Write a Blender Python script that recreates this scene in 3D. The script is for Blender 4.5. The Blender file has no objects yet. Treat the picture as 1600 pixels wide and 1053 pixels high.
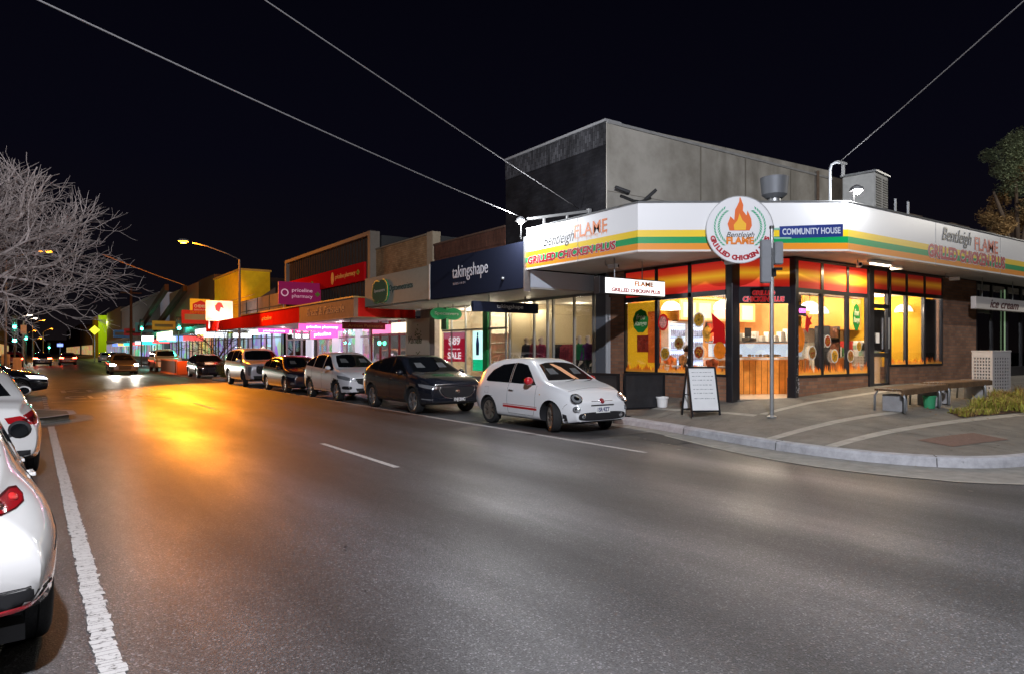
import bpy, bmesh, math, random
from mathutils import Vector, Matrix
from mathutils.bvhtree import BVHTree
random.seed(7)
S = bpy.context.scene
COL = S.collection
PI = math.pi
R = math.radians

# ---------------------------------------------------------------- camera
cam = bpy.data.objects.new('camera', bpy.data.cameras.new('camera'))
COL.objects.link(cam)
cam.location = (0, 0, 1.65)
cam.rotation_euler = (R(90), 0, R(-34.8))
cam.data.sensor_width = 36
cam.data.lens = 24.26
cam.data.shift_y = 0.0134
cam.data.clip_start = 0.05
cam.data.clip_end = 1500
S.camera = cam
S.view_settings.view_transform = 'Standard'
S.view_settings.look = 'None'
S.view_settings.exposure = 0.25
S.view_settings.gamma = 1
S.cycles.max_bounces = 6
S.cycles.transparent_max_bounces = 12
S.cycles.sample_clamp_indirect = 3
S.cycles.use_denoising = True

# ---------------------------------------------------------------- world: clear night, faint town glow low down
W = bpy.data.worlds.new('World'); S.world = W; W.use_nodes = True
nt = W.node_tree; nt.nodes.clear()
wo = nt.nodes.new('ShaderNodeOutputWorld'); bg = nt.nodes.new('ShaderNodeBackground')
tc = nt.nodes.new('ShaderNodeTexCoord'); sp = nt.nodes.new('ShaderNodeSeparateXYZ')
rp = nt.nodes.new('ShaderNodeValToRGB')
nt.links.new(tc.outputs['Generated'], sp.inputs[0]); nt.links.new(sp.outputs['Z'], rp.inputs[0])
rp.color_ramp.elements[0].position = 0.0; rp.color_ramp.elements[0].color = (.0060, .0042, .0045, 1)
rp.color_ramp.elements[1].position = .6; rp.color_ramp.elements[1].color = (.0008, .0008, .0024, 1)
e = rp.color_ramp.elements.new(.06); e.color = (.0034, .0028, .0042, 1)
e = rp.color_ramp.elements.new(.25); e.color = (.0018, .0017, .0044, 1)
nt.links.new(rp.outputs[0], bg.inputs[0]); bg.inputs[1].default_value = 1.0
nt.links.new(bg.outputs[0], wo.inputs[0])

# ---------------------------------------------------------------- where things stand (street frame: Y along the street, X across)
SA, CA = math.sin(R(34.8)), math.cos(R(34.8))
def pX(px, X, py=548.0):
    r = (px-800)/1078; d = X/(SA+CA*r); return Vector((X, d*(CA-SA*r), 1.65+(548-py)*d/1078))
def pY(px, Y, py=548.0):
    r = (px-800)/1078; d = Y/(CA-SA*r); return Vector((d*(SA+CA*r), Y, 1.65+(548-py)*d/1078))
YX = lambda px, X: pX(px, X).y
XY = lambda px, Y: pY(px, Y).x

# ---------------------------------------------------------------- materials
MATS = {}
def nodes(name):
    m = bpy.data.materials.new(name); m.use_nodes = True
    t = m.node_tree; b = t.nodes['Principled BSDF']; return m, t, b
def N(t, kind, **kw):
    n = t.nodes.new('ShaderNode'+kind)
    for k, v in kw.items(): setattr(n, k, v)
    return n
def mat(name, col, rough=.6, metal=0, emit=None, es=0, coat=0, var=0, vscale=6, bump=0, bscale=40, spec=None, trans=0):
    if name in MATS: return MATS[name]
    if spec is None: spec = .2 if rough>=.5 else .5
    m, t, b = nodes(name)
    c = (*col, 1)
    b.inputs['Base Color'].default_value = c
    b.inputs['Roughness'].default_value = rough
    b.inputs['Metallic'].default_value = metal
    b.inputs['Specular IOR Level'].default_value = spec
    if coat: b.inputs['Coat Weight'].default_value = coat; b.inputs['Coat Roughness'].default_value = .06
    if emit: b.inputs['Emission Color'].default_value = (*emit, 1); b.inputs['Emission Strength'].default_value = es
    if trans: b.inputs['Transmission Weight'].default_value = trans
    if var or bump:
        tx = N(t, 'TexCoord')
        if var:
            n = N(t, 'TexNoise'); n.inputs['Scale'].default_value = vscale; n.inputs['Detail'].default_value = 6
            n.inputs['Roughness'].default_value = .65
            t.links.new(tx.outputs['Object'], n.inputs['Vector'])
            mr = N(t, 'MapRange'); mr.inputs[1].default_value = .25; mr.inputs[2].default_value = .75
            mr.inputs[3].default_value = 1-var; mr.inputs[4].default_value = 1+var
            t.links.new(n.outputs[0], mr.inputs[0])
            mx = N(t, 'VectorMath', operation='SCALE'); mx.inputs[0].default_value = col
            t.links.new(mr.outputs[0], mx.inputs['Scale']); t.links.new(mx.outputs[0], b.inputs['Base Color'])
        if bump:
            n2 = N(t, 'TexNoise'); n2.inputs['Scale'].default_value = bscale; n2.inputs['Detail'].default_value = 4
            t.links.new(tx.outputs['Object'], n2.inputs['Vector'])
            bp = N(t, 'Bump'); bp.inputs['Strength'].default_value = bump; bp.inputs['Distance'].default_value = .02
            t.links.new(n2.outputs[0], bp.inputs['Height']); t.links.new(bp.outputs[0], b.inputs['Normal'])
    MATS[name] = m; return m
def film(name,col,var=0,vscale=6,through=.45):
    """printed film on glass: lit from both sides"""
    if name in MATS: return MATS[name]
    m=mat(name,col,.6,var=var,vscale=vscale); t=m.node_tree; b=t.nodes['Principled BSDF']; o=t.nodes['Material Output']
    tr=N(t,'BsdfTranslucent'); tr.inputs[0].default_value=(*col,1); x=N(t,'MixShader'); x.inputs[0].default_value=through
    if b.inputs['Base Color'].is_linked: t.links.new(b.inputs['Base Color'].links[0].from_socket,tr.inputs[0])
    t.links.new(b.outputs[0],x.inputs[1]); t.links.new(tr.outputs[0],x.inputs[2]); t.links.new(x.outputs[0],o.inputs[0]); return m
def emat(name, col, s): return mat(name, (.02,.02,.02), .6, emit=col, es=s)
def glassmat(name, tint=(1,1,1), refl=.10):
    if name in MATS: return MATS[name]
    m = bpy.data.materials.new(name); m.use_nodes = True; t = m.node_tree; t.nodes.clear()
    o = N(t, 'OutputMaterial'); a = N(t, 'BsdfTransparent'); a.inputs[0].default_value = (*tint, 1)
    g = N(t, 'BsdfGlossy'); g.inputs['Roughness'].default_value = .03; g.inputs[0].default_value = (.9,.9,.9,1)
    f = N(t, 'LayerWeight'); f.inputs[0].default_value = .35
    mr = N(t, 'MapRange'); mr.inputs[3].default_value = refl; mr.inputs[4].default_value = .6
    x = N(t, 'MixShader'); t.links.new(f.outputs['Facing'], mr.inputs[0]); t.links.new(mr.outputs[0], x.inputs[0])
    t.links.new(a.outputs[0], x.inputs[1]); t.links.new(g.outputs[0], x.inputs[2]); t.links.new(x.outputs[0], o.inputs[0])
    MATS[name] = m; return m
def brickmat(name, c1, c2, mortar, axis='Y', rough=.85, bw=.24, rh=.086, stain=.25, soldier=False):
    """axis: the horizontal world axis the wall runs along"""
    m, t, b = nodes(name)
    g = N(t, 'NewGeometry'); s = N(t, 'SeparateXYZ'); c = N(t, 'CombineXYZ')
    t.links.new(g.outputs['Position'], s.inputs[0])
    t.links.new(s.outputs[axis], c.inputs[1 if soldier else 0]); t.links.new(s.outputs['Z'], c.inputs[0 if soldier else 1])
    k = N(t, 'TexBrick'); t.links.new(c.outputs[0], k.inputs['Vector'])
    k.inputs['Scale'].default_value = 1; k.inputs['Brick Width'].default_value = bw; k.inputs['Row Height'].default_value = rh
    k.inputs['Mortar Size'].default_value = .007; k.inputs['Color1'].default_value = (*c1,1); k.inputs['Color2'].default_value = (*c2,1)
    k.inputs['Mortar'].default_value = (*mortar,1); k.inputs['Bias'].default_value = 0
    n = N(t, 'TexNoise'); n.inputs['Scale'].default_value = 1.3; n.inputs['Detail'].default_value = 8
    t.links.new(g.outputs['Position'], n.inputs['Vector'])
    mr = N(t, 'MapRange'); mr.inputs[1].default_value=.3; mr.inputs[2].default_value=.7; mr.inputs[3].default_value=1-stain; mr.inputs[4].default_value=1+stain
    t.links.new(n.outputs[0], mr.inputs[0])
    v = N(t, 'VectorMath', operation='SCALE'); t.links.new(k.outputs['Color'], v.inputs[0]); t.links.new(mr.outputs[0], v.inputs['Scale'])
    t.links.new(v.outputs[0], b.inputs['Base Color']); b.inputs['Roughness'].default_value = rough; b.inputs['Specular IOR Level'].default_value = .12
    bp = N(t, 'Bump'); bp.inputs['Strength'].default_value=.6; bp.inputs['Distance'].default_value=.01; bp.invert = True
    t.links.new(k.outputs['Fac'], bp.inputs['Height']); t.links.new(bp.outputs[0], b.inputs['Normal'])
    MATS[name] = m; return m
def rampmat(name, stops, axis='Z', emit=0.0, rough=.4):
    """artwork with bands of colour across a panel's own (generated) axis"""
    m, t, b = nodes(name)
    tx = N(t, 'TexCoord'); s = N(t, 'SeparateXYZ'); r = N(t, 'ValToRGB')
    t.links.new(tx.outputs['Generated'], s.inputs[0]); t.links.new(s.outputs[axis], r.inputs[0])
    el = r.color_ramp.elements
    el[0].position = stops[0][0]; el[0].color = (*stops[0][1],1); el[1].position = stops[-1][0]; el[1].color = (*stops[-1][1],1)
    for p, c in stops[1:-1]:
        x = el.new(p); x.color = (*c,1)
    t.links.new(r.outputs[0], b.inputs['Base Color']); b.inputs['Roughness'].default_value = rough
    if emit:
        t.links.new(r.outputs[0], b.inputs['Emission Color']); b.inputs['Emission Strength'].default_value = emit
    MATS[name] = m; return m

# ---------------------------------------------------------------- mesh helpers
class MB:
    def __init__(s): s.v=[]; s.f=[]
    def add(s, vs, fs):
        o=len(s.v); s.v += [tuple(v) for v in vs]; s.f += [tuple(i+o for i in f) for f in fs]; return s
    def box(s, a, b):
        x0,y0,z0=a; x1,y1,z1=b
        x0,x1=min(x0,x1),max(x0,x1); y0,y1=min(y0,y1),max(y0,y1); z0,z1=min(z0,z1),max(z0,z1)
        return s.add([(x0,y0,z0),(x1,y0,z0),(x1,y1,z0),(x0,y1,z0),(x0,y0,z1),(x1,y0,z1),(x1,y1,z1),(x0,y1,z1)],
            [(0,3,2,1),(4,5,6,7),(0,1,5,4),(1,2,6,5),(2,3,7,6),(3,0,4,7)])
    def cbox(s, c, d, rz=0, M=None):
        m = M or (Matrix.Translation(c) @ Matrix.Rotation(rz,4,'Z'))
        x,y,z=[k/2 for k in d]
        vs=[m@Vector(p) for p in [(-x,-y,-z),(x,-y,-z),(x,y,-z),(-x,y,-z),(-x,-y,z),(x,-y,z),(x,y,z),(-x,y,z)]]
        return s.add(vs,[(0,3,2,1),(4,5,6,7),(0,1,5,4),(1,2,6,5),(2,3,7,6),(3,0,4,7)])
    def bar(s, p, q, w, h=None, up=(0,0,1)):
        """box beam from p to q"""
        p=Vector(p); q=Vector(q); h=h or w; d=(q-p).normalized(); up=Vector(up)
        if abs(d.dot(up))>.98: up=Vector((1,0,0))
        a=d.cross(up).normalized()*w/2; b=a.cross(d).normalized()*h/2
        vs=[p-a-b,p+a-b,p+a+b,p-a+b,q-a-b,q+a-b,q+a+b,q-a+b]
        return s.add(vs,[(0,3,2,1),(4,5,6,7),(0,1,5,4),(1,2,6,5),(2,3,7,6),(3,0,4,7)])
    def tube(s, pts, r, n=8, caps=True):
        pts=[Vector(p) for p in pts]; rs = r if isinstance(r,(list,tuple)) else [r]*len(pts)
        rings=[]; ref=None
        for i,p in enumerate(pts):
            d=((pts[i+1]-p) if i==0 else (p-pts[i-1]) if i==len(pts)-1 else (pts[i+1]-pts[i-1])).normalized()
            if ref is None: ref=Vector((0,0,1)) if abs(d.z)<.9 else Vector((1,0,0))
            a=d.cross(ref); 
            if a.length<1e-4: a=d.cross(Vector((1,0,0)))
            a.normalize(); b=d.cross(a).normalized()
            rings.append([p+(a*math.cos(2*PI*k/n)+b*math.sin(2*PI*k/n))*rs[i] for k in range(n)])
        vs=[v for g in rings for v in g]; fs=[]
        for i in range(len(pts)-1):
            for k in range(n):
                fs.append((i*n+k,i*n+(k+1)%n,(i+1)*n+(k+1)%n,(i+1)*n+k))
        if caps: fs += [tuple(range(n))[::-1], tuple((len(pts)-1)*n+k for k in range(n))]
        return s.add(vs,fs)
    def lathe(s, prof, c=(0,0,0), n=24, axis='Z', M=None):
        vs=[]; 
        for (r,h) in prof:
            for k in range(n):
                a=2*PI*k/n
                p = (r*math.cos(a),r*math.sin(a),h) if axis=='Z' else (r*math.cos(a),h,r*math.sin(a)) if axis=='Y' else (h,r*math.cos(a),r*math.sin(a))
                vs.append((M@Vector(p)) if M else (p[0]+c[0],p[1]+c[1],p[2]+c[2]))
        fs=[]
        for i in range(len(prof)-1):
            for k in range(n): fs.append((i*n+k,i*n+(k+1)%n,(i+1)*n+(k+1)%n,(i+1)*n+k))
        return s.add(vs,fs)
    def sphere(s, c, r, n=12, sc=(1,1,1)):
        prof=[(max(1e-4,math.sin(PI*i/n)),-math.cos(PI*i/n)) for i in range(n+1)]
        M=Matrix.Translation(c)@Matrix.Diagonal((r*sc[0],r*sc[1],r*sc[2],1))
        return s.lathe(prof,n=n*2,M=M)
    def prism(s, poly, h0, h1, M=None):
        """poly in local xy extruded along local z"""
        n=len(poly); vs=[Vector((p[0],p[1],h0)) for p in poly]+[Vector((p[0],p[1],h1)) for p in poly]
        if M: vs=[M@v for v in vs]
        return s.add(vs,[tuple(range(n))[::-1],tuple(range(n,2*n))]+[(i,(i+1)%n,(i+1)%n+n,i+n) for i in range(n)])
    def build(s, name, m, parent=None, smooth=False, bevel=0, kind=None):
        me=bpy.data.meshes.new(name); me.from_pydata([tuple(v) for v in s.v],[],s.f)
        bm=bmesh.new(); bm.from_mesh(me)
        if bevel:
            bmesh.ops.bevel(bm, geom=bm.edges[:], offset=bevel, segments=1, affect='EDGES', clamp_overlap=True)
        bmesh.ops.recalc_face_normals(bm, faces=bm.faces[:])
        bm.to_mesh(me); bm.free()
        me.materials.append(m)
        if smooth:
            me.shade_smooth()
            if smooth=='auto': me.set_sharp_from_angle(angle=R(38))
        o=bpy.data.objects.new(name,me); COL.objects.link(o)
        if parent: 
            o.parent=parent; o.matrix_parent_inverse=parent_inv(parent)
        if kind: o['kind']=kind
        return o
def parent_inv(p):
    m=Matrix.Identity(4); q=p
    while q is not None:
        m = Matrix.LocRotScale(q.location,q.rotation_euler,q.scale) @ (q.matrix_parent_inverse if q.parent else Matrix.Identity(4)) if False else m
        q=q.parent
    return m
def LOCAL(o): o.matrix_parent_inverse=Matrix.Identity(4); return o
def thing(name, label, cat, loc=(0,0,0), rz=0, group=None):
    o=bpy.data.objects.new(name,None); COL.objects.link(o); o.location=loc; o.rotation_euler=(0,0,rz)
    o.empty_display_size=.2; o['label']=label; o['category']=cat
    if group: o['group']=group
    return o
def tag(o,label,cat,group=None):
    o['label']=label; o['category']=cat
    if group: o['group']=group
    return o
def wchild(o, root):
    """part built in world coordinates under a thing that stands elsewhere"""
    if root.rotation_euler.z==0:
        o.data.transform(Matrix.Translation(-Vector(root.location)))
    else:
        o.data.transform((Matrix.Translation(root.location)@Matrix.Rotation(root.rotation_euler.z,4,'Z')).inverted())
    return o
def PW(mb,name,m,root,**k):        # build from world coordinates under root
    return wchild(mb.build(name,m,root,**k),root)
def PS(mb,name,m,part,root,**k):   # sub-part in world coordinates: part sits at root's origin
    return wchild(mb.build(name,m,part,**k),root)
def ROOT(cx,cy,cz=0): return (cx,cy,cz)

def textmesh(body,size,bold=0,shear=0,sx=1,extrude=.004,align='CENTER',spacing=1):
    cu=bpy.data.curves.new('txt','FONT'); cu.body=body; cu.size=size; cu.offset=bold; cu.shear=shear
    cu.extrude=extrude; cu.align_x=align; cu.align_y='CENTER'; cu.space_character=spacing; cu.resolution_u=3
    o=bpy.data.objects.new('txt',cu); COL.objects.link(o); bpy.context.view_layer.update()
    dg=bpy.context.evaluated_depsgraph_get(); me=bpy.data.meshes.new_from_object(o.evaluated_get(dg))
    bpy.data.objects.remove(o); bpy.data.curves.remove(cu)
    me.transform(Matrix.Diagonal((sx,1,1,1)))
    return me
def frame(o,xd,up=(0,0,1)):
    x=Vector(xd).normalized(); y=Vector(up).normalized(); z=x.cross(y)
    return Matrix(((x.x,y.x,z.x,o[0]),(x.y,y.y,z.y,o[1]),(x.z,y.z,z.z,o[2]),(0,0,0,1)))
STREET=(0,-1,0); SIDE=(1,0,0)
def outlined(body,pos,xd,root,parent,width,height,red,white,nrm,shear=.1,fat=.042,rim=.03,step=.003):
    """red lettering on a white outline, both cut to the same scale"""
    ref=textmesh(body,1,shear=shear,bold=fat); xs=[v.co.x for v in ref.vertices]; ys=[v.co.y for v in ref.vertices]
    cx=(max(xs)+min(xs))/2; cy=(max(ys)+min(ys))/2; S_=Matrix.Diagonal((width/(max(xs)-min(xs)),height/(max(ys)-min(ys)),1,1))@Matrix.Translation((-cx,-cy,0))
    for k,(b,m) in enumerate(((fat+rim,white),(fat,red))):
        me=textmesh(body,1,shear=shear,bold=b,extrude=.0008); me.transform(S_); p=Vector(pos)+Vector(nrm)*step*k; me.transform(frame(p,xd)); me.materials.clear(); me.materials.append(m)
        o=bpy.data.objects.new('lettering',me); COL.objects.link(o); o.parent=parent; wchild(o,root)
def text(name,body,size,m,pos,xd,parent,root,up=(0,0,1),width=None,height=None,**k):
    me=textmesh(body,size,**k)
    if width or height:
        xs=[v.co.x for v in me.vertices]; ys=[v.co.y for v in me.vertices]
        w=max(xs)-min(xs); h=max(ys)-min(ys); cx=(max(xs)+min(xs))/2; cy=(max(ys)+min(ys))/2
        me.transform(Matrix.Diagonal(((width/w if width else 1),(height/h if height else 1),1,1))@Matrix.Translation((-cx,-cy,0)))
    me.transform(frame(pos,xd,up)); me.name=name; me.materials.clear(); me.materials.append(m)
    o=bpy.data.objects.new(name,me); COL.objects.link(o); o.parent=parent
    if root is not None: wchild(o,root)
    return o
def lamp(name,kind,loc,power,col,size=.1,parent=None,rot=None,spot=None,blend=.5,sy=None):
    l=bpy.data.lights.new(name,kind); l.energy=power; l.color=col
    if kind=='AREA':
        l.size=size
        if sy: l.shape='RECTANGLE'; l.size_y=sy
    else: l.shadow_soft_size=size
    if kind=='SPOT': l.spot_size=spot or R(120); l.spot_blend=blend
    o=bpy.data.objects.new(name,l); COL.objects.link(o); o.location=loc
    if rot: o.rotation_euler=rot
    if parent: o.parent=parent; o.location=Vector(loc)-Vector(parent.location)
    return o
def aim(o,d): o.rotation_euler=Vector(d).to_track_quat('-Z','Y').to_euler()
def dup(root,loc,rz,label=None,group=None):
    r=root.copy(); COL.objects.link(r); r.location=loc; r.rotation_euler=(0,0,rz)
    if label: r['label']=label
    if group: r['group']=group
    for ch in list(root.children):
        c=ch.copy(); COL.objects.link(c); c.parent=r
        for g in list(ch.children):
            d=g.copy(); COL.objects.link(d); d.parent=c
            for h in list(g.children):
                k=h.copy(); COL.objects.link(k); k.parent=d
    return r

# common materials
BLACK=mat('black_paint',(.012,.012,.014),.5); DARK=mat('dark_metal',(.03,.03,.032),.45,metal=.3)
STEEL=mat('galvanised_steel',(.42,.43,.44),.42,metal=.8,var=.15,vscale=9); WHITE=mat('white_paint',(.8,.8,.8),.45,var=.04)
GREYM=mat('grey_paint',(.28,.29,.3),.5); GLASS=glassmat('shop_glass'); RUBBER=mat('rubber',(.018,.018,.019),.8,bump=.3,bscale=60)
CHROME=mat('chrome',(.75,.75,.76),.12,metal=1); CARGLASS=mat('car_glass',(.005,.006,.007),.03,spec=.45,coat=.2)
# ================================================================= THE SETTING
def asphalt():
    m,t,b=nodes('asphalt')
    g=N(t,'NewGeometry'); s=N(t,'SeparateXYZ'); t.links.new(g.outputs['Position'],s.inputs[0])
    # stones
    v=N(t,'TexVoronoi'); v.inputs['Scale'].default_value=105; t.links.new(g.outputs['Position'],v.inputs['Vector'])
    hs=N(t,'SeparateColor'); t.links.new(v.outputs['Color'],hs.inputs[0])
    st=N(t,'MapRange'); st.inputs[1].default_value=.0; st.inputs[2].default_value=1; st.inputs[3].default_value=.55; st.inputs[4].default_value=1.35
    t.links.new(hs.outputs[0],st.inputs[0])
    sp_=N(t,'Math',operation='GREATER_THAN'); sp_.inputs[1].default_value=.93; t.links.new(hs.outputs[1],sp_.inputs[0])
    spk=N(t,'MapRange'); spk.inputs[3].default_value=0; spk.inputs[4].default_value=1.5; t.links.new(sp_.outputs[0],spk.inputs[0])
    ad=N(t,'Math',operation='ADD'); t.links.new(st.outputs[0],ad.inputs[0]); t.links.new(spk.outputs[0],ad.inputs[1])
    # worn wheel paths run along the street (X decides)
    nz=N(t,'TexNoise'); nz.inputs['Scale'].default_value=.35; nz.inputs['Detail'].default_value=5
    t.links.new(g.outputs['Position'],nz.inputs['Vector'])
    off=N(t,'MapRange'); off.inputs[3].default_value=-.5; off.inputs[4].default_value=.5; t.links.new(nz.outputs[0],off.inputs[0])
    xx=N(t,'Math',operation='ADD'); t.links.new(s.outputs['X'],xx.inputs[0]); t.links.new(off.outputs[0],xx.inputs[1])
    w=N(t,'Math',operation='MULTIPLY'); w.inputs[1].default_value=2*PI/1.93; t.links.new(xx.outputs[0],w.inputs[0])
    sn=N(t,'Math',operation='SINE'); t.links.new(w.outputs[0],sn.inputs[0])
    bd=N(t,'MapRange'); bd.inputs[1].default_value=-1; bd.inputs[2].default_value=1; bd.inputs[3].default_value=.66; bd.inputs[4].default_value=1.34
    t.links.new(sn.outputs[0],bd.inputs[0])
    n2=N(t,'TexNoise'); n2.inputs['Scale'].default_value=1.1; n2.inputs['Detail'].default_value=8; n2.inputs['Roughness'].default_value=.6
    mp=N(t,'Mapping'); mp.inputs['Scale'].default_value=(1.6,.35,1); t.links.new(g.outputs['Position'],mp.inputs[0]); t.links.new(mp.outputs[0],n2.inputs['Vector'])
    pt=N(t,'MapRange'); pt.inputs[1].default_value=.3; pt.inputs[2].default_value=.7; pt.inputs[3].default_value=.75; pt.inputs[4].default_value=1.25
    t.links.new(n2.outputs[0],pt.inputs[0])
    m1=N(t,'Math',operation='MULTIPLY'); t.links.new(bd.outputs[0],m1.inputs[0]); t.links.new(pt.outputs[0],m1.inputs[1])
    m2=N(t,'Math',operation='MULTIPLY'); t.links.new(m1.outputs[0],m2.inputs[0]); t.links.new(ad.outputs[0],m2.inputs[1])
    c=N(t,'VectorMath',operation='SCALE'); c.inputs[0].default_value=(.050,.049,.051); t.links.new(m2.outputs[0],c.inputs['Scale'])
    # bitumen crack-seal lines and patches
    t.links.new(c.outputs[0],b.inputs['Base Color'])
    rg=N(t,'MapRange'); rg.inputs[1].default_value=.5; rg.inputs[2].default_value=1.6; rg.inputs[3].default_value=.58; rg.inputs[4].default_value=.42
    t.links.new(m1.outputs[0],rg.inputs[0]); t.links.new(rg.outputs[0],b.inputs['Roughness'])
    b.inputs['Specular IOR Level'].default_value=.55
    bp=N(t,'Bump'); bp.inputs['Strength'].default_value=.35; bp.inputs['Distance'].default_value=.004
    t.links.new(v.outputs['Distance'],bp.inputs['Height']); t.links.new(bp.outputs[0],b.inputs['Normal'])
    MATS['asphalt']=m; return m
ASPH=asphalt()
CONC=mat('kerb_concrete',(.36,.36,.38),.8,var=.3,vscale=5,bump=.4,bscale=50)
GUT=mat('gutter_concrete',(.24,.23,.21),.8,var=.3,vscale=4,bump=.3,bscale=60)
PAVE=mat('footpath_asphalt',(.175,.160,.138),.8,var=.3,vscale=2.5,bump=.5,bscale=120)
STRIP=mat('footpath_strip',(.34,.32,.28),.8,var=.2,vscale=6,bump=.3,bscale=60)
def linepaint():
    m,t,b=nodes('road_paint')
    g=N(t,'NewGeometry'); n=N(t,'TexNoise'); n.inputs['Scale'].default_value=22; n.inputs['Detail'].default_value=6; n.inputs['Roughness'].default_value=.75
    t.links.new(g.outputs['Position'],n.inputs['Vector'])
    r=N(t,'ValToRGB'); r.color_ramp.elements[0].position=.36; r.color_ramp.elements[0].color=(.08,.078,.075,1)
    r.color_ramp.elements[1].position=.46; r.color_ramp.elements[1].color=(.46,.45,.44,1)
    t.links.new(n.outputs[0],r.inputs[0]); t.links.new(r.outputs[0],b.inputs['Base Color']); b.inputs['Roughness'].default_value=.6
    return m
PAINT=linepaint()

def sheet(name,vs,fs,m,kind='structure'):
    return MB().add(vs,fs).build(name,m,kind=kind)
# base ground to the horizon, road just above
sheet('ground',[(-700,-500,-.03),(700,-500,-.03),(700,900,-.03),(-700,900,-.03)],[(0,1,2,3)],mat('far_ground',(.03,.03,.03),.9))
sheet('road',[(-14,-40,0),(13,-40,0),(13,420,0),(-14,420,0)],[(0,1,2,3)],ASPH)
sheet('side_street',[(13.0,-6,.001),(90,-6,.001),(90,3.9,.001),(13.0,3.9,.001)],[(0,1,2,3)],ASPH)

# kerb line K paired with the shop line Wl
K=[(10.95,420),(10.95,90),(10.95,60),(10.95,40),(10.95,28),(10.95,20),(10.95,15),(10.95,12.6),(10.93,11.4),(10.78,10.2),(10.52,8.9),(10.28,7.7),(10.13,6.6),(10.16,5.6),(10.42,4.8),(10.95,4.2),(11.8,3.9),(13.2,3.78),(16,3.7),(20,3.7),(26,3.7),(34,3.7),(90,3.7)]
WL=[(13,420),(13,90),(13,60),(13,40),(13,28),(13,20),(13,15),(13,12.6),(13,11.6),(13,10.9),(13,10.5),(13.05,10.07),(13.4,9.8),(13.8,9.52),(14.27,9.2),(15,9.2),(16,9.2),(17,9.2),(18.5,9.2),(21,9.2),(26,9.2),(34,9.2),(90,9.2)]
def zw(x,y):
    if y>9.9: return .5 if y<13 else max(.32,.5-.01*(y-13))
    return .5+(x-13)*.08 if x<14.3 else .6+(x-14.3)*.05 if x<17.5 else min(.84,.76+(x-17.5)*.01)
def offs(P,d):
    out=[]
    for i,p in enumerate(P):
        a=Vector(P[max(0,i-1)]); b=Vector(P[min(len(P)-1,i+1)]); t=(b-a).normalized(); n=Vector((t.y,-t.x))
        out.append((p[0]+n.x*d,p[1]+n.y*d))
    return out
def smooth_line(P,n=4):
    out=[]
    for i in range(len(P)-1):
        p0,p1,p2,p3=[Vector(P[max(0,min(len(P)-1,j))]) for j in (i-1,i,i+1,i+2)]
        for k in range(n):
            t=k/n
            out.append(tuple(.5*((2*p1)+(-p0+p2)*t+(2*p0-5*p1+4*p2-p3)*t*t+(-p0+3*p1-3*p2+p3)*t**3)))
    out.append(tuple(P[-1])); return out
Ks=smooth_line(K[2:]); Wls=smooth_line(WL[2:]) 
Ks=[K[0],K[1]]+Ks; Wls=[WL[0],WL[1]]+Wls
sg=offs(Ks,.1)[20]; side=1 if sg[0]<Ks[20][0] else -1     # side: towards the road
Kin=offs(Ks,-side*.16)
vs=[];fs=[];NS=9
for a,b in zip(Kin,Wls):
    for k in range(NS+1):
        u=k/NS; x=a[0]+(b[0]-a[0])*u; y=a[1]+(b[1]-a[1])*u
        vs.append((x,y,.148+(zw(*b)-.148)*u))
n=NS+1
for i in range(len(Kin)-1):
    for k in range(NS): fs.append((i*n+k,(i+1)*n+k,(i+1)*n+k+1,i*n+k+1))
fp=sheet('footpath',vs,fs,PAVE)
FB=BVHTree.FromPolygons([Vector(v) for v in vs],fs)
def H(x,y):
    h=FB.ray_cast(Vector((x,y,50)),Vector((0,0,-1)))[0]
    return h.z if h else .15
# kerb (rounded top edge) and gutter
prof=[(0.02,0,0),(0,.0,.11),(-.025,0,.145),(-.17,0,.152),(-.17,0,.02)]
lines=[offs(Ks,side*p[0]) for p in prof]
vs=[];fs=[]
for i in range(len(Ks)):
    for j,p in enumerate(prof): vs.append((lines[j][i][0],lines[j][i][1],p[2]))
m_=len(prof)
for i in range(len(Ks)-1):
    for j in range(m_-1): fs.append((i*m_+j,(i+1)*m_+j,(i+1)*m_+j+1,i*m_+j+1))
sheet('kerb',vs,fs,CONC)
# joints in the kerb
jb=MB(); acc=0
for i in range(8,len(Ks)-1):
    a=Vector(Ks[i]); b=Vector(Ks[i+1]); L=(b-a).length
    while acc<L and a.y<40 and a.x<20:
        p=a+(b-a)*(acc/L); nrm=Vector(((b-a).y,-(b-a).x)).normalized()*side
        q=p+nrm*.024; r_=p-nrm*.16
        jb.bar((q.x,q.y,.0),(p.x+nrm.x*.004,p.y+nrm.y*.004,.13),.01,.006); jb.bar((p.x+nrm.x*.0,p.y+nrm.y*.0,.149),(r_.x,r_.y,.153),.01,.004)
        acc+=2.4
    acc-=L if acc>=L else 0
jb.build('kerb_joint',mat('joint_dirt',(.05,.05,.045),.9),kind='structure')
def gw(y,x):
    if y>9.5: return .42
    if y>4.8: return .42+(9.5-y)/4.7*.65
    return 1.15 if x<12 else .5
gi=offs(Ks,side*.018); vs=[];fs=[]
for i,p in enumerate(Ks):
    d=gw(p[1],p[0]); q=offs(Ks,side*d)[i]
    vs += [(gi[i][0],gi[i][1],.005),(q[0],q[1],.004)]
for i in range(len(Ks)-1): fs.append((2*i,2*i+1,2*i+3,2*i+2))
sheet('gutter',vs,fs,GUT)
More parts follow.
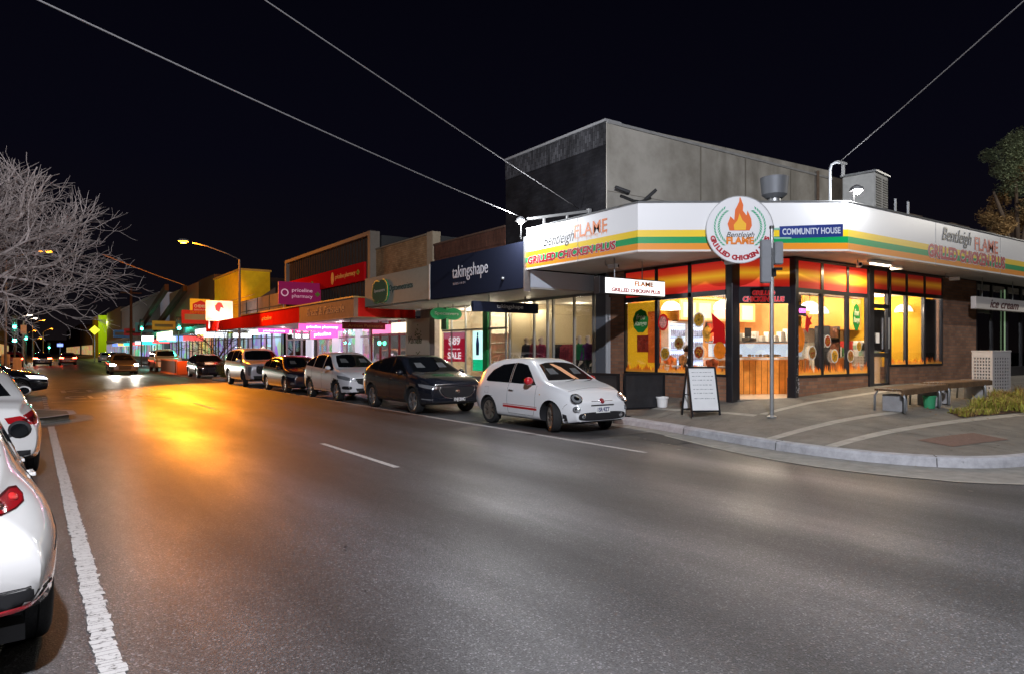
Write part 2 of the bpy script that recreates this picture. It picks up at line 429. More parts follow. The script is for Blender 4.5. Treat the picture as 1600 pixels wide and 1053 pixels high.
# pale edging line outside the corner gutter
edge=[]
for i,p in enumerate(Ks):
    if 3.72<p[1]<9.4 and p[0]<13: edge.append((offs(Ks,side*(gw(p[1],p[0])))[i],offs(Ks,side*(gw(p[1],p[0])+.07))[i]))
vs=[];fs=[]
for a,b in edge: vs+=[(a[0],a[1],.009),(b[0],b[1],.009)]
for i in range(len(edge)-1): fs.append((2*i,2*i+1,2*i+3,2*i+2))
sheet('gutter_edge',vs,fs,STRIP)
# lighter strips, inset panels and a brick patch in the footpath
def strip(name,x0,y0,x1,y1,w,m,seg=14,lift=.004):
    a=Vector((x0,y0)); b=Vector((x1,y1)); d=(b-a).normalized(); nn=Vector((-d.y,d.x))*w/2
    vs=[];fs=[]
    for i in range(seg+1):
        p=a+(b-a)*i/seg
        for q in (p-nn,p,p+nn): vs.append((q.x,q.y,H(q.x,q.y)+lift))
    for i in range(seg):
        for k in range(2): fs.append((3*i+k,3*i+3+k,3*i+4+k,3*i+1+k))
    return sheet(name,vs,fs,m)
strip('footpath_strip',10.32,7.15,14.3,6.85,.2,STRIP); strip('footpath_strip',10.3,6.05,16.5,5.62,.2,STRIP)
strip('footpath_strip',12.1,8.55,18,8.55,.16,STRIP); strip('footpath_strip',11.95,8.6,11.95,40,.16,STRIP,60)
strip('footpath_patch',11.5,5.05,13.0,4.85,.55,mat('brick_patch',(.16,.10,.08),.85,var=.25,vscale=20,bump=.5,bscale=30),6,.006)
for y in (10.5,13,15.5,18,20.5,23): strip('footpath_joint',11.15,y,12.9,y,.012,mat('joint_dirt',(.05,.05,.045),.9),8,.005)
for x in (12,14,16.2,18.4): strip('footpath_joint',x,4.1,x,9.0,.012,mat('joint_dirt',(.05,.05,.045),.9),14,.005)
# road markings
def mark(x0,x1,y0,y1,z=.005,name='road_marking',m=None):
    return sheet(name,[(x0,y0,z),(x1,y0,z),(x1,y1,z),(x0,y1,z)],[(0,1,2,3)],m or PAINT)
vs=[];fs=[];y=-2.0;i=0                                  # worn edge line with ragged sides
rr=random.Random(3)
while y<18.1:
    y2=y+rr.uniform(.03,.09); amp=rr.choice((.002,.004,.012)) if y<9 else .005
    a=.275+rr.uniform(-amp,amp); b=.395+rr.uniform(-amp,amp)*1.4
    vs+=[(a,y,.005),(b,y,.005),(b+rr.uniform(-.01,.01),y2-.004,.005),(a+rr.uniform(-.01,.01),y2-.004,.005)]; fs.append((4*i,4*i+1,4*i+2,4*i+3)); i+=1; y=y2
sheet('edge_line',vs,fs,PAINT)
y0=9.05-12
while y0<300: mark(4.19,4.29,y0,y0+3.1); y0+=12 if y0>20 else 11.9
mark(8.12,8.22,7.95,60,.005)
strip2=[mark(8.22,8.9,y,y+.1,.0055) for y in (7.95,)] if False else None
for w_,y_,h_ in (('CLEAR',28.8,1.7),('KEEP',33.2,1.9)):
    me=textmesh(w_,1,bold=.01,extrude=0); xs=[v.co.x for v in me.vertices]; ys=[v.co.y for v in me.vertices]
    me.transform(Matrix.Translation((2.35,y_,.006))@Matrix.Diagonal((2.9/(max(xs)-min(xs)),h_/(max(ys)-min(ys)),1,1)))
    me.materials.clear(); me.materials.append(PAINT); o=bpy.data.objects.new('road_lettering',me); COL.objects.link(o); o['kind']='structure'
mark(.5,4.1,26.6,26.72); mark(.5,4.1,35.6,35.72)
for k in range(8): mark(.28,.4,21.6+k*1.1,22.2+k*1.1)
# left footpath and its kerb nib
LP=[(-2.4,-20),(-2.4,17.6),(-1.6,18.3),(.2,18.9),(.72,19.6),(.7,20.6),(.2,21.3),(-.6,22.0),(-2.2,23.6),(-9,24.5),(-9,-20)]
MB().prism(LP,0,.15).build('footpath',PAVE,bevel=.02,kind='structure')
nb=[(p[0]+.0,p[1]) for p in LP[2:8]]
vs=[];fs=[]
for a,b in zip(offs(LP,-.001)[1:9],offs(LP,.16)[1:9]): vs+=[(a[0],a[1],.153),(b[0],b[1],.153)]
for i in range(7): fs.append((2*i,2*i+1,2*i+3,2*i+2))
sheet('kerb',vs,fs,CONC)
GO=offs(LP,-.55) if offs(LP,-.55)[4][0]>LP[4][0] else offs(LP,.55)
vs=[];fs=[]
for a,b in zip(LP[1:9],GO[1:9]): vs+=[(a[0],a[1],.0045),(b[0],b[1],.0045)]
for i in range(7): fs.append((2*i,2*i+1,2*i+3,2*i+2))
sheet('gutter',vs,fs,GUT)
MB().prism([(-9,36),(-2.4,36),(-2.4,64),(-9,64)],0,.15).build('footpath',PAVE,bevel=.02,kind='structure')
MB().prism([(-60,92),(-2.4,92),(-2.4,400),(-60,400)],0,.15).build('footpath',PAVE,kind='structure')
# seams, sealed cracks, drips and patches in the road
TAR=mat('tar_seal',(.016,.016,.017),.38,spec=.5)
def tarline(P_,w,seed):
    rr=random.Random(seed); vs=[];fs=[];i=0
    for (a,b) in zip(P_,P_[1:]):
        a=Vector(a);b=Vector(b);L=(b-a).length;n=max(2,int(L/.25));d=(b-a).normalized();nn=Vector((-d.y,d.x))
        for k in range(n+1):
            p=a+(b-a)*k/n+nn*rr.uniform(-.025,.025); ww=w*rr.uniform(.5,1.4)/2
            vs+=[(p.x-nn.x*ww,p.y-nn.y*ww,.0035),(p.x+nn.x*ww,p.y+nn.y*ww,.0035)]
    for k in range(len(vs)//2-1): fs.append((2*k,2*k+1,2*k+3,2*k+2))
    sheet('tar_seam',vs,fs,TAR)
tarline([(9.15,7.6),(9.3,11),(9.2,16),(9.25,30)],.03,1); tarline([(7.9,5.2),(8.6,5.6),(9.3,5.9)],.010,3)
mark(9.3,10.5,8.3,9.9,.003,'road_patch',mat('asphalt_patch',(.035,.035,.037),.6,var=.25,vscale=8,bump=.5,bscale=120))
rr=random.Random(31); vs=[];fs=[];i=0
for k in range(420):
    ln=rr.choice((2.2,6.2,6.2,9.4)); x=rr.gauss(ln,.35); y=rr.uniform(1,30); s_=rr.uniform(.004,.013)*(2.2 if ln>9 else 1); m6=10
    vs+=[(x+s_*math.cos(2*PI*j/m6)*rr.uniform(.7,1.3),y+s_*1.5*math.sin(2*PI*j/m6),.0037) for j in range(m6)]; fs.append(tuple(range(i,i+m6))); i+=m6
sheet('oil_drips',vs,fs,mat('oil_stain',(.014,.014,.014),.3,spec=.5),'stuff')
vs=[];fs=[];i=0
for k in range(500):
    x=rr.uniform(10.5,17); y=rr.uniform(4.3,14); z=H(x,y)
    if z<.152: continue
    s_=rr.uniform(.008,.022); vs+=[(x+s_*math.cos(2*PI*j/7),y+s_*math.sin(2*PI*j/7),z+.0045) for j in range(7)]; fs.append(tuple(range(i,i+7))); i+=7
sheet('gum_spots',vs,fs,mat('gum_spot',(.045,.042,.038),.8),'stuff')
# manhole and patches
MB().lathe([(.0001,.006),(.28,.006),(.3,.004)],(9.3,9.6,0),24).build('manhole_cover',mat('iron',(.06,.058,.055),.55,metal=.5,bump=.6,bscale=90),kind='structure')
# ================================================================= CARS
def paint(name,col,metal=0,rough=.28): return mat(name,col,rough,metal=metal,coat=1.0)
PLASTIC=mat('black_plastic',(.022,.022,.024),.55); TYRE=mat('tyre',(.022,.022,.023),.75,bump=.2,bscale=30)
HEADGLASS=mat('headlight_lens',(.42,.44,.47),.08,metal=.6,coat=1); REDLENS=mat('tail_lens',(.28,.006,.01),.12,coat=1)
REDDARK=mat('tail_lens_dark',(.06,.004,.006),.12,coat=1)
SEAM=mat('panel_gap',(.008,.008,.008),.9); PLATE=mat('plate_white',(.75,.76,.75),.5); PLATETX=mat('plate_text',(.03,.04,.15),.5)
def lerp(P,x):
    if x<=P[0][0]: return P[0][1]
    for (a,b),(c,d) in zip(P,P[1:]):
        if x<=c: return b+(d-b)*(x-a)/(c-a)
    return P[-1][1]
def sm(P,x,h=.07): return sum(lerp(P,x+h*k/3) for k in (-3,-2,-1,0,1,2,3))/7
class Car:
    def __init__(s,name,label,cat,loc,rz,spec,group=None):
        s.root=thing(name,label,cat,loc,rz,group); s.sp=spec; s.body()
    def body(s):
        q=s.sp; L,Wd=q['L'],q['W']; x0,x1=-L/2,L/2
        xs=[]; n=46
        for i in range(n+1):
            u=i/n; xs.append(x0+L*(u-.11*math.sin(2*PI*u)*.5))
        xs=[x0+.012]+xs[1:-1]+[x1-.012]; xs=[x0]+xs+[x1]
        rows=[]
        for i,x in enumerate(xs):
            ef=(x1-x); er=(x-x0)
            cf=q.get('cf',.55); cr=q.get('cr',.4)
            pl=1.0
            if ef<cf: pl-= q.get('tf',.16)*((1-ef/cf)**2)
            if er<cr: pl-= q.get('tr',.12)*((1-er/cr)**2)
            w=Wd/2*pl; zt=sm(q['top'],x); zb=min(sm(q['belt'],x),zt-.015); zs=sm(q['sill'],x)
            k=1
            if i in (0,len(xs)-1): w*=.94; zt-=.035; zb-=.03; zs+=.04
            h=zt-zb; t=q.get('tum',.42)
            sh=q.get('shoulder',.955)
            rs=q.get('rsh',0)*max(0,1-er/1.9)**.7 if er<1.9 else 0
            sh-=rs
            P=[(0,zs),(w*.8,zs),(w*.93,zs+.01),(w*.975,zs+.09),(w*.995,zs+.38*(zb-zs)),(w*1.0,zs+.62*(zb-zs)),(w*(.99-rs*.55),zs+.86*(zb-zs)),(w*sh,zb)]
            hh=max(0,h-.12)
            P+=[(w*(sh-.025)-t*hh*.30,zb+h*.36),(w*(sh-.03)-t*hh*.72,zb+h*.74),(w*(sh-.07)-t*hh*.95,zb+h*.93),(w*(sh-.2)-t*hh,zt-.004),(w*.42,zt+.012),(0,zt+.018)]
            xx=[]
            for (y,z) in P:
                dx=0
                if ef<.9:
                    a=1-ef/.9
                    dx-= a*q.get('nose',.25)*max(0,z-q.get('nz',.62))**1.0 + a*q.get('chin',.25)*max(0,.36-z)
                if er<.7:
                    a=1-er/.7
                    dx+= a*q.get('tail',.15)*max(0,z-q.get('tz',.7)) + a*.25*max(0,.4-z)
                    bl=q.get('bustle',0)
                    if bl: dx -= a*bl*math.exp(-((z-q['bz'])/.13)**2)
                xx.append((x+dx,y,z))
            rows.append(xx)
        m=len(rows[0]); vs=[];fs=[]
        for r in rows:
            vs+=[(p[0],-p[1],p[2]) for p in r[::-1][:-1]]+[p for p in r]      # +z centre ... round to bottom centre
        # ring: top centre(-0) -> right side -> bottom centre -> left side
        ring=2*m-1
        vs=[];
        for r in rows:
            g=[(p[0],p[1],p[2]) for p in r]            # bottom centre .. top centre on +y
            h_=[(p[0],-p[1],p[2]) for p in r[1:-1][::-1]]
            vs+=g+h_
        rn=m+m-2
        for i in range(len(rows)-1):
            for k in range(rn): fs.append((i*rn+k,i*rn+(k+1)%rn,(i+1)*rn+(k+1)%rn,(i+1)*rn+k))
        for i,rev in ((0,True),(len(rows)-1,False)):    # end caps by strips
            b=i*rn
            for k in range(m-1):
                a1=b+k; a2=b+k+1; c1=b+(rn-k)%rn; c2=b+(rn-k-1)
                f=[a1,a2]+([c2] if k+1<m-1 else [])+([c1] if k>0 else [])
                fs.append(tuple(f if rev else f[::-1]))
        me=bpy.data.meshes.new('body'); me.from_pydata(vs,[],fs)
        bm=bmesh.new(); bm.from_mesh(me); bmesh.ops.recalc_face_normals(bm,faces=bm.faces[:]); bm.to_mesh(me); bm.free()
        o=bpy.data.objects.new('body',me); COL.objects.link(o)
        md=o.modifiers.new('s','SUBSURF'); md.levels=1; md.render_levels=1
        # wheel arches
        cut=MB(); ra=q['wr']+q.get('gap',.045)
        for wx in q['wx']:
            for sy in (-1,1):
                cut.lathe([(ra,Wd/2-.3),(ra,Wd/2+.2)] if sy>0 else [(ra,-Wd/2-.2),(ra,-Wd/2+.3)],(wx,0,q['wr']),36,'Y')
        n0=0; 
        cv=[];cf=[]
        # capped cylinders
        C=MB()
        for wx in q['wx']:
            for sy in (-1,1):
                M=Matrix.Translation((wx,sy*(Wd/2-.3),q['wr']))@Matrix.Rotation(-sy*PI/2,4,'X')
                C.prism([(ra*math.cos(2*PI*k/36),ra*math.sin(2*PI*k/36)) for k in range(36)],0,.6,M)
        co=C.build('cut',SEAM)
        b=o.modifiers.new('b','BOOLEAN'); b.operation='DIFFERENCE'; b.object=co; b.solver='EXACT'
        bpy.context.view_layer.update()
        dg=bpy.context.evaluated_depsgraph_get(); nm=bpy.data.meshes.new_from_object(o.evaluated_get(dg))
        bpy.data.objects.remove(o); bpy.data.objects.remove(co)
        nm.name='body'; nm.materials.clear(); nm.materials.append(q['paint']); nm.materials.append(PLASTIC)
        cl=q.get('clad',0)
        for f in nm.polygons:
            c=f.center
            for wx in q['wx']:
                r=math.hypot(c.x-wx,c.z-q['wr'])
                nr=f.normal
                if (r<ra+.004 and abs(c.y)<Wd/2+.05 and abs(c.y)>Wd/2-.31 and (abs(nr.y)<.5 or abs(c.y)<Wd/2-.28)): f.material_index=1
                if cl and r<ra+cl and r>=ra and abs(nr.y)>.4: f.material_index=1
            if cl and c.z<q.get('cz',.36): f.material_index=1
            if c.z<sm(q['sill'],c.x)+.02: f.material_index=1
        nm.shade_smooth(); nm.set_sharp_from_angle(angle=R(40))
        s.b=bpy.data.objects.new('body',nm); COL.objects.link(s.b); s.b.parent=s.root
        s.bvh=BVHTree.FromPolygons([v.co for v in nm.vertices],[tuple(p.vertices) for p in nm.polygons])
    def proj(s,a,z,yaw,pitch=0):
        n=Vector((math.cos(yaw),math.sin(yaw),0)); u=Vector((-math.sin(yaw),math.cos(yaw),0))
        if abs(math.sin(yaw))<.9: 
            bx=math.copysign(s.sp['L']/2-.25,math.cos(yaw)); h=s.bvh.ray_cast(Vector((bx,0,z))+u*a+n*3,-n)
            return (h[0],h[1]) if h[0] is not None else (None,None)
        if pitch: 
            o=u*a+n*3+Vector((0,0,z+3*math.tan(pitch))); d=-(n+Vector((0,0,math.tan(pitch)))).normalized()
        else: o=u*a+n*4+Vector((0,0,z)); d=-n
        h=s.bvh.ray_cast(o,d)
        if h[0] is None: return None,None
        return h[0],h[1]
    def patch(s,name,poly,yaw,m,off=.005,parent=None,cuts=3,pitch=0,smooth_=True,mesh_only=False):
        bm=bmesh.new(); vv=[bm.verts.new((p[0],p[1],0)) for p in poly]
        f=bm.faces.new(vv); bmesh.ops.triangulate(bm,faces=[f])
        for _ in range(cuts):
            long=[e for e in bm.edges if e.calc_length()>.07]
            if not long: break
            bmesh.ops.subdivide_edges(bm,edges=long,cuts=1); bmesh.ops.triangulate(bm,faces=[f for f in bm.faces if len(f.verts)>3])
        bad=[]
        for v in bm.verts:
            h,n=s.proj(v.co.x,v.co.y,yaw,pitch)
            if h is None: bad.append(v); continue
            v.co=h+Vector((math.cos(yaw),math.sin(yaw),math.tan(pitch))).normalized()*off
        if bad: bmesh.ops.delete(bm,geom=bad,context='VERTS')
        me=bpy.data.meshes.new(name); bm.to_mesh(me); bm.free()
        me.materials.append(m)
        if smooth_: me.shade_smooth()
        o=bpy.data.objects.new(name,me); COL.objects.link(o); o.parent=parent or s.root
        return o
    def side(s,name,poly,m,off=.005,**k):
        r=[]
        for sy in (-1,1):
            pl=[((-sy)*x,z) for x,z in poly]
            r.append(s.patch(name,pl,sy*PI/2,m,off,**k))
        return r
    def seam(s,pts,yaw,r=.0035,mb=None):
        P=[]
        for (a,z) in pts:
            h,n=s.proj(a,z,yaw)
            if h is not None: P.append(h)
        if len(P)>1: (mb).tube(P,r,5)
    def doors(s,lines,handles):
        for sy in (-1,1):
            mb=MB()
            for ln in lines:
                fine=[]
                for (a,b) in zip(ln,ln[1:]):
                    for k in range(6): fine.append((a[0]+(b[0]-a[0])*k/6,a[1]+(b[1]-a[1])*k/6))
                fine.append(ln[-1]); s.seam([(-sy*x,z) for x,z in fine],sy*PI/2,mb=mb)
            mb.build('door_gap',SEAM,s.root)
            for (x,z,m) in handles:
                h,n=s.proj(-sy*x,z,sy*PI/2)
                if h is None: continue
                b=MB(); b.bar((h.x-.08,h.y+sy*.022,h.z),(h.x+.08,h.y+sy*.022,h.z),.022,.024)
                b.bar((h.x-.07,h.y+sy*.008,h.z),(h.x-.06,h.y+sy*.012,h.z),.03,.02); b.bar((h.x+.06,h.y+sy*.008,h.z),(h.x+.07,h.y+sy*.012,h.z),.03,.02)
                b.build('door_handle',m,s.root,bevel=.004)
    def wheels(s,rimcol,spokes=5,steer=0,width=.2,rimr=None,double=False):
        q=s.sp; Rw=q['wr']; rr_=rimr or Rw*.68; w=width
        for wx in q['wx']:
            for sy in (-1,1):
                yy=sy*(q['W']/2-.03-w/2)
                e=bpy.data.objects.new('wheel',None)
                h=MB().lathe([(.0001,-.05),(Rw*.45,-.05),(Rw*.45,.02),(.0001,.02)],n=24,axis='Y')     # brake disc
                wh=h.build('wheel',DARK,s.root,smooth='auto'); bpy.data.objects.remove(e)
                wh.location=(wx,yy,Rw); wh.rotation_euler=(0,0,steer if wx>0 else 0)
                hw=w/2
                t=MB().lathe([(rr_,-hw*.8),(rr_+.02,-hw*.95),(Rw-.035,-hw),(Rw-.012,-hw*.9),(Rw,-hw*.72),(Rw,-hw*.35),(Rw-.008,-hw*.33),(Rw-.008,-hw*.27),(Rw,-hw*.25),(Rw,hw*.25),(Rw-.008,hw*.27),(Rw-.008,hw*.33),(Rw,hw*.35),(Rw,hw*.72),(Rw-.012,hw*.9),(Rw-.035,hw),(rr_+.02,hw*.95),(rr_,hw*.8),(rr_,-hw*.8)],n=40,axis='Y')
                t.build('tyre',TYRE,wh,smooth='auto')
                r=MB(); o=sy*hw*.8
                r.lathe([(rr_-.022,o-sy*.1),(rr_-.02,o),(rr_+.004,o+sy*.008),(rr_+.004,o-sy*.02),(rr_-.022,o-sy*.1)],n=40,axis='Y')
                r.lathe([(.0001,o-sy*.002),(.05,o-sy*.004),(.06,o-sy*.04),(.0001,o-sy*.05)],n=16,axis='Y')
                for k in range(spokes):
                    a=2*PI*k/spokes
                    for da in ((-.13,.13) if double else (0,)):
                        p=Vector((.04*math.cos(a+da*2),o-sy*.02,.04*math.sin(a+da*2))); z=Vector(((rr_-.01)*math.cos(a+da),o-sy*.012,(rr_-.01)*math.sin(a+da)))
                        r.bar(p,z,.022 if double else .05,.03,up=(0,1,0))
                r.build('rim',rimcol,wh,smooth='auto')
    def mirror(s,x,z,m,d=.16,w=.13,h=.12,neck=PLASTIC):
        for sy in (-1,1):
            p,n=s.proj(-sy*x,z-.02,sy*PI/2)
            y=p.y
            M=Matrix.Translation((x-.02,y+sy*(d*.75),z+.03))@Matrix.Rotation(sy*R(8),4,'Z')
            mb=MB().sphere((0,0,0),1,8); mb.v=[tuple(M@Vector((v[0]*.075*(1.25 if v[0]>0 else .75),v[1]*w*.75,v[2]*h*.62))) for v in mb.v]
            mm=mb.build('mirror',m,s.root,smooth=True)
            MB().bar((p.x-.0,y-sy*.01,z-.05),(x-.01,y+sy*d*.45,z-.01),.05,.03).build('mirror_arm',neck,mm)
            g=MB(); g.prism([(w*.56*math.cos(a),h*.46*math.sin(a)) for a in [2*PI*k/20 for k in range(20)]],0,.004,M@Matrix.Translation((-.058,0,0))@Matrix.Rotation(-PI/2,4,'Y')@Matrix.Rotation(PI/2,4,'Z'))
            g.build('mirror_glass',CARGLASS,mm)
    def plate(s,a,z,yaw,txt,w=.37,h=.12,m=None,tm=None):
        p,n=s.proj(a,z,yaw); nn=Vector((math.cos(yaw),math.sin(yaw),0)); u=Vector((-math.sin(yaw),math.cos(yaw),0))
        c=p+nn*.016; M=Matrix(((u.x,0,nn.x,c.x),(u.y,0,nn.y,c.y),(0,1,0,c.z),(0,0,0,1)))
        o=MB().prism([(-w/2,-h/2),(w/2,-h/2),(w/2,h/2),(-w/2,h/2)],-.006,.006,M).build('number_plate',m or PLATE,s.root)
        me=textmesh(txt,.11,bold=.003,extrude=.001,sx=.85); me.transform(M@Matrix.Translation((0,0,.0085)))
        me.materials.clear(); me.materials.append(tm or PLATETX); t=bpy.data.objects.new('plate_lettering',me); COL.objects.link(t); t.parent=o
    def blob(s,name,a,z,yaw,ra,rb,m,depth=.02,parent=None,n=24,ring=None,rot=0):
        """domed round lamp set in the body"""
        p,nr=s.proj(a,z,yaw); nr=Vector(nr)
        if nr.dot(Vector((math.cos(yaw),math.sin(yaw),0)))<0: nr=-nr
        x=Vector((0,0,1)).cross(nr).normalized(); y=nr.cross(x)
        M=Matrix(((x.x,y.x,nr.x,p.x),(x.y,y.y,nr.y,p.y),(x.z,y.z,nr.z,p.z),(0,0,0,1)))@Matrix.Rotation(rot,4,'Z')@Matrix.Diagonal((ra,rb,1,1))
        o=MB().lathe([(1,-.03),(1,.002),(.9,depth*.7),(.6,depth*.95),(.0001,depth)],n=n,M=M).build(name,m,parent or s.root,smooth='auto')
        if ring:
            MB().lathe([(1.0,.0),(1.1,.0),(1.12,depth*.55),(.96,depth*.8),(.9,depth*.6)],n=n,M=M).build('lamp_ring',ring,o,smooth='auto')
            MB().lathe([(.5,depth*1.02),(.46,depth*1.08),(.0001,depth*1.08)],n=n,M=M).build('bulb',CHROME,o,smooth='auto')
        return o
def arc(cx,cz,r,a0,a1,n=8,rz=None): return [(cx+r*math.cos(R(a0+(a1-a0)*i/n)),cz+(rz or r)*math.sin(R(a0+(a1-a0)*i/n))) for i in range(n+1)]
def oval(cx,cz,a,b,n=28,p=1.0):
    out=[]
    for k in range(n):
        t=2*PI*k/n; c,s_=math.cos(t),math.sin(t)
        out.append((cx+a*math.copysign(abs(c)**p,c),cz+b*math.copysign(abs(s_)**p,s_)))
    return out
FACE=R(-90)                                     # parked, nose towards the corner
def near(px_nose,X,L): pass

# ---------- small white hatchback with red mirrors
Wp=paint('pearl_white_paint',(.74,.75,.77))
fi=dict(L=3.66,W=1.64,wr=.305,wx=(1.13,-1.17),paint=Wp,cf=.75,tf=.2,cr=.45,tr=.12,tum=.42,shoulder=.955,nose=.2,nz=.6,tail=.10,tz=.8,chin=.12,
 top=[(-1.83,.86),(-1.78,1.0),(-1.64,1.22),(-1.42,1.39),(-1.0,1.465),(-.5,1.49),(0,1.475),(.26,1.41),(.88,1.02),(1.15,.97),(1.5,.885),(1.68,.80),(1.78,.70),(1.83,.60)],
 belt=[(-1.83,.78),(-1.6,.90),(-1.0,.93),(0,.91),(.9,.89),(1.4,.79),(1.7,.66),(1.83,.52)],
 sill=[(-1.83,.34),(-1.6,.24),(-.8,.20),(.7,.20),(1.5,.18),(1.83,.24)])
P0=(9.42,12.19,0)
c=Car('parked_car','small rounded white hatchback with red mirrors and a red side stripe, nearest the corner','hatchback',P0,FACE,fi,'cars parked along the far kerb')
c.patch('windscreen',[(-.62,1.04),(-.3,1.045),(0,1.05),(.3,1.045),(.62,1.04),(.57,1.17),(.47,1.36),(.25,1.40),(0,1.41),(-.25,1.40),(-.47,1.36),(-.56,1.15)],0,CARGLASS,.006,cuts=5)
c.patch('windscreen_reflection',[(.06,1.055),(.2,1.05),(.02,1.30),(-.1,1.37),(-.2,1.375),(-.14,1.3)],0,mat('reflection_orange',(.75,.38,.2),.5),.009,cuts=4).name='painted_reflection'  # orange reflection painted onto the glass as a flat patch
c.side('side_window',[(-.30,.955),(.62,.94),(.34,1.18),(.12,1.345),(-.12,1.385),(-.30,1.39)],CARGLASS,.005,cuts=5)
c.side('quarter_window',[(-.37,.955),(-.37,1.385),(-.8,1.345),(-1.12,1.22),(-1.3,1.05),(-1.3,.975),(-1.2,.96)],CARGLASS,.005,cuts=5)
c.side('window_pillar',[(-.31,.955),(-.31,1.388),(-.36,1.388),(-.36,.955)],PLASTIC,.006,cuts=4)
c.doors([[(-.36,.95),(-.40,.6),(-.36,.3),(.55,.29),(.63,.45),(.66,.93)],[(-1.16,.64),(-.98,.64)]],[(-.22,.80,CHROME)])
ss=c.side('side_stripe',[(-.55,.42),(.70,.41),(.70,.455),(-.55,.465)],mat('stripe_red',(.45,.01,.015),.35),.004,cuts=5)
c.side('side_stripe',[(-.55,.485),(.70,.475),(.70,.485),(-.55,.495)],mat('stripe_red',(.45,.01,.015),.35),.004,cuts=5)
me=textmesh('ABARTH',.06,bold=.002,extrude=.0005)
c.wheels(mat('rim_bronze',(.30,.26,.22),.35,metal=.7),7,steer=R(-24),width=.195,rimr=.215,double=True)
c.mirror(.52,.99,mat('mirror_red',(.5,.012,.02),.25,coat=1),w=.14,h=.14)
for sy in (-1,1):
    c.blob('headlight',sy*.52,.70,sy*R(20),.115,.115,HEADGLASS,.03,ring=CHROME)
    c.blob('indicator_lamp',sy*.54,.50,sy*R(20),.07,.055,HEADGLASS,.02,ring=CHROME)
    c.patch('bumper_vent',[(sy*.60-.05,.22),(sy*.60+.06,.22),(sy*.60+.02,.38),(sy*.60-.06,.40)],sy*R(38),PLASTIC,.004,cuts=3)
lg=c.patch('lower_grille',oval(0,.35,.62,.085,30,.55),0,PLASTIC,.005,cuts=5)
for sy in (-1,1): c.blob('fog_lamp',sy*.47,.355,sy*R(5),.045,.045,HEADGLASS,.02,ring=CHROME)
mb=MB()
for z in (.29,.315,.34,.365,.39):
    c.seam([(a*.05,z) for a in range(-7,8)],0,.004,mb)
mb.build('grille_bar',DARK,lg)
up=MB(); c.seam([(a*.05,.565) for a in range(-6,7)],0,.014,up); up.build('upper_grille',PLASTIC,c.root)
up=MB(); c.seam([(a*.04,.645) for a in range(-7,8)],0,.009,up); up.build('chrome_bar',CHROME,c.root,smooth=True)
c.blob('badge',0,.65,0,.055,.06,mat('badge_red',(.25,.02,.03),.3,coat=1),.02)
c.plate(0,.475,0,'1SR·9ZT')
for sy in (-1,1):
    c.patch('seat_headrest',[(sy*.32-.11,1.16),(sy*.32+.11,1.16),(sy*.32+.09,1.28),(sy*.32-.09,1.28)],0,mat('seat_grey',(.10,.105,.11),.5),.008,cuts=2)
hb=MB(); c.seam([(a*.08-.64,.835+.06*math.cos((a-8)/8*1.45)) for a in range(17)],0,.0035,hb); hb.build('bonnet_gap',SEAM,c.root)
wb=MB(); wb.tube([(1.0,-.3,1.0),(.93,0,1.035),(.86,.12,1.07)],.01,5); wb.tube([(1.0,.2,1.0),(.95,.45,1.03),(.90,.55,1.06)],.01,5); wb.build('wiper',PLASTIC,c.root)
for sy in (-1,1):
    mb=MB(); c.seam([(-sy*x_,z_) for x_,z_ in ((1.46,.42),(1.50,.50),(1.54,.56),(1.60,.60))],sy*PI/2,mb=mb); mb.build('bumper_gap',SEAM,c.root)
    c.patch('side_repeater',[(-sy*.80-.02,.74),(-sy*.80+.02,.74),(-sy*.80+.02,.76),(-sy*.80-.02,.76)],sy*PI/2,mat('repeater_amber',(.6,.3,.05),.3),.004,cuts=1)
    mb=MB(); c.seam([(-sy*x_,z_) for x_,z_ in ((-1.30,.84),(-1.30,.70),(-1.16,.70),(-1.16,.84),(-1.30,.84))],sy*PI/2,mb=mb); (mb.build('fuel_flap_gap',SEAM,c.root) if sy<0 else None)
for sy in(-1,1):
    c.blob('tail_lamp',sy*.66,.82,PI-sy*R(25),.055,.13,REDLENS,.02)

# ---------- generic crossover builder
def suv(name,label,cat,loc,spec,rim,glass_side,wind,lights,grille,extra=None,group='cars parked along the far kerb',rz=FACE,plate='1NJ·2HC',steer=0):
    c=Car(name,label,cat,loc,rz,spec,group)
    c.patch('windscreen',wind,0,CARGLASS,.006,cuts=5)
    for i,g in enumerate(glass_side): c.side('side_window',g,CARGLASS,.005,cuts=5)
    c.wheels(*rim[:2],steer=steer,width=.22,rimr=spec['wr']*.66,double=len(rim)>2)
    return c
def glassband(q,xf,xr,hA,xb):
    """side window outlines between belt and roof for a car with pillars at xb"""
    out=[]; xs=[xf]+list(xb)+[xr]
    lo=lambda x: sm(q['belt'],x)+.05
    hi=lambda x: max(lo(x)+.004,sm(q['top'],x)-hA)
    for a,b in zip(xs,xs[1:]):
        x_a=a-(.0 if a==xf else .03); x_b=b+(.0 if b==xr else .03)
        n=8; top=[(x_a+(x_b-x_a)*i/n) for i in range(n+1)]
        out.append([(x,hi(x)) for x in top]+[(x,lo(x)) for x in top[::-1]])
    # drop coincident end points
    return [[p for i,p in enumerate(o) if (Vector(p)-Vector(o[i-1])).length>.006] for o in out]

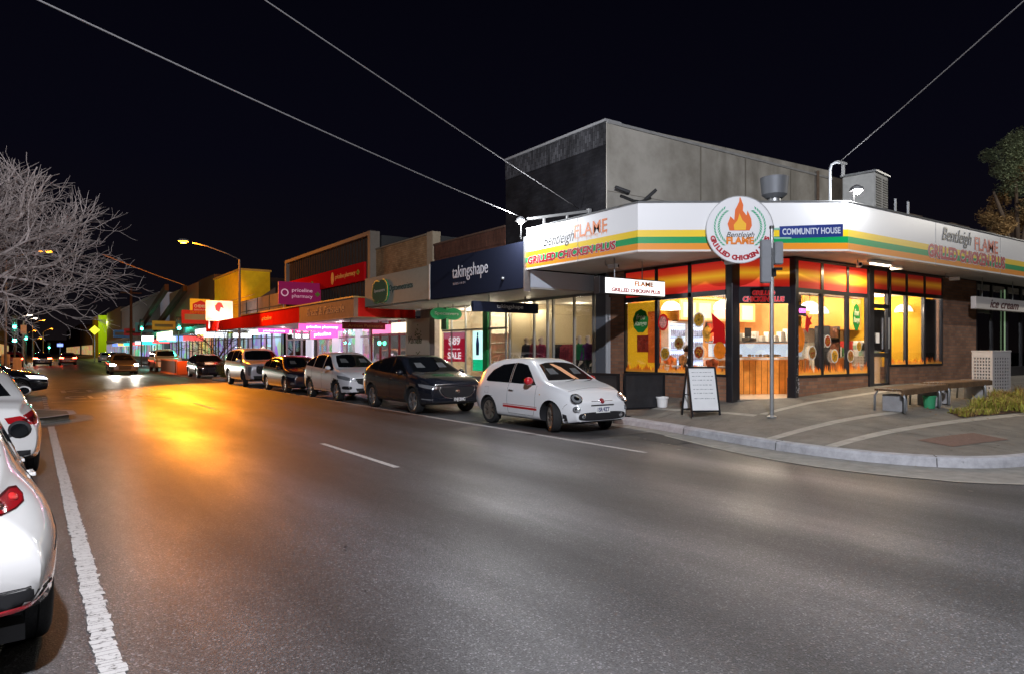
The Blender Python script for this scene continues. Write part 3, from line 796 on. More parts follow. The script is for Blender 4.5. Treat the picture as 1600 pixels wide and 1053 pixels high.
# ---------- black crossover with shield grille
BK=paint('black_car_paint',(.012,.014,.022),.2,.22)
cx=dict(L=4.40,W=1.80,wr=.345,wx=(1.33,-1.32),paint=BK,cf=.7,tf=.17,cr=.55,tr=.15,tum=.42,nose=.22,nz=.72,tail=.2,tz=.9,clad=.075,cz=.34,
 top=[(-2.2,.96),(-2.1,1.05),(-1.85,1.17),(-1.4,1.36),(-.9,1.48),(-.4,1.53),(-.1,1.53),(.25,1.49),(1.05,1.065),(1.3,1.03),(1.8,.95),(2.1,.86),(2.2,.78)],
 belt=[(-2.2,.90),(-1.9,1.08),(-1.4,1.09),(-1.0,1.04),(0,.99),(1.05,.95),(1.7,.86),(2.2,.70)],
 sill=[(-2.2,.42),(-1.9,.30),(-1,.25),(1,.25),(1.8,.24),(2.2,.30)])
gs=glassband(cx,.95,-1.5,.075,(-.05,-.95))
c=suv('parked_car','black crossover with a chrome-edged shield grille, parked behind the small white hatchback','crossover',(9.08,17.75,0),cx,(mat('rim_silver',(.5,.5,.52),.3,metal=.9),5,1),gs,
 [(-.66,1.10),(-.3,1.09),(.3,1.09),(.66,1.10),(.60,1.28),(.50,1.44),(.25,1.475),(-.25,1.475),(-.50,1.44),(-.60,1.28)],None,None)
c.doors([[(-.04,1.03),(-.06,.6),(0,.36),(.95,.36),(1.0,.6),(.98,.97)],[(-.08,.36),(-.75,.36),(-.95,.55),(-1.03,.8),(-1.05,1.05)]],[(.1,.9,BK),(-.85,.93,BK)])
c.mirror(.78,1.04,BK)
c.patch('grille',[(-.46,.72),(.46,.72),(.50,.64),(.36,.47),(.2,.44),(-.2,.44),(-.36,.47),(-.50,.64)],0,PLASTIC,.006,cuts=4)
gr=c.root.children[-1]; cm=MB(); c.seam([(-.50,.74),(-.53,.64),(-.47,.54),(-.37,.46),(-.2,.425),(0,.42),(.2,.425),(.37,.46),(.47,.54),(.53,.64),(.50,.74)],0,.013,cm); cm.build('grille_surround',CHROME,gr,smooth=True)
mb=MB()
for k in range(5): c.seam([(a*.06,.49+k*.045) for a in range(-7,8) if abs(a*.06)<.36+k*.03],0,.005,mb)
mb.build('grille_bar',DARK,gr)
c.blob('badge',0,.60,0,.075,.055,CHROME,.02)
for sy in (-1,1):
    hl=c.patch('headlight',[(sy*p[0],p[1]) for p in [(.48,.74),(.74,.78),(.92,.80),(.90,.73),(.70,.68),(.50,.68)]][::sy],sy*R(18),HEADGLASS,.006,cuts=4)
    c.patch('indicator_lamp',[(sy*p[0],p[1]) for p in [(.62,.42),(.85,.43),(.85,.40),(.62,.39)]][::sy],sy*R(18),HEADGLASS,.006,cuts=3)
c.patch('lower_grille',[(-.55,.27),(.55,.27),(.62,.36),(-.62,.36)],0,PLASTIC,.006,cuts=4)
c.plate(.05,.40,0,'1NJ·2HC',m=mat('plate_black',(.02,.02,.02),.4),tm=WHITE)
for sy in (-1,1):
    c.patch('seat_headrest',[(sy*.34-.13,1.2),(sy*.34+.13,1.2),(sy*.34+.1,1.33),(sy*.34-.1,1.33)],0,mat('seat_grey',(.10,.105,.11),.5),.008,cuts=2)
    c.blob('tail_lamp',sy*.70,.95,PI-sy*R(25),.16,.05,REDLENS,.02)

# ---------- white compact crossover
WS=paint('white_car_paint',(.62,.62,.66))
hr=dict(L=4.32,W=1.77,wr=.335,wx=(1.30,-1.30),paint=WS,cf=.7,tf=.19,cr=.5,tr=.15,tum=.42,nose=.2,nz=.72,tail=.2,tz=.9,clad=.05,cz=.30,
 top=[(-2.16,1.0),(-2.06,1.10),(-1.8,1.27),(-1.35,1.47),(-.75,1.59),(-.1,1.60),(.3,1.54),(1.12,1.075),(1.35,1.04),(1.8,.95),(2.05,.86),(2.16,.76)],
 belt=[(-2.16,.92),(-1.8,1.09),(-1.0,1.05),(0,1.0),(1.1,.95),(1.7,.85),(2.16,.68)],
 sill=[(-2.16,.42),(-1.9,.30),(-1,.24),(1,.24),(1.8,.24),(2.16,.30)])
c=suv('parked_car','white compact crossover with a dark grille, parked between two black cars','crossover',(9.08,23.35,0),hr,(mat('rim_silver',(.5,.5,.52),.3,metal=.9),5,1),glassband(hr,1.0,-1.7,.08,(0,-.95)),
 [(-.66,1.11),(-.3,1.10),(.3,1.10),(.66,1.11),(.60,1.3),(.50,1.49),(.25,1.53),(-.25,1.53),(-.50,1.49),(-.60,1.3)],None,None)
c.doors([[(0,1.03),(-.02,.6),(.02,.36),(.97,.36),(1.05,.6),(1.0,.97)],[(-.05,.36),(-.75,.36),(-.95,.55),(-1.03,.8),(-1.05,1.05)]],[(.12,.92,WS)])
c.mirror(.82,1.05,WS)
g1=c.patch('grille',[(-.52,.76),(.52,.76),(.42,.60),(.25,.55),(-.25,.55),(-.42,.60)],0,PLASTIC,.006,cuts=4)
cm=MB(); c.seam([(a*.06,.735-.0006*a*a) for a in range(-9,10)],0,.018,cm); cm.build('grille_bar',CHROME,g1,smooth=True)
for sy in (-1,1):
    c.patch('headlight',[(sy*p[0],p[1]) for p in [(.46,.76),(.74,.83),(.98,.86),(.95,.76),(.70,.70),(.50,.69)]][::sy],sy*R(20),HEADGLASS,.006,cuts=4)
    c.patch('fog_lamp_recess',oval(sy*.66,.46,.16,.055,20,.6)[::1],sy*R(20),PLASTIC,.006,cuts=3)
c.patch('lower_grille',[(-.42,.30),(.42,.30),(.50,.44),(-.50,.44)],0,PLASTIC,.006,cuts=4)
c.plate(0,.48,0,'1KD·6QP')
for sy in (-1,1): c.patch('seat_headrest',[(sy*.34-.13,1.26),(sy*.34+.13,1.26),(sy*.34+.1,1.39),(sy*.34-.1,1.39)],0,MATS['seat_grey'],.008,cuts=2)

# ---------- black compact hatch further back
mzd=dict(L=4.35,W=1.77,wr=.32,wx=(1.30,-1.30),paint=paint('dark_blue_paint',(.013,.014,.03),.3),cf=.7,tf=.18,cr=.5,tr=.15,tum=.44,nose=.25,nz=.66,tail=.2,tz=.8,
 top=[(-2.17,.92),(-2.0,1.02),(-1.6,1.25),(-1.1,1.40),(-.5,1.45),(0,1.44),(.35,1.38),(1.1,.97),(1.35,.93),(1.8,.84),(2.05,.76),(2.17,.66)],
 belt=[(-2.17,.84),(-1.8,.97),(-1.0,.94),(0,.90),(1.1,.86),(1.7,.77),(2.17,.60)],
 sill=[(-2.17,.36),(-1.9,.25),(-1,.19),(1,.19),(1.8,.19),(2.17,.25)])
c=suv('parked_car','dark blue-black sedan shining orange, parked in front of the large silver four-wheel drive','sedan',(9.05,28.9,0),mzd,(mat('rim_silver',(.5,.5,.52),.3,metal=.9),7),glassband(mzd,1.0,-1.6,.07,(0,-.9)),
 [(-.64,1.0),(-.3,.99),(.3,.99),(.64,1.0),(.58,1.18),(.49,1.34),(.25,1.375),(-.25,1.375),(-.49,1.34),(-.58,1.18)],None,None)
c.mirror(.8,.94,mzd['paint'])
c.patch('grille',[(-.42,.66),(.42,.66),(.36,.46),(-.36,.46)],0,PLASTIC,.006,cuts=4)
for sy in (-1,1):
    c.patch('headlight',[(sy*p[0],p[1]) for p in [(.46,.70),(.74,.75),(.95,.76),(.93,.66),(.70,.61),(.48,.62)]][::sy],sy*R(20),HEADGLASS,.006,cuts=4)
    c.patch('fog_lamp',oval(sy*.68,.38,.08,.05,16,.8),sy*R(20),HEADGLASS,.006,cuts=3)
c.patch('lower_grille',[(-.5,.25),(.5,.25),(.55,.36),(-.55,.36)],0,PLASTIC,.006,cuts=4)
c.plate(.15,.44,0,'1FX·5LM')
for sy in (-1,1): c.patch('seat_headrest',[(sy*.34-.12,1.13),(sy*.34+.12,1.13),(sy*.34+.1,1.25),(sy*.34-.1,1.25)],0,MATS['seat_grey'],.008,cuts=2)

# ---------- large silver four-wheel drive
SV=paint('silver_paint',(.50,.50,.55),.15)
pal=dict(L=4.98,W=1.97,wr=.385,wx=(1.50,-1.42),paint=SV,cf=.6,tf=.12,cr=.4,tr=.1,tum=.30,nose=.1,nz=.8,tail=.12,tz=1.0,clad=.04,cz=.34,
 top=[(-2.49,1.25),(-2.4,1.4),(-2.2,1.62),(-1.9,1.71),(-1.0,1.76),(0,1.76),(.45,1.70),(1.15,1.22),(1.35,1.18),(2.0,1.12),(2.35,1.06),(2.49,.96)],
 belt=[(-2.49,1.12),(-2.0,1.14),(-1.0,1.11),(0,1.09),(1.1,1.07),(1.9,1.0),(2.49,.86)],
 sill=[(-2.49,.46),(-2.1,.34),(-1,.27),(1,.27),(2.0,.28),(2.49,.36)])
c=suv('parked_car','large boxy silver-white four-wheel drive with a broad dark grille','four-wheel drive',(8.98,34.9,0),pal,(mat('rim_silver',(.5,.5,.52),.3,metal=.9),6,1),glassband(pal,1.02,-2.2,.09,(.1,-.95)),
 [(-.76,1.25),(-.3,1.24),(.3,1.24),(.76,1.25),(.72,1.45),(.64,1.62),(.3,1.67),(-.3,1.67),(-.64,1.62),(-.72,1.45)],None,None,steer=R(-12))
c.mirror(.92,1.16,SV,w=.16,h=.16)
c.patch('grille',oval(0,.80,.62,.22,24,.5),0,PLASTIC,.006,cuts=5)
gr=c.root.children[-1]; mb=MB()
for zz in (.66,.75,.84,.93): c.seam([(a*.08,zz) for a in range(-7,8)],0,.012,mb)
mb.build('grille_bar',CHROME,gr,smooth=True)
for sy in (-1,1):
    c.patch('headlight',[(sy*p[0],p[1]) for p in [(.74,.92),(.88,.93),(.88,.55),(.78,.52),(.74,.60)]][::sy],sy*R(14),HEADGLASS,.006,cuts=4)
c.patch('lower_grille',[(-.7,.38),(.7,.38),(.75,.52),(-.75,.52)],0,PLASTIC,.006,cuts=4)
rb=MB()
for sy in (-1,1): rb.tube([(.2,sy*.66,1.79),(-.2,sy*.67,1.83),(-1.6,sy*.67,1.82),(-1.9,sy*.66,1.76)],.018,6)
rb.build('roof_rail',CHROME,c.root,smooth=True); c.plate(0,.47,0,'1RT·4YS')

# ---------- dark hatch and pale utility further along
c=suv('parked_car','dark hatchback in shadow behind the orange barrier end','hatchback',(9.0,46.5,0),dict(mzd,paint=BK),(mat('rim_silver',(.5,.5,.52),.3,metal=.9),7),glassband(mzd,1.0,-1.6,.07,(0,-.9)),
 [(-.64,1.0),(0,.99),(.64,1.0),(.58,1.18),(.49,1.34),(0,1.375),(-.49,1.34),(-.58,1.18)],None,None)
c.mirror(.8,.94,BK)
for sy in (-1,1):
    c.patch('headlight',[(sy*p[0],p[1]) for p in [(.46,.70),(.95,.76),(.93,.64),(.48,.60)]][::sy],sy*R(20),HEADGLASS,.006,cuts=4)
c.patch('grille',[(-.42,.66),(.42,.66),(.36,.36),(-.36,.36)],0,PLASTIC,.006,cuts=4)
c=suv('parked_car','pale van-like car parked beyond the orange barrier, farthest in the row','wagon',(9.0,63.2,0),dict(pal,paint=mat('cream_paint',(.5,.46,.42),.3,coat=1)),(mat('rim_silver',(.5,.5,.52),.3,metal=.9),6),glassband(pal,1.02,-2.2,.09,(.1,-.95)),
 [(-.76,1.25),(0,1.24),(.76,1.25),(.72,1.45),(.64,1.62),(0,1.67),(-.64,1.62),(-.72,1.45)],None,None)
for sy in (-1,1):
    c.patch('headlight',[(sy*p[0],p[1]) for p in [(.5,.92),(.9,.93),(.9,.78),(.5,.78)]][::sy],sy*R(14),HEADGLASS,.006,cuts=4)
c.patch('grille',[(-.45,.9),(.45,.9),(.45,.72),(-.45,.72)],0,PLASTIC,.006,cuts=4)

# ---------- oncoming car with headlights on
c=suv('oncoming_car','dark oncoming car with both headlights blazing in the right-hand lane','car',(5.3,57.0,0),dict(mzd,paint=mat('grey_car',(.10,.10,.11),.3,metal=.4,coat=1)),(mat('rim_silver',(.5,.5,.52),.3,metal=.9),7),glassband(mzd,1.0,-1.6,.07,(0,-.9)),
 [(-.64,1.0),(0,.99),(.64,1.0),(.58,1.18),(.49,1.34),(0,1.375),(-.49,1.34),(-.58,1.18)],None,None,group='moving traffic')
for sy in (-1,1):
    c.patch('headlight',[(sy*p[0],p[1]) for p in [(.46,.72),(.92,.76),(.90,.63),(.48,.60)]][::sy],sy*R(20),mat('headlight_on',(.8,.8,.8),.3,emit=(1,.93,.8),es=140),.008,cuts=4)
    l=lamp('headlight_beam','SPOT',(5.3+sy*.62,54.7,.68),800,(1,.92,.78),.06,None,spot=R(46),blend=.8); aim(l,(-.05,-1,-.035)); l.parent=c.root; l.matrix_parent_inverse=c.root.matrix_basis.inverted()
c.patch('grille',[(-.42,.66),(.42,.66),(.36,.36),(-.36,.36)],0,PLASTIC,.006,cuts=4)

# ---------- traffic ahead with brake lights on (left lane, far)
def far_rear(label,loc,paintm,q=mzd):
    c=Car('queued_car',label,'car',loc,R(90),dict(q,paint=paintm),'cars queued at the lights')
    c.patch('rear_window',[(-.55,1.05),(.55,1.05),(.42,1.30),(-.42,1.30)],PI,CARGLASS,.006,cuts=4)
    for sy in (-1,1): c.patch('brake_light',[(sy*.45,.78),(sy*.84,.80),(sy*.84,.92),(sy*.45,.90)][::-sy],PI,mat('brake_on',(.3,0,0),.4,emit=(1,.05,.02),es=60),.01,cuts=3)
    c.plate(0,.55,PI,'1PB·8WD'); c.wheels(STEEL,5); return c
rd=paint('dark_red_paint',(.20,.012,.012))
far_rear('dark red car waiting at the lights, rightmost of the queue with brake lights on',(3.4,97,0),rd)
far_rear('dark car with brake lights on in the middle of the queue',(.9,92,0),BK,mzd)
far_rear('larger dark red car at the left of the queue with brake lights on',(-1.6,88,0),rd,dict(hr))

# ---------- near white hatchback at the left edge (seen from behind its right rear corner)
WN=paint('near_white_paint',(.56,.55,.54),0,.2)
nh=dict(L=4.45,W=1.80,wr=.335,wx=(1.35,-1.36),paint=WN,cf=.7,tf=.17,cr=.8,tr=.17,tum=.50,shoulder=.93,nose=.25,nz=.66,tail=.42,tz=.72,bustle=.05,bz=.62,gap=.03,rsh=.14,
 top=[(-2.22,.93),(-2.1,1.03),(-1.7,1.24),(-1.2,1.38),(-.5,1.44),(0,1.43),(.35,1.37),(1.1,.97),(1.35,.93),(1.8,.84),(2.05,.76),(2.22,.66)],
 belt=[(-2.22,.84),(-1.8,.95),(-1.0,.95),(0,.91),(1.1,.87),(1.7,.77),(2.22,.60)],
 sill=[(-2.22,.40),(-2.0,.37),(-1.75,.26),(-1,.19),(1,.19),(1.8,.19),(2.22,.25)])
c=Car('parked_car','white hatchback at the left edge seen from its right rear corner, nearest the camera','hatchback',(-.94,6.16,0),R(96),nh,'cars parked along the near kerb')
c.side('side_window',[(-1.05,1.0),(.9,.95),(.5,1.2),(.1,1.33),(-.5,1.36),(-1.0,1.32)],CARGLASS,.005,cuts=5)
c.side('window_trim',[(-1.35,1.02),(-1.08,1.0),(-1.03,1.32),(-1.2,1.25)],PLASTIC,.005,cuts=4)
c.patch('rear_window',[(-.56,1.0),(.56,1.0),(.48,1.22),(.38,1.30),(-.38,1.30),(-.48,1.22)],PI,CARGLASS,.006,cuts=4)
for sy in (-1,1):
    yw=PI+sy*R(32)
    t=c.patch('tail_lamp',[(p[0]*sy,p[1]) for p in [(.28,.925),(.44,.945),(.58,.965),(.655,.955),(.67,.915),(.635,.885),(.54,.870),(.42,.865),(.30,.87)]][::-sy],yw,REDDARK,.006,cuts=4)
    c.patch('lens',[(p[0]*sy,p[1]) for p in [(.34,.92),(.46,.938),(.58,.957),(.64,.947),(.655,.915),(.62,.891),(.54,.877),(.44,.873),(.36,.877)]][::-sy],yw,REDLENS,.012,cuts=4,parent=t)
    c.blob('lens_ring',sy*.43,.905,yw,.036,.024,REDDARK,.018,parent=t); c.blob('lens_ring',sy*.565,.915,yw,.036,.024,mat('lens_bright',(.6,.03,.03),.1,coat=1),.022,parent=t)
rf=c.patch('rear_diffuser',[(-.9,.38),(-.86,.46),(-.70,.52),(-.3,.50),(.3,.50),(.70,.52),(.86,.46),(.9,.38),(.6,.34),(-.6,.34)],PI,PLASTIC,.006,cuts=5)
for sy in (-1,1):
    c.patch('reflector',[(p[0]*sy,p[1]) for p in [(.40,.43),(.80,.47),(.78,.445),(.40,.40)]][::-sy],PI+sy*R(22),mat('reflector_red',(.55,.008,.02),.25,coat=1),.012,cuts=4)
tr=MB(); c.seam([(-.88,.46),(-.80,.505),(-.70,.53),(-.5,.52),(-.3,.505),(0,.50),(.3,.505),(.5,.52),(.70,.53),(.80,.505),(.88,.46)],PI,.007,tr); tr.build('bumper_trim',CHROME,c.root,smooth=True)
c.doors([[(-.1,.95),(-.12,.5),(-.05,.28),(.98,.28),(1.05,.6),(1.0,.9)],[(-.12,.28),(-.8,.28),(-.97,.5),(-1.02,.8),(-1.08,.96)],[(-1.95,.62),(-1.72,.66),(-1.5,.74)]],[(.1,.84,WN),(-.85,.87,WN)])
c.wheels(mat('rim_graphite',(.10,.09,.085),.35,metal=.9),10,double=True,width=.215,rimr=.235)
c.mirror(.80,.97,PLASTIC,d=.18,w=.11,h=.12); c.plate(0,.66,PI,'1QZ·3BV')
sp_=MB(); sp_.prism([(-.55,0),(.55,0),(.6,.12),(-.6,.12)],0,.03,Matrix.Translation((-1.78,0,1.27))@Matrix.Rotation(R(-12),4,'Y')@Matrix.Rotation(PI/2,4,'Z')); sp_.build('roof_spoiler',WN,c.root,bevel=.01)
bp_=MB(); bp_.box((-2.05,-.7,.22),(-1.9,.7,.3)); bp_.tube([(-2.12,-.55,.27),(-1.8,-.55,.27)],.035,12); bp_.build('underbody',DARK,c.root)

# ---------- white coupe-like sedan ahead of it
wt=dict(nh,L=4.75,wx=(1.42,-1.38),wr=.34,cr=.9,tr=.15,tail=.30,tz=.78,bustle=.04,bz=.80,
 top=[(-2.37,.93),(-2.2,1.0),(-1.9,1.03),(-1.3,1.22),(-.8,1.36),(-.2,1.41),(.2,1.39),(.5,1.32),(1.2,.97),(1.5,.92),(2.0,.83),(2.25,.74),(2.37,.64)],
 belt=[(-2.37,.85),(-1.9,.96),(-1.0,.94),(0,.91),(1.1,.88),(1.7,.79),(2.37,.60)],
 sill=[(-2.37,.33),(-1.9,.24),(-1,.19),(1,.19),(1.8,.19),(2.37,.25)])
c=Car('parked_car','white sedan with slim red tail lamps, second along the left kerb','sedan',(-.96,12.78,0),R(96),wt,'cars parked along the near kerb')
c.side('side_window',[(-1.35,1.03),(.95,.96),(.55,1.2),(.15,1.31),(-.5,1.33),(-1.0,1.25)],CARGLASS,.005,cuts=5)
c.patch('rear_window',[(-.55,1.07),(.55,1.07),(.45,1.26),(.3,1.32),(-.3,1.32),(-.45,1.26)],PI,CARGLASS,.006,cuts=4)
for sy in (-1,1):
    yw=PI+sy*R(28)
    t=c.patch('tail_lamp',[(p[0]*sy,p[1]) for p in [(.25,.83),(.80,.90),(.87,.87),(.86,.76),(.80,.73),(.45,.735),(.28,.76)]][::-sy],yw,REDLENS,.006,cuts=4)
    c.patch('lens',[(p[0]*sy,p[1]) for p in [(.40,.81),(.72,.84),(.78,.80),(.70,.77),(.45,.77)]][::-sy],yw,REDDARK,.011,cuts=3,parent=t)
c.patch('rear_diffuser',[(-.7,.30),(-.7,.42),(.7,.42),(.7,.30)],PI,PLASTIC,.006,cuts=4)
c.wheels(STEEL,10,width=.22,rimr=.24,double=True); c.mirror(.9,.98,WN,d=.19); c.plate(0,.62,PI,'1DL·7HG')
c.doors([[(-.05,.95),(-.07,.5),(0,.28),(1.05,.28),(1.1,.6),(1.05,.9)],[(-.07,.28),(-.75,.28),(-.95,.5),(-1.02,.8),(-1.08,.96)]],[(.15,.84,WN),(-.8,.87,WN)])

# ---------- dark car nosing out of the side street on the left
nd=dict(nh,paint=BK,nose=.3,nz=.6,bustle=0)
c=Car('turning_car','dark car nosing out from the left side street with its headlight lit','car',(-1.75,31.2,0),R(0),nd,'moving traffic')
c.side('side_window',[(-1.05,1.0),(.9,.95),(.5,1.2),(.1,1.33),(-.5,1.36),(-1.0,1.32)],CARGLASS,.005,cuts=5)
c.patch('windscreen',[(-.64,1.0),(0,.99),(.64,1.0),(.58,1.18),(.49,1.34),(0,1.375),(-.49,1.34),(-.58,1.18)],0,CARGLASS,.006,cuts=4)
for sy in (-1,1):
    c.patch('headlight',[(sy*p[0],p[1]) for p in [(.46,.72),(.95,.78),(.93,.66),(.48,.62)]][::sy],sy*R(24),mat('headlight_dim',(.8,.8,.8),.3,emit=(.85,.9,1),es=2.5),.008,cuts=4)
c.patch('grille',[(-.42,.60),(.42,.60),(.36,.36),(-.36,.36)],0,PLASTIC,.006,cuts=4)
c.wheels(mat('rim_graphite',(.10,.09,.085),.35,metal=.9),10,double=True); c.mirror(.80,.97,BK); c.plate(0,.42,0,'1UE·6KN')
# ================================================================= CORNER TAKEAWAY SHOP
def P(mb,name,m,root,part=None,**k): return wchild(mb.build(name,m,part or root,**k),root)
def T(name,body,m,pos,xd,root,part=None,**k): return text(name,body,k.pop('size',1),m,pos,xd,part or root,root,**k)
BR_X=brickmat('brick_brown_street',(.30,.15,.09),(.20,.10,.065),(.15,.125,.10),'Y')
BR_Y=brickmat('brick_brown_side',(.30,.155,.095),(.20,.105,.07),(.16,.13,.11),'X')
FR=mat('shop_frame_black',(.014,.014,.018),.35,coat=.3)
YEL=mat('yellow_wall',(.80,.45,.03),.6); CREAM=mat('cream_wall',(.72,.62,.42),.7,var=.05); CEIL=mat('ceiling_white',(.7,.66,.58),.8)
TILE=mat('pale_tile',(.5,.42,.32),.3,var=.1,vscale=3)
SOFF=mat('soffit_boards',(.50,.48,.45),.6,var=.08,vscale=3,bump=.2,bscale=8)
FZ0,FZ1=3.76,4.80
A1=(10.62,14.62); A2=(10.62,10.57); A3=(14.24,7.97); A4=(34,7.97)
shop=thing('corner_shop','brick corner takeaway shop with striped white fascia, flame-coloured transoms and bright yellow interior','shop',(13,10,.5))
fm=rampmat('fascia_stripes',[(0,(.75,.72,.68)),(.035,(.75,.72,.68)),(.04,(.85,.30,.02)),(.165,(.85,.30,.02)),(.17,(.0,.32,.09)),(.30,(.0,.32,.09)),(.305,(.9,.62,.02)),(.44,(.9,.62,.02)),(.445,(.82,.82,.83)),(1,(.82,.82,.83))],'Z',rough=.35)
# canopy: fascia (three faces) and soffit
fas=MB()
pts=[A1,A2,A3,A4]
for a,b in zip(pts,pts[1:]):
    a=Vector(a); b=Vector(b); d=(b-a).normalized(); n=Vector((d.y,-d.x))*.12
    ia=a-n; ib=b-n
out=[Vector(p) for p in pts]
inn=[Vector((A1[0]+.14,A1[1])),Vector((A2[0]+.14,A2[1]+.05)),Vector((A3[0]+.05,A3[1]+.14)),Vector((A4[0],A4[1]+.14))]
n=4; vs=[]
for z in (FZ0,FZ1):
    vs+=[(p.x,p.y,z) for p in out]+[(p.x,p.y,z) for p in inn]
fs=[]
for i in range(3):
    fs+=[(i,i+1,i+9,i+8),(i+4,i+12,i+13,i+5),(i+8,i+9,i+13,i+12),(i,i+4,i+5,i+1)]
fs+=[(0,8,12,4),(3,7,15,11)]
fas.add(vs,fs); fascia=P(fas,'fascia',fm,shop)
tb=MB(); tb.tube([(p.x-.005,p.y-.005,FZ1+.015) for p in out],.022,6); P(tb,'fascia_capping',STEEL,shop,fascia)
tb=MB()
for p in ((10.62,12.55),(22.0,7.97),(27.0,7.97),(18.2,7.97)): tb.box((p[0]-.003,p[1]-.004,FZ0),(p[0]+.003,p[1]+.004,FZ1))
P(tb,'panel_joint',mat('joint_grey',(.35,.35,.35),.6),shop,fascia)
sf=MB(); sf.add([(10.76,14.6,FZ0+.03),(10.76,10.66,FZ0+.03),(14.3,8.11,FZ0+.03),(34,8.11,FZ0+.03),(34,9.25,FZ0+.03),(14.29,9.25,FZ0+.03),(13.05,10.12,FZ0+.03),(13.05,14.6,FZ0+.03)],[(0,1,6,7),(1,2,5,6),(2,3,4,5)])
sof=P(sf,'soffit',SOFF,shop)
P(MB().add([(10.76,14.6,FZ1-.05),(10.76,10.66,FZ1-.05),(14.3,8.11,FZ1-.05),(34,8.11,FZ1-.05),(34,14.2,FZ1-.12),(13,14.6,FZ1-.12)],[(0,1,2,3,4,5)]),'roof',mat('roof_metal',(.2,.2,.2),.6,metal=.4),shop)
RED=mat('letter_red',(.42,.008,.02),.4); WHL=mat('letter_white',(.8,.8,.8),.4); INK=mat('letter_black',(.012,.012,.012),.4)
FLM=rampmat('flame_lettering',[(0,(.75,.5,.4)),(.25,(.75,.12,.02)),(.6,(.85,.32,.03)),(1,(.8,.22,.06))],'Z')
FLMG=rampmat('flame_lettering_gold',[(0,(.62,.05,.01)),(.5,(.85,.28,.02)),(1,(.62,.07,.01))],'Z')
def flame_word(x0,c,xd,root,part,h,w,m,nrm,z):
    """blocky dripping word: letters plus drips below"""
    T('flame_lettering','FLAME',m,c,xd,root,part,height=h,width=w,bold=.012,extrude=.0008)
    mb=MB(); rr=random.Random(int(abs(c[0])*100)); xd=Vector(xd); c=Vector(c)
    for k in range(22):
        u=-w/2+w*(k+.5)/22; l=rr.uniform(.02,.4)*h
        p=c+xd*u+Vector((0,0,-h/2)); q=p-Vector((0,0,l)); e=xd*w/90
        t=Vector(nrm)*.002
        mb.add([p-e+t,p+e+t,q+t],[(0,1,2)])
    P(mb,'lettering_drip',m,root,part)
# left face
outlined('GRILLED CHICKEN PLUS',(10.618,12.9,3.99),STREET,shop,fascia,3.3,.20,RED,WHL,(-1,0,0))
T('lettering','Bentleigh',INK,(10.617,13.28,4.36),(0,-1,.0),shop,fascia,height=.36,width=1.2,shear=.45,extrude=.0008)
flame_word(0,(10.617,12.1,4.48),STREET,shop,fascia,.30,1.15,FLM,(-1,0,0),4.4)
# right face: first set
outlined('GRILLED CHICKEN PLUS',(20.05,7.966,4.08),SIDE,shop,fascia,4.5,.34,RED,WHL,(0,-1,0),shear=.05)
T('lettering','Bentleigh',INK,(19.35,7.96,4.50),SIDE,shop,fascia,height=.44,width=1.65,shear=.4)
flame_word(0,(21.1,7.96,4.47),SIDE,shop,fascia,.34,1.45,FLMG,(0,-1,0),4.4)
# ---- walls
def wall_low(pts,z0,z1,m,name='wall',th=.22):
    mb=MB()
    for (a,b) in pts:
        a=Vector(a);b=Vector(b);d=(b-a).normalized();nn=Vector((-d.y,d.x))*th
        mb.prism([(a.x,a.y),(b.x,b.y),((b+nn).x,(b+nn).y),((a+nn).x,(a+nn).y)],z0,z1)
    return P(mb,name,m,shop)
Yw=[YX(976,13),YX(1026,13),YX(1078,13),YX(1137,13)]       # 13.4 .. 10.1
P(MB().box((13,Yw[3]-.0,.2),(13.22,Yw[0],1.06)),'wall',BR_X,shop)
P(MB().box((13,Yw[0],.2),(13.25,14.05,FZ0)),'wall_pier',BR_X,shop)
P(MB().box((13.02,14.05,.2),(13.3,14.62,FZ0)),'wall_panel',mat('slate_panel',(.10,.11,.13),.45),shop)
P(MB().box((12.97,14.07,.3),(13.02,14.14,3.3)).box((12.97,13.98,.3),(13.0,14.03,3.1)),'downpipe',mat('pipe_pale',(.5,.52,.55),.5),shop)
Xs=XY(1243,9.2); Xe=XY(1356,9.2); Xd0=XY(1362,9.2); Xd1=XY(1388,9.2); Xw=[XY(p,9.2) for p in (1390,1416,1444,1472)]; XE=XY(1525,9.2)
P(MB().box((Xs,9.2,.2),(Xe+.03,9.42,1.04)),'wall',BR_Y,shop)
P(MB().box((Xd1,9.2,.2),(Xw[3],9.42,1.24)),'wall',BR_Y,shop)
P(MB().box((Xw[3],9.2,.2),(XE,9.45,FZ0)),'wall',BR_Y,shop)
P(MB().box((XE-.25,9.45,.2),(XE,14.2,FZ1)),'wall',mat('dark_render',(.03,.03,.035),.8),shop)
# door columns
col=MB(); 
for (a,b) in ((pX(1137,13),pX(1152,13.05)),):
    col.box((12.94,9.93,.25),(13.22,10.1,FZ0))
col2=MB().box((14.13,9.13,.25),(Xs+.02,9.33,FZ0))
P(col,'door_column',FR,shop,bevel=.01); P(col2,'door_column',FR,shop,bevel=.01)
# graffiti-like scuffs low on the right column
sc=MB(); rr=random.Random(5)
for k in range(40):
    z=.7+rr.random()**1.5*1.3; x=14.15+rr.random()*.1
    sc.add([(x,9.126,z),(x+rr.uniform(.01,.05),9.126,z+rr.uniform(-.02,.03)),(x+rr.uniform(0,.03),9.126,z+rr.uniform(.02,.07))],[(0,1,2)])
P(sc,'paint_scuff',mat('scuff_white',(.45,.44,.45),.8),shop)
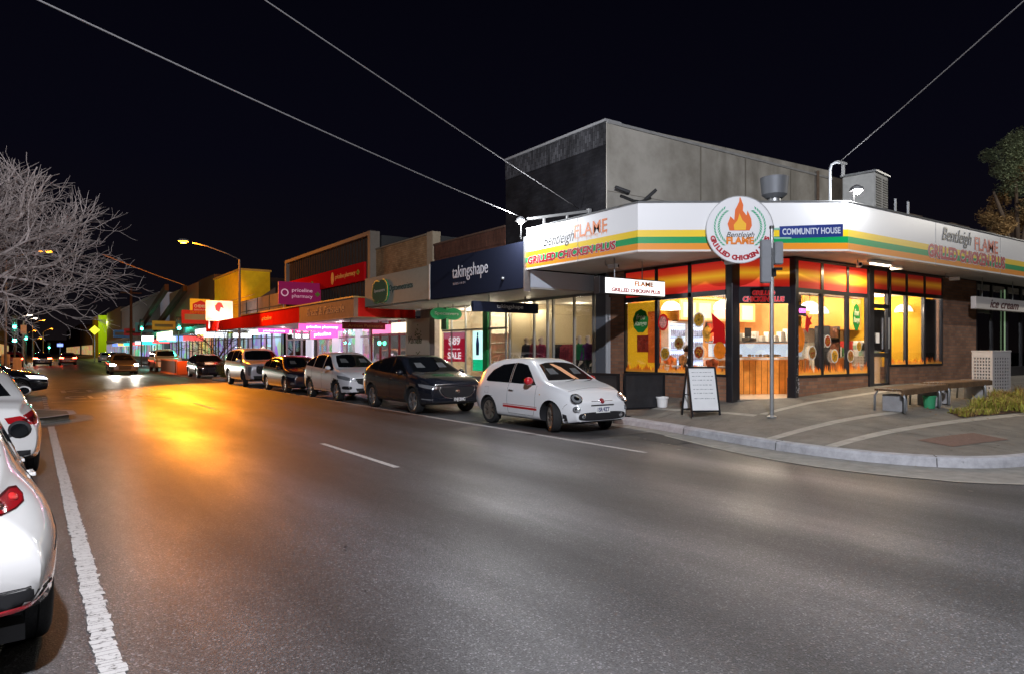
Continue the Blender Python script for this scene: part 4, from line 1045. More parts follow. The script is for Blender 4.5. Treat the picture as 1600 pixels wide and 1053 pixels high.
# ---- glazing: frame, pane and transom panels
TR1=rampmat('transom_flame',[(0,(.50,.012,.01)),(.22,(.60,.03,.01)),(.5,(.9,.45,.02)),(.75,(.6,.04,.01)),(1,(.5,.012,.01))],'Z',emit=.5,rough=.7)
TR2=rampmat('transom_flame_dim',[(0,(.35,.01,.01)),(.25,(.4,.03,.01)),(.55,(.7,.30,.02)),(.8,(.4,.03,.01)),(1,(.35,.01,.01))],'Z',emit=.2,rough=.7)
def win_street(y0,y1,z0,z1,zt=None):
    """window in the street face"""
    f=MB(); t=.05
    for (a,b,c,d) in ((y0,y0+t,z0,FZ0),(y1-t,y1,z0,FZ0),(y0,y1,z0,z0+t),(y0,y1,z1,z1+.12),(y0,y1,FZ0-.06,FZ0)):
        f.box((12.98,min(a,b),c),(13.06,max(a,b),d))
    w=P(f,'window',FR,shop)
    P(MB().box((13.01,y0+t,z0+t),(13.02,y1-t,z1)),'pane',GLASS,shop,w)
    P(MB().box((13.0,y0+t,z1+.12),(13.03,y1-t,FZ0-.06)),'transom_panel',TR1,shop,w)
    return w
ws=[]
for a,b in zip(Yw[1:],Yw): ws.append(win_street(a,b,1.06,2.92))
def win_side(x0,x1,z0,z1,tm,y=9.2,dark=False):
    f=MB(); t=.05
    for (a,b,c,d) in ((x0,x0+t,z0,FZ0),(x1-t,x1,z0,FZ0),(x0+t,x1-t,z0,z0+t),(x0+t,x1-t,z1,z1+.1),(x0+t,x1-t,FZ0-.06,FZ0)):
        f.box((a,y-.02,c),(b,y+.06,d))
    w=P(f,'window',FR,shop)
    P(MB().box((x0+t,y+.01,z0+t),(x1-t,y+.02,z1)),'pane',GLASS,shop,w)
    P(MB().box((x0+t,y+.0,z1+.1),(x1-t,y+.03,FZ0-.06)),'transom_panel',tm,shop,w)
    return w
Xl=[Xs,XY(1284,9.2),XY(1324,9.2),Xe]
wsd=[win_side(a,b,1.04,2.98,TR1) for a,b in zip(Xl,Xl[1:])]
P(MB().box((Xe,9.15,.5),(Xd0,9.3,FZ0)),'window_post',FR,shop)
wsr=[win_side(a,b,1.24,3.12,TR2) for a,b in zip(Xw,Xw[1:])]
P(MB().box((Xw[2]+.12,9.3,1.3),(Xw[3]-.12,9.33,3.1)),'window_blind',mat('dark_blind',(.02,.018,.015),.7),shop,wsr[2])
# side door unit
f=MB()
for (a,b,c,d) in ((Xd0,Xd0+.07,.72,FZ0),(Xd1-.07,Xd1,.72,FZ0),(Xd0,Xd1,2.74,2.84),(Xd0,Xd1,3.12,3.22),(Xd0,Xd1,FZ0-.06,FZ0),(Xd0,Xd1,.72,.82),(Xd0+.07,Xd1-.07,1.5,1.6)):
    f.box((a,9.17,c),(b,9.27,d))
sd=P(f,'door',FR,shop)
P(MB().box((Xd0+.07,9.2,1.6),(Xd1-.07,9.21,2.74)).box((Xd0+.07,9.2,.82),(Xd1-.07,9.21,1.5)).box((Xd0+.07,9.2,2.84),(Xd1-.07,9.21,3.12)),'pane',GLASS,shop,sd)
P(MB().box((Xd0+.07,9.2,3.22),(Xd1-.07,9.23,FZ0-.06)),'transom_panel',TR2,shop,sd)
P(MB().box((Xd0+.12,9.24,1.62),(Xd1-.12,9.26,2.7)),'door_blind',mat('door_dark',(.04,.036,.032),.4),shop,sd)
P(MB().box((Xd0+.2,9.19,1.85),(Xd0+.36,9.196,2.1)),'notice',WHITE,shop,sd); P(MB().bar((Xd1-.12,9.12,1.7),(Xd1-.12,9.12,2.5),.025),'door_handle',STEEL,shop,sd)
# threshold, head sign over the chamfer doorway
c0=Vector((13.1,10.02)); c1=Vector((14.2,9.24)); cd=(c1-c0).normalized(); cn=Vector((cd.y,-cd.x))
def cham(u0,u1,z0,z1,off,th,mb=None):
    a=c0+cd*u0+cn*off; b=c0+cd*u1+cn*off; mb=mb or MB(); q=-cn*th
    return mb.prism([(a.x,a.y),(b.x,b.y),((b+q).x,(b+q).y),((a+q).x,(a+q).y)],z0,z1)
LW=(c1-c0).length
P(cham(-.03,LW+.03,.3,.54,.06,.3),'threshold',mat('step_dark',(.12,.11,.10),.6),shop)
hd=P(cham(0,LW,2.72,3.04,.03,.08),'door_head',FR,shop)
mid=c0+cd*LW/2+cn*.036
RDB=mat('letter_red_bright',(.75,.02,.03),.4,emit=(.9,.03,.04),es=.25)
for (w_,z_,h_,ww) in (('GRILLED',2.955,.11,.52),('CHICKEN PLUS',2.815,.12,.94)): outlined(w_,(mid.x,mid.y,z_),(cd.x,cd.y,0),shop,hd,ww,h_,RDB,WHL,(cn.x,cn.y,0))
tp=P(cham(0.02,LW-.02,3.1,FZ0-.02,.01,.03),'transom_panel',TR1,shop)
P(cham(0,LW,3.04,3.1,.02,.06),'transom_bar',FR,shop)
# interior shell
FLZ=.52
P(MB().add([(13.06,10.1,FLZ),(14.2,9.3,FLZ),(XE-.3,9.42,FLZ),(XE-.3,14.0,FLZ),(13.06,14.0,FLZ)],[(0,1,2,3,4)]),'floor',TILE,shop)
P(MB().add([(13.06,10.1,3.3),(14.2,9.3,3.3),(XE-.3,9.42,3.3),(XE-.3,14.0,3.3),(13.06,14.0,3.3)],[(0,1,2,3,4)]),'ceiling',CEIL,shop)
P(MB().box((13.06,13.9,FLZ),(XE-.3,14.0,3.3)),'back_wall',YEL,shop)
P(MB().box((21.6,9.45,FLZ),(21.7,13.9,3.3)),'end_wall',YEL,shop)
P(MB().box((18.2,11.9,FLZ),(18.32,13.9,3.3)),'partition',mat('board_ochre',(.50,.24,.08),.6,var=.2,vscale=3),shop)
P(MB().box((13.3,13.86,FLZ),(14.1,13.9,3.0)).box((13.3,13.84,FLZ),(13.9,13.86,2.2)),'orange_panel',mat('orange_board',(.75,.18,.03),.5),shop)
P(MB().box((18.4,11.6,2.3),(21.5,11.7,3.25)),'bulkhead',mat('orange_board2',(.8,.34,.06),.6),shop)
P(MB().box((18.4,12.2,1.2),(21.5,12.3,2.3)),'kitchen_tiles',mat('cream_tile',(.75,.66,.5),.3),shop)
# interior lamps
for (x,y) in ((14.2,12.3),(15.6,11.2),(17.2,11.2),(16.6,12.9),(19.4,10.6),(20.8,10.8)):
    lamp('ceiling_light','POINT',(x,y,3.05),130,(1,.88,.70),.12,shop)
def pendant(x,y,z,label):
    t=thing('pendant_lamp',label,'lamp',(x,y,z),0,'pendant lamps in the takeaway')
    MB().lathe([(.02,.17),(.07,.165),(.14,.12),(.19,.03),(.2,-.03),(.19,-.03),(.17,.02),(.12,.10),(.03,.14)],n=24,M=Matrix.Diagonal((1.25,1.25,1.15,1))).build('lamp_shade',mat('lamp_shade_lit',(.85,.83,.78),.4,emit=(1,.92,.75),es=2.2),t,smooth=True)
    MB().sphere((0,0,.02),.06,8).build('bulb',emat('bulb_warm',(1,.9,.7),14),t); MB().tube([(0,0,.16),(0,0,3.28-z)],.008,6).build('cord',BLACK,t)
for i,(px,X,Y) in enumerate(((1048,None,12.2),(1130,None,11.2),(1265,None,10.2),(1280,None,11.0),(1412,None,10.3),(1437,None,10.3))):
    v=pY(px,Y); pendant(v.x,Y,2.72 if i<4 else 2.84,['white dome pendant lamp behind the middle street window','white dome pendant lamp behind the street window beside the doorway','white dome pendant lamp right of the doorway, nearer the glass','white dome pendant lamp right of the doorway, set further back','white dome pendant lamp left of the pair in the side window','white dome pendant lamp right of the pair in the side window'][i])
# counter seen through the doorway
ct=thing('service_counter','timber-clad serving counter with glass food display on top, seen through the corner doorway','counter',(14.9,11.2,FLZ))
WOOD=mat('counter_timber',(.70,.27,.045),.4,var=.45,vscale=2.2)
ca=Vector((14.55,11.75)); cb=Vector((16.9,10.55)); 
def seg(a,b,o0,o1,z0,z1,mb=None):
    d=(b-a).normalized(); n_=Vector((d.y,-d.x)); p=[a+n_*o0,b+n_*o0,b+n_*o1,a+n_*o1]
    return (mb or MB()).prism([(q.x,q.y) for q in p],z0,z1)
P(seg(ca,cb,0,-.6,FLZ,1.42),'counter_front',WOOD,ct)
bt=MB()
for k in range(16):
    a=ca+(cb-ca)*(k/16)+Vector((0,0)); b=a+(cb-ca).normalized()*.012; seg(a,b,.004,0,FLZ,1.40,bt)
P(bt,'board_joint',mat('board_joint_dark',(.12,.04,.01),.8),ct)
P(seg(ca,cb,.03,-.65,1.42,1.47),'countertop',mat('counter_top',(.7,.68,.62),.3),ct)
P(seg(ca,cb,-.05,-.07,1.47,1.86),'glass_display',glassmat('display_glass',(.9,.95,1),.12),ct)
P(seg(ca,cb,-.02,-.5,1.86,1.90),'display_top',STEEL,ct); P(seg(ca,cb,-.3,-.32,1.5,1.84),'display_back',mat('display_lit',(.6,.62,.65),.4,emit=(.9,.95,1),es=.7),ct)
fd=MB(); rr=random.Random(9)
for k in range(26):
    q=ca+(cb-ca)*rr.uniform(.03,.97); fd.sphere((q.x+.08,q.y+.1,1.53),rr.uniform(.03,.06),4,(1,1,.7))
P(fd,'food',mat('food_golden',(.5,.22,.06),.6,var=.5,vscale=30),ct)
bx=MB()
for k in range(14):
    q=ca+(cb-ca)*(.05+.068*k); bx.box((q.x+.1,q.y+.12,1.9),(q.x+.24,q.y+.26,1.9+rr.uniform(.12,.34)))
P(bx,'takeaway_box',mat('box_white',(.72,.68,.6),.6),ct)
# menu boards above, shelves behind
mbd=thing('menu_board','backlit orange menu board above the serving counter','menu board',(16,12.6,2.6))
P(MB().box((14.6,12.9,2.5),(17.9,12.95,3.05)),'board',mat('menu_lit',(.6,.3,.1),.5,emit=(1,.5,.18),es=.8),mbd)
for k in range(5): P(MB().box((14.7+k*.64,12.88,2.56),(15.2+k*.64,12.9,2.98)),'menu_panel',mat('menu_panel',(.7,.5,.3),.5,emit=(1,.75,.45),es=.8),mbd)
P(MB().box((15.2,13.5,FLZ),(18.2,13.55,3.0)),'counter_backdrop',mat('board_ochre',(.50,.24,.08),.6,var=.2,vscale=3),shop)
P(MB().box((14.4,13.3,1.3),(18.1,13.9,1.36)),'shelf',CREAM,shop)
# drinks fridges
def fridge(x,y,label,rz=0):
    t=thing('drinks_fridge',label,'fridge',(x,y,FLZ),rz,'drinks fridges')
    MB().box((-.35,0,0),(.35,.6,1.95)).build('cabinet',mat('fridge_white',(.55,.56,.58),.4),t)
    MB().box((-.31,-.02,.12),(.31,0,1.88)).build('fridge_door',rampmatF(),t)
    b=MB()
    for k in range(5):
        for j in range(7): b.lathe([(.0001,0),(.03,0),(.03,.16),(.012,.2),(.0001,.2)],(-.26+.085*j,-.035,.2+.33*k),8)
    b.build('bottle',mat('bottles_mix',(.30,.34,.5),.3,var=.9,vscale=5),t)
    fr=MB()
    for k in range(6): fr.box((-.31,-.05,.16+.33*k),(.31,-.02,.175+.33*k))
    fr.build('shelf',STEEL,t)
def rampmatF():
    return MATS.get('fridge_lit') or mat('fridge_lit',(.3,.4,.5),.3,emit=(.45,.62,1),es=1.5)
v=pY(1060,13.2); fridge(v.x,13.25,'lit drinks fridge behind the middle street window, left of two'); fridge(v.x+.75,13.25,'lit drinks fridge behind the middle street window, right of two')
fridge(XY(1302,11.8),11.8,'lit drinks fridge seen through the side windows right of the doorway')
# wall pictures, posters and kitchen clutter
rr=random.Random(77)
for (x,y,z,w,h,mn,c_) in ((14.9,13.86,2.2,.5,.7,'frame_pic_red',(.5,.06,.03)),(15.7,13.86,2.3,.6,.4,'frame_pic_tan',(.5,.35,.2)),(19.0,13.86,2.0,.7,.5,'frame_pic_brown',(.3,.12,.05)),(20.2,13.86,2.1,.5,.6,'frame_pic_green',(.1,.25,.08)),(16.6,13.46,2.2,.45,.5,'frame_pic_red',(.5,.06,.03)),(17.4,13.46,2.0,.5,.6,'frame_pic_tan',(.5,.35,.2))):
    P(MB().box((x-w/2-.03,y,z-h/2-.03),(x+w/2+.03,y+.03,z+h/2+.03)),'picture_frame',DARK,shop); P(MB().box((x-w/2,y-.01,z-h/2),(x+w/2,y,z+h/2)),'picture',mat(mn,c_,.5,var=.9,vscale=9),shop)
kb=thing('kitchen_bench','pale kitchen bench stacked with boxes, seen through the right-hand side windows','bench',(19.6,11.2,FLZ))
P(MB().box((18.6,10.9,FLZ),(21.4,11.5,1.45)),'bench_front',mat('bench_white',(.6,.55,.45),.5),kb); P(MB().box((18.55,10.85,1.45),(21.45,11.55,1.5)),'bench_top',STEEL,kb)
rb_=MB(); wb_=MB(); gb_=MB()
for k in range(9):
    x=18.7+k*.3; (rb_,wb_,gb_)[k%3].box((x,10.95,1.5),(x+.24,11.3,1.5+rr.uniform(.15,.5)))
P(rb_,'red_box',mat('carton_red',(.5,.04,.03),.5),kb); P(wb_,'white_box',mat('carton_white',(.7,.68,.62),.5),kb); P(gb_,'green_box',mat('carton_green',(.06,.22,.05),.5),kb)
mc=thing('coffee_machine','white boxy machine on the kitchen bench inside the side window','machine',(20.6,11.2,1.5)); MB().box((-.3,-.25,0),(.3,.25,.45)).build('machine_body',mat('machine_white',(.7,.7,.68),.3),mc,bevel=.03); MB().box((-.22,-.27,.25),(.22,-.25,.38)).build('machine_panel',BLACK,mc); MB().tube([(-.1,-.27,.2),(-.1,-.33,.15)],.02,6).tube([(.1,-.27,.2),(.1,-.33,.15)],.02,6).build('spout',STEEL,mc)
rs2=thing('snack_shelf','dark shelf unit of colourful packets inside the side windows right of the doorway','shelves',(17.9,10.6,FLZ),R(10))
for k in range(4): MB().box((-.35,-.2,.2+k*.42),(.35,.2,.23+k*.42)).build('shelf',DARK,rs2)
g=MB()
for k in range(4):
    for j in range(8): g.box((-.33+j*.083,-.18,.23+k*.42),(-.265+j*.083,.1,.23+k*.42+rr.uniform(.12,.3)))
g.build('packets',mat('packets_mix',(.45,.2,.12),.5,var=.95,vscale=5),rs2); MB().box((-.38,-.2,0),(-.35,.2,1.8)).box((.35,-.2,0),(.38,.2,1.8)).build('side_panel',DARK,rs2)
cr=thing('cash_register','dark cash register on the serving counter','till',(15.35,11.25,1.9)); MB().box((-.15,-.12,0),(.15,.12,.1)).build('till_body',DARK,cr,bevel=.01); MB().box((-.12,.02,.1),(.12,.05,.34)).build('till_screen',BLACK,cr)
# tables and stools just inside
def table(x,y,label):
    t=thing('cafe_table',label,'table',(x,y,FLZ),0,'cafe tables')
    MB().prism(oval(0,0,.34,.34,20),.72,.76).build('tabletop',mat('table_white',(.7,.66,.6),.4),t)
    MB().tube([(0,0,.02),(0,0,.72)],.03,8).build('table_leg',STEEL,t); MB().lathe([(.0001,.03),(.2,.02),(.22,0)],n=16).build('table_base',BLACK,t)
table(13.7,12.4,'round white table inside the middle street window'); table(13.65,11.0,'round white table inside the street window beside the doorway'); table(XY(1335,10.0),10.0,'round white table inside the side windows right of the doorway')
def chair(x,y,rz,label):
    t=thing('cafe_chair',label,'chair',(x,y,FLZ),rz,'cafe chairs'); m=mat('chair_orange',(.6,.2,.05),.5)
    MB().box((-.2,-.2,.44),(.2,.2,.48)).build('seat',m,t,bevel=.01); MB().box((-.2,.17,.6),(.2,.2,.95)).build('backrest',m,t,bevel=.01)
    for a in(-.17,.17):
        for b in(-.17,.17): MB().tube([(a,b,0),(a,b,.44 if b<0 else .9)],.014,6).build('leg',STEEL,t)
chair(XY(1272,9.9),9.9,.3,'orange chair inside the first side window'); chair(XY(1312,9.95),9.95,2.6,'orange chair facing away inside the side windows')
# ---- stickers on the glass
def rot_M(pos,xd): return frame(pos,xd)
PLT=film('plate_sticker',(.75,.73,.7)); FOODS=[film('food_red',(.6,.10,.03),.8,14),film('food_yellow',(.85,.45,.04),.7,14),film('food_mixed',(.5,.28,.07),.9,18)]
def dish(w,pos,xd,r,k):
    M=frame(pos,xd); s=P(MB().prism(oval(0,0,r,r*1.05,28),0,.003,M),'food_sticker',PLT,shop,w)
    P(MB().prism([(r*.82*math.cos(a)*(1+.06*math.sin(5*a+k)),r*.86*math.sin(a)*(1+.08*math.sin(7*a+k))) for a in [2*PI*i/40 for i in range(40)]],.003,.006,M),'food_picture',FOODS[k%3],shop,s)
    g=MB(); rr=random.Random(k)
    for j in range(14):
        a=rr.uniform(0,6.28); q=rr.uniform(0,.6)*r; g.prism([(q*math.cos(a)+r*.13*math.cos(b),q*math.sin(a)+r*.1*math.sin(b)) for b in [0,1.2,2.5,3.7,5]],.006,.0075,M)
    P(g,'food_picture',FOODS[(k+1)%3],shop,s)
def freerange(w,pos,xd,r,ry):
    M=frame(pos,xd); g=film('sticker_green',(.03,.30,.06))
    s=P(MB().prism([(r*math.cos(a)*(1+.04*math.sin(9*a)),ry*math.sin(a)*(1+.03*math.sin(9*a))) for a in [2*PI*i/54 for i in range(54)]],0,.003,M),'round_sticker',g,shop,w)
    up=frame(pos,xd); x=Vector(xd); nrm=x.cross(Vector((0,0,1)))
    c=Vector(pos)+nrm*.005
    T('lettering','free',film('sticker_cream',(.8,.85,.6)),(c.x,c.y,c.z+ry*.36),xd,shop,s,height=ry*.5,width=r*1.2,bold=.02,shear=.3)
    T('lettering','Range',film('sticker_cream',(.8,.85,.6)),(c.x,c.y,c.z-ry*.25),xd,shop,s,height=ry*.55,width=r*1.6,bold=.02,shear=.3)
def flamefilm():
    if 'flame_sticker' in MATS: return MATS['flame_sticker']
    m=rampmat('flame_sticker',[(0,(.85,.50,.10)),(.4,(.85,.26,.03)),(1,(.6,.07,.01))],'Z'); t=m.node_tree; b=t.nodes['Principled BSDF']
    tr=N(t,'BsdfTranslucent'); x=N(t,'MixShader'); x.inputs[0].default_value=.5; t.links.new(b.inputs['Base Color'].links[0].from_socket,tr.inputs[0])
    t.links.new(b.outputs[0],x.inputs[1]); t.links.new(tr.outputs[0],x.inputs[2]); t.links.new(x.outputs[0],t.nodes['Material Output'].inputs[0]); return m
def flames(w,a,b,z,xd,nrm,h=.22,seed=1):
    """row of printed flames along the foot of a pane"""
    mb=MB(); rr=random.Random(seed); a=Vector((*a,0)); b=Vector((*b,0)); L=(b-a).length; n=int(L/.045)
    for k in range(n):
        u=(k+.5)/n; p=a+(b-a)*u; d=(b-a).normalized(); hh=h*rr.uniform(.35,1)*(.7+.3*math.sin(k*.9)); l=rr.uniform(-.03,.03); e=d*.032; o=Vector(nrm)*(.001*(k%3)+.001)
        q=Vector((p.x,p.y,z))+o
        mb.add([q-e,q+e,q+e*.7+d*l*.5+Vector((0,0,hh*.5)),q+d*l+Vector((0,0,hh)),q-e*.9+d*l*.3+Vector((0,0,hh*.45))],[(0,1,2,3,4)])
    P(mb,'flame_sticker',flamefilm(),shop,w)
O=12.972; OS=9.172
def sp1(px,py): v=pX(px,O,py); return (O,v.y,v.z)
def sp2(px,py): v=pY(px,OS,py); return (v.x,OS,v.z)
ybg=MB().box((13.07,Yw[1]+.1,1.1),(13.09,Yw[0]-.05,2.9)); P(ybg,'window_poster',mat('poster_yellow',(.85,.48,.02),.5,emit=(1,.55,.02),es=.35),shop,ws[0])
p=sp1(1015,540); P(MB().box((13.05,p[1]-.30,1.35),(13.07,p[1]+.14,2.65)),'window_poster',mat('poster_orange',(.7,.12,.02),.5,var=.5,vscale=3,emit=(.8,.16,.02),es=.25),shop,ws[0])
P(MB().box((13.04,sp1(1001,1)[1]-.2,1.62),(13.05,sp1(1001,1)[1]+.2,2.05)),'window_poster',mat('poster_red',(.5,.06,.03),.5,var=.8,vscale=12),shop,ws[0])
freerange(ws[0],sp1(1001,502),STREET,.27,.30)
dish(ws[1],sp1(1039,552),STREET,.16,1); dish(ws[1],sp1(1061,536),STREET,.16,2)
s_=P(MB().prism(oval(0,0,.17,.21,24),0,.003,frame(sp1(1036,504),STREET)),'round_sticker',film('sticker_red',(.6,.03,.03)),shop,ws[1]); 
P(MB().prism(oval(0,0,.12,.15,16),.003,.005,frame(sp1(1036,504),STREET)),'sticker_ring',mat('sticker_pink',(.7,.3,.25),.5,var=.8,vscale=20),shop,s_)
dish(ws[2],sp1(1092,500),STREET,.17,4); dish(ws[2],sp1(1092,550),STREET,.16,6)
for (px,py,w_,h_,c_,nm_) in ((1044,562,.20,.13,(.75,.25,.06),'film_burger'),(1104,522,.14,.2,(.8,.5,.1),'film_gold'),(1112,568,.2,.13,(.45,.12,.04),'film_maroon'),(1065,562,.11,.14,(.6,.3,.1),'film_tan')):
    q=sp1(px,py); P(MB().prism([(w_*math.cos(a)*(.9+.1*math.sin(3*a)),h_*math.sin(a)*(.9+.12*math.cos(5*a))) for a in [2*PI*i/36 for i in range(36)]],0,.002,frame((q[0]+.008,q[1],q[2]),STREET)),'food_picture',film(nm_,c_,.8,9),shop,ws[1] if px<1078 else ws[2])
M=frame(sp1(1121,512),STREET)
rs=P(MB().prism([(-.17,.34),(.20,.06),(.22,-.36),(-.12,-.36),(-.10,-.1),(-.24,-.15),(-.12,.0)],0,.003,M),'red_sticker',film('poster_redplain',(.65,.02,.02)),shop,ws[2])
P(MB().prism(oval(.06,-.52,.17,.2,18),0,.004,M),'round_sticker',film('sticker_orange',(.8,.32,.03),.3,8),shop,ws[2])
for i,w in enumerate(ws):
    a,b=Yw[i+1]+.06,Yw[i]-.06; flames(w,(O+.02,b),(O+.02,a),1.115,None,(-1,0,0),.3,i+3)
# hanging sign's reflection, drawn as mirrored lettering above the third pane
T('lettering','CHICKEN PLUS',mat('reflection_blue',(.12,.2,.45),.4),(13.0,(Yw[2]+Yw[3])/2,2.975),(0,1,0),shop,ws[2],height=.07,width=.7,bold=.03)
for i,w in enumerate(wsd):
    a,b=Xl[i]+.06,Xl[i+1]-.06; flames(w,(a,OS+.018),(b,OS+.018),1.095,None,(0,-1,0),.34,i+13)
for i,w in enumerate(wsr): flames(w,(Xw[i]+.06,OS+.018),(Xw[i+1]-.06,OS+.018),1.295,None,(0,-1,0),.24,i+23)
freerange(wsd[2],sp2(1338,496),SIDE,.17,.33)
dish(wsd[0],sp2(1269,551),SIDE,.16,5); dish(wsd[1],sp2(1304,556),SIDE,.16,7); dish(wsd[2],sp2(1329,556),SIDE,.15,8); dish(wsd[2],sp2(1342,541),SIDE,.13,10); dish(wsd[1],sp2(1293,533),SIDE,.14,3)
P(MB().prism(oval(0,0,.2,.3,20),0,.004,frame(sp2(1249,530),SIDE)),'round_sticker',MATS['sticker_orange'],shop,wsd[0])
P(MB().prism([(-.08,-.1),(.02,-.18),(.1,0),(.2,.02),(.12,.1),(.2,.22),(.06,.16),(-.02,.25),(-.06,.1)],0,.004,frame(sp2(1261,508),SIDE)),'red_sticker',MATS['poster_redplain'],shop,wsd[0])
# small neon-like open box
ng=P(MB().prism([(-.16,-.09),(.16,-.13),(.16,.10),(-.14,.13)],0,.02,frame(sp2(1252,486),SIDE)),'led_sign',INK,shop,wsd[0])
vv=sp2(1252,486); T('lettering','OPEN',mat('led_pink',(.3,.05,.2),.5,emit=(1,.12,.55),es=4),(vv[0],vv[1]-.024,vv[2]),SIDE,shop,ng,height=.1,width=.24,bold=.01)
# ---- round sign on the chamfer
rc=Vector((11.9,9.50)); 
fd_=(Vector(A3)-Vector(A2)).normalized(); fn=Vector((fd_.y,-fd_.x))
q=pX(1156,12.3,359.5)
# intersection of the viewing column with the chamfer face
r_=(1156-800)/1078; dirv=Vector((SA+CA*r_,CA-SA*r_)); a2=Vector(A2)+fn*.12
den=dirv.x*fd_.y-dirv.y*fd_.x; tt=(a2.x*fd_.y-a2.y*fd_.x)/den; cpt=dirv*tt
zc=1.65+(548-359.5)*tt/1078
rs_=thing('round_sign','round white sign with green laurel wreath and red curved lettering on the fascia','sign',(cpt.x,cpt.y,zc))
xd=(fd_.x,fd_.y,0); M=frame((cpt.x,cpt.y,zc),xd)
disc=P(MB().prism(oval(0,0,.70,.70,64),-.05,0,M),'sign_disc',mat('sign_white',(.78,.78,.80),.35),rs_)
P(MB().lathe([(.70,-.05),(.715,-.05),(.715,.004),(.70,.004)],n=64,M=M),'sign_rim',STEEL,rs_,smooth='auto')
P(MB().bar(M@Vector((-.3,.2,-.12)),M@Vector((-.3,.2,-.05)),.06).bar(M@Vector((.3,.2,-.12)),M@Vector((.3,.2,-.05)),.06).bar(M@Vector((0,-.3,-.12)),M@Vector((0,-.3,-.05)),.06),'sign_bracket',DARK,rs_)
LG=mat('laurel_green',(.02,.36,.18),.45); lv=MB()
for sx in (-1,1):
    lv=MB()
    for k in range(15):
        a=R(128+k*7.2); 
        for rr_2,tw in ((.50,.5),(.42,-.5)):
            px_=rr_2*math.cos(a)*sx*1.06; py_=rr_2*math.sin(a)+.06
            ang=math.atan2(py_,px_)+(PI/2)*sx+tw*sx*1.0
            lv.prism([(px_+u*.05*math.cos(ang)-v*.016*math.sin(ang),py_+u*.05*math.sin(ang)+v*.016*math.cos(ang)) for u,v in ((-1,0),(0,1),(1,0),(0,-1))],.001,.004,M)
    P(lv,'laurel_branch',LG,rs_,disc)
word='GRILLED CHICKEN PLUS'
for i,ch in enumerate(word):
    if ch==' ': continue
    a=R(198+ i*(144/ (len(word)-1))); rad=.60
    me=textmesh(ch,.135,bold=.008,extrude=.002,sx=1.15)
    me.transform(M@Matrix.Translation((rad*math.cos(a),rad*math.sin(a),.004))@Matrix.Rotation(a+PI/2,4,'Z')); me.name='lettering'
    me.materials.clear(); me.materials.append(RED); o=bpy.data.objects.new('lettering',me); COL.objects.link(o); o.parent=disc; wchild(o,rs_)
me=textmesh('Bentleigh',.16,extrude=.002,shear=.35); me.transform(M@Matrix.Translation((0,-.11,.004))); me.materials.clear(); me.materials.append(INK); o=bpy.data.objects.new('lettering',me); COL.objects.link(o); o.parent=disc; wchild(o,rs_)
me=textmesh('FLAME',.2,bold=.01,extrude=.002); me.transform(M@Matrix.Translation((0,-.24,.004))); me.materials.clear(); me.materials.append(FLMG); o=bpy.data.objects.new('lettering',me); COL.objects.link(o); o.parent=disc; wchild(o,rs_)
# generic flame emblem in the middle of the disc (plain stand-in)
fl=MB().prism([(-.22,-.02),(-.26,.12),(-.20,.28),(-.12,.20),(-.10,.42),(-.02,.58),(.0,.70),(.07,.52),(.06,.40),(.14,.30),(.16,.40),(.24,.22),(.25,.08),(.20,-.02)],.001,.006,M)
P(fl,'flame_emblem',mat('emblem_orange',(.75,.16,.04),.5),rs_,disc)
P(MB().prism([(-.12,-.01),(-.13,.10),(-.05,.2),(-.01,.34),(.05,.2),(.13,.12),(.12,-.01)],.006,.010,M),'flame_emblem',mat('emblem_yellow',(.9,.5,.05),.5),rs_,disc)
# ---- hanging light box sign
hs=thing('hanging_sign','white lit box sign hanging under the awning across the footpath','sign',(11.6,11.8,3.1))
P(MB().box((10.55,11.7,2.94),(12.68,11.9,3.34)),'sign_case',BLACK,hs,bevel=.008)
fc=P(MB().box((10.72,11.688,2.965),(12.66,11.70,3.315)),'sign_face',mat('lightbox_white',(.8,.8,.8),.4,emit=(1,.98,.95),es=1.0),hs)
T('lettering','GRILLED CHICKEN PLUS',RED,(11.7,11.684,3.05),SIDE,hs,fc,height=.09,width=1.6,bold=.03,shear=.1)
T('lettering','FLAME',FLMG,(11.95,11.684,3.22),SIDE,hs,fc,height=.11,width=.62,bold=.02)
rd_=MB()
for x in (11.1,12.0): rd_.tube([(x,11.8,3.34),(x,11.8,3.79)],.014,6)
P(rd_,'hanger_rod',STEEL,hs)
# ---- things on and under the canopy
def flood(name,loc,yaw,label,on=None,power=0,tilt=0,group=None):
    t=thing(name,label,'floodlight',loc,yaw,group)
    MB().box((-.13,-.03,.02),(.13,.03,.2)).build('housing',BLACK,t,bevel=.01)
    MB().bar((0,.0,-.1),(0,.0,.03),.05).bar((-.12,0,-.1),(.12,0,-.1),.04).build('bracket',DARK,t)
    MB().box((-.11,-.036,.04),(.11,-.031,.18)).build('lens',on or CARGLASS,t)
    return t
tw=thing('twin_floodlight','unlit pair of black floodlights tilted apart on top of the fascia','floodlight',(10.75,10.75,FZ1))
for sx in (-1,1):
    M=Matrix.Translation((sx*.42,0,.26))@Matrix.Rotation(R(-34.8),4,'Z')@Matrix.Rotation(-sx*R(20 if sx<0 else 42),4,'Y')
    mb=MB(); mb.cbox((0,0,0),(.34,.2,.07),M=M); mb.build('lamp_head',BLACK,tw,bevel=.01)
MB().bar((-.46,0,.14),(-.1,0,.08),.05).bar((-.1,0,.08),(.1,0,.08),.05).bar((.1,0,.08),(.44,0,.2),.05).build('cross_arm',BLACK,tw); MB().bar((0,0,-.02),(0,0,.1),.05).build('bracket',STEEL,tw)
LON=mat('lamp_cool_on',(.9,.9,.9),.4,emit=(1,.97,.93),es=160)
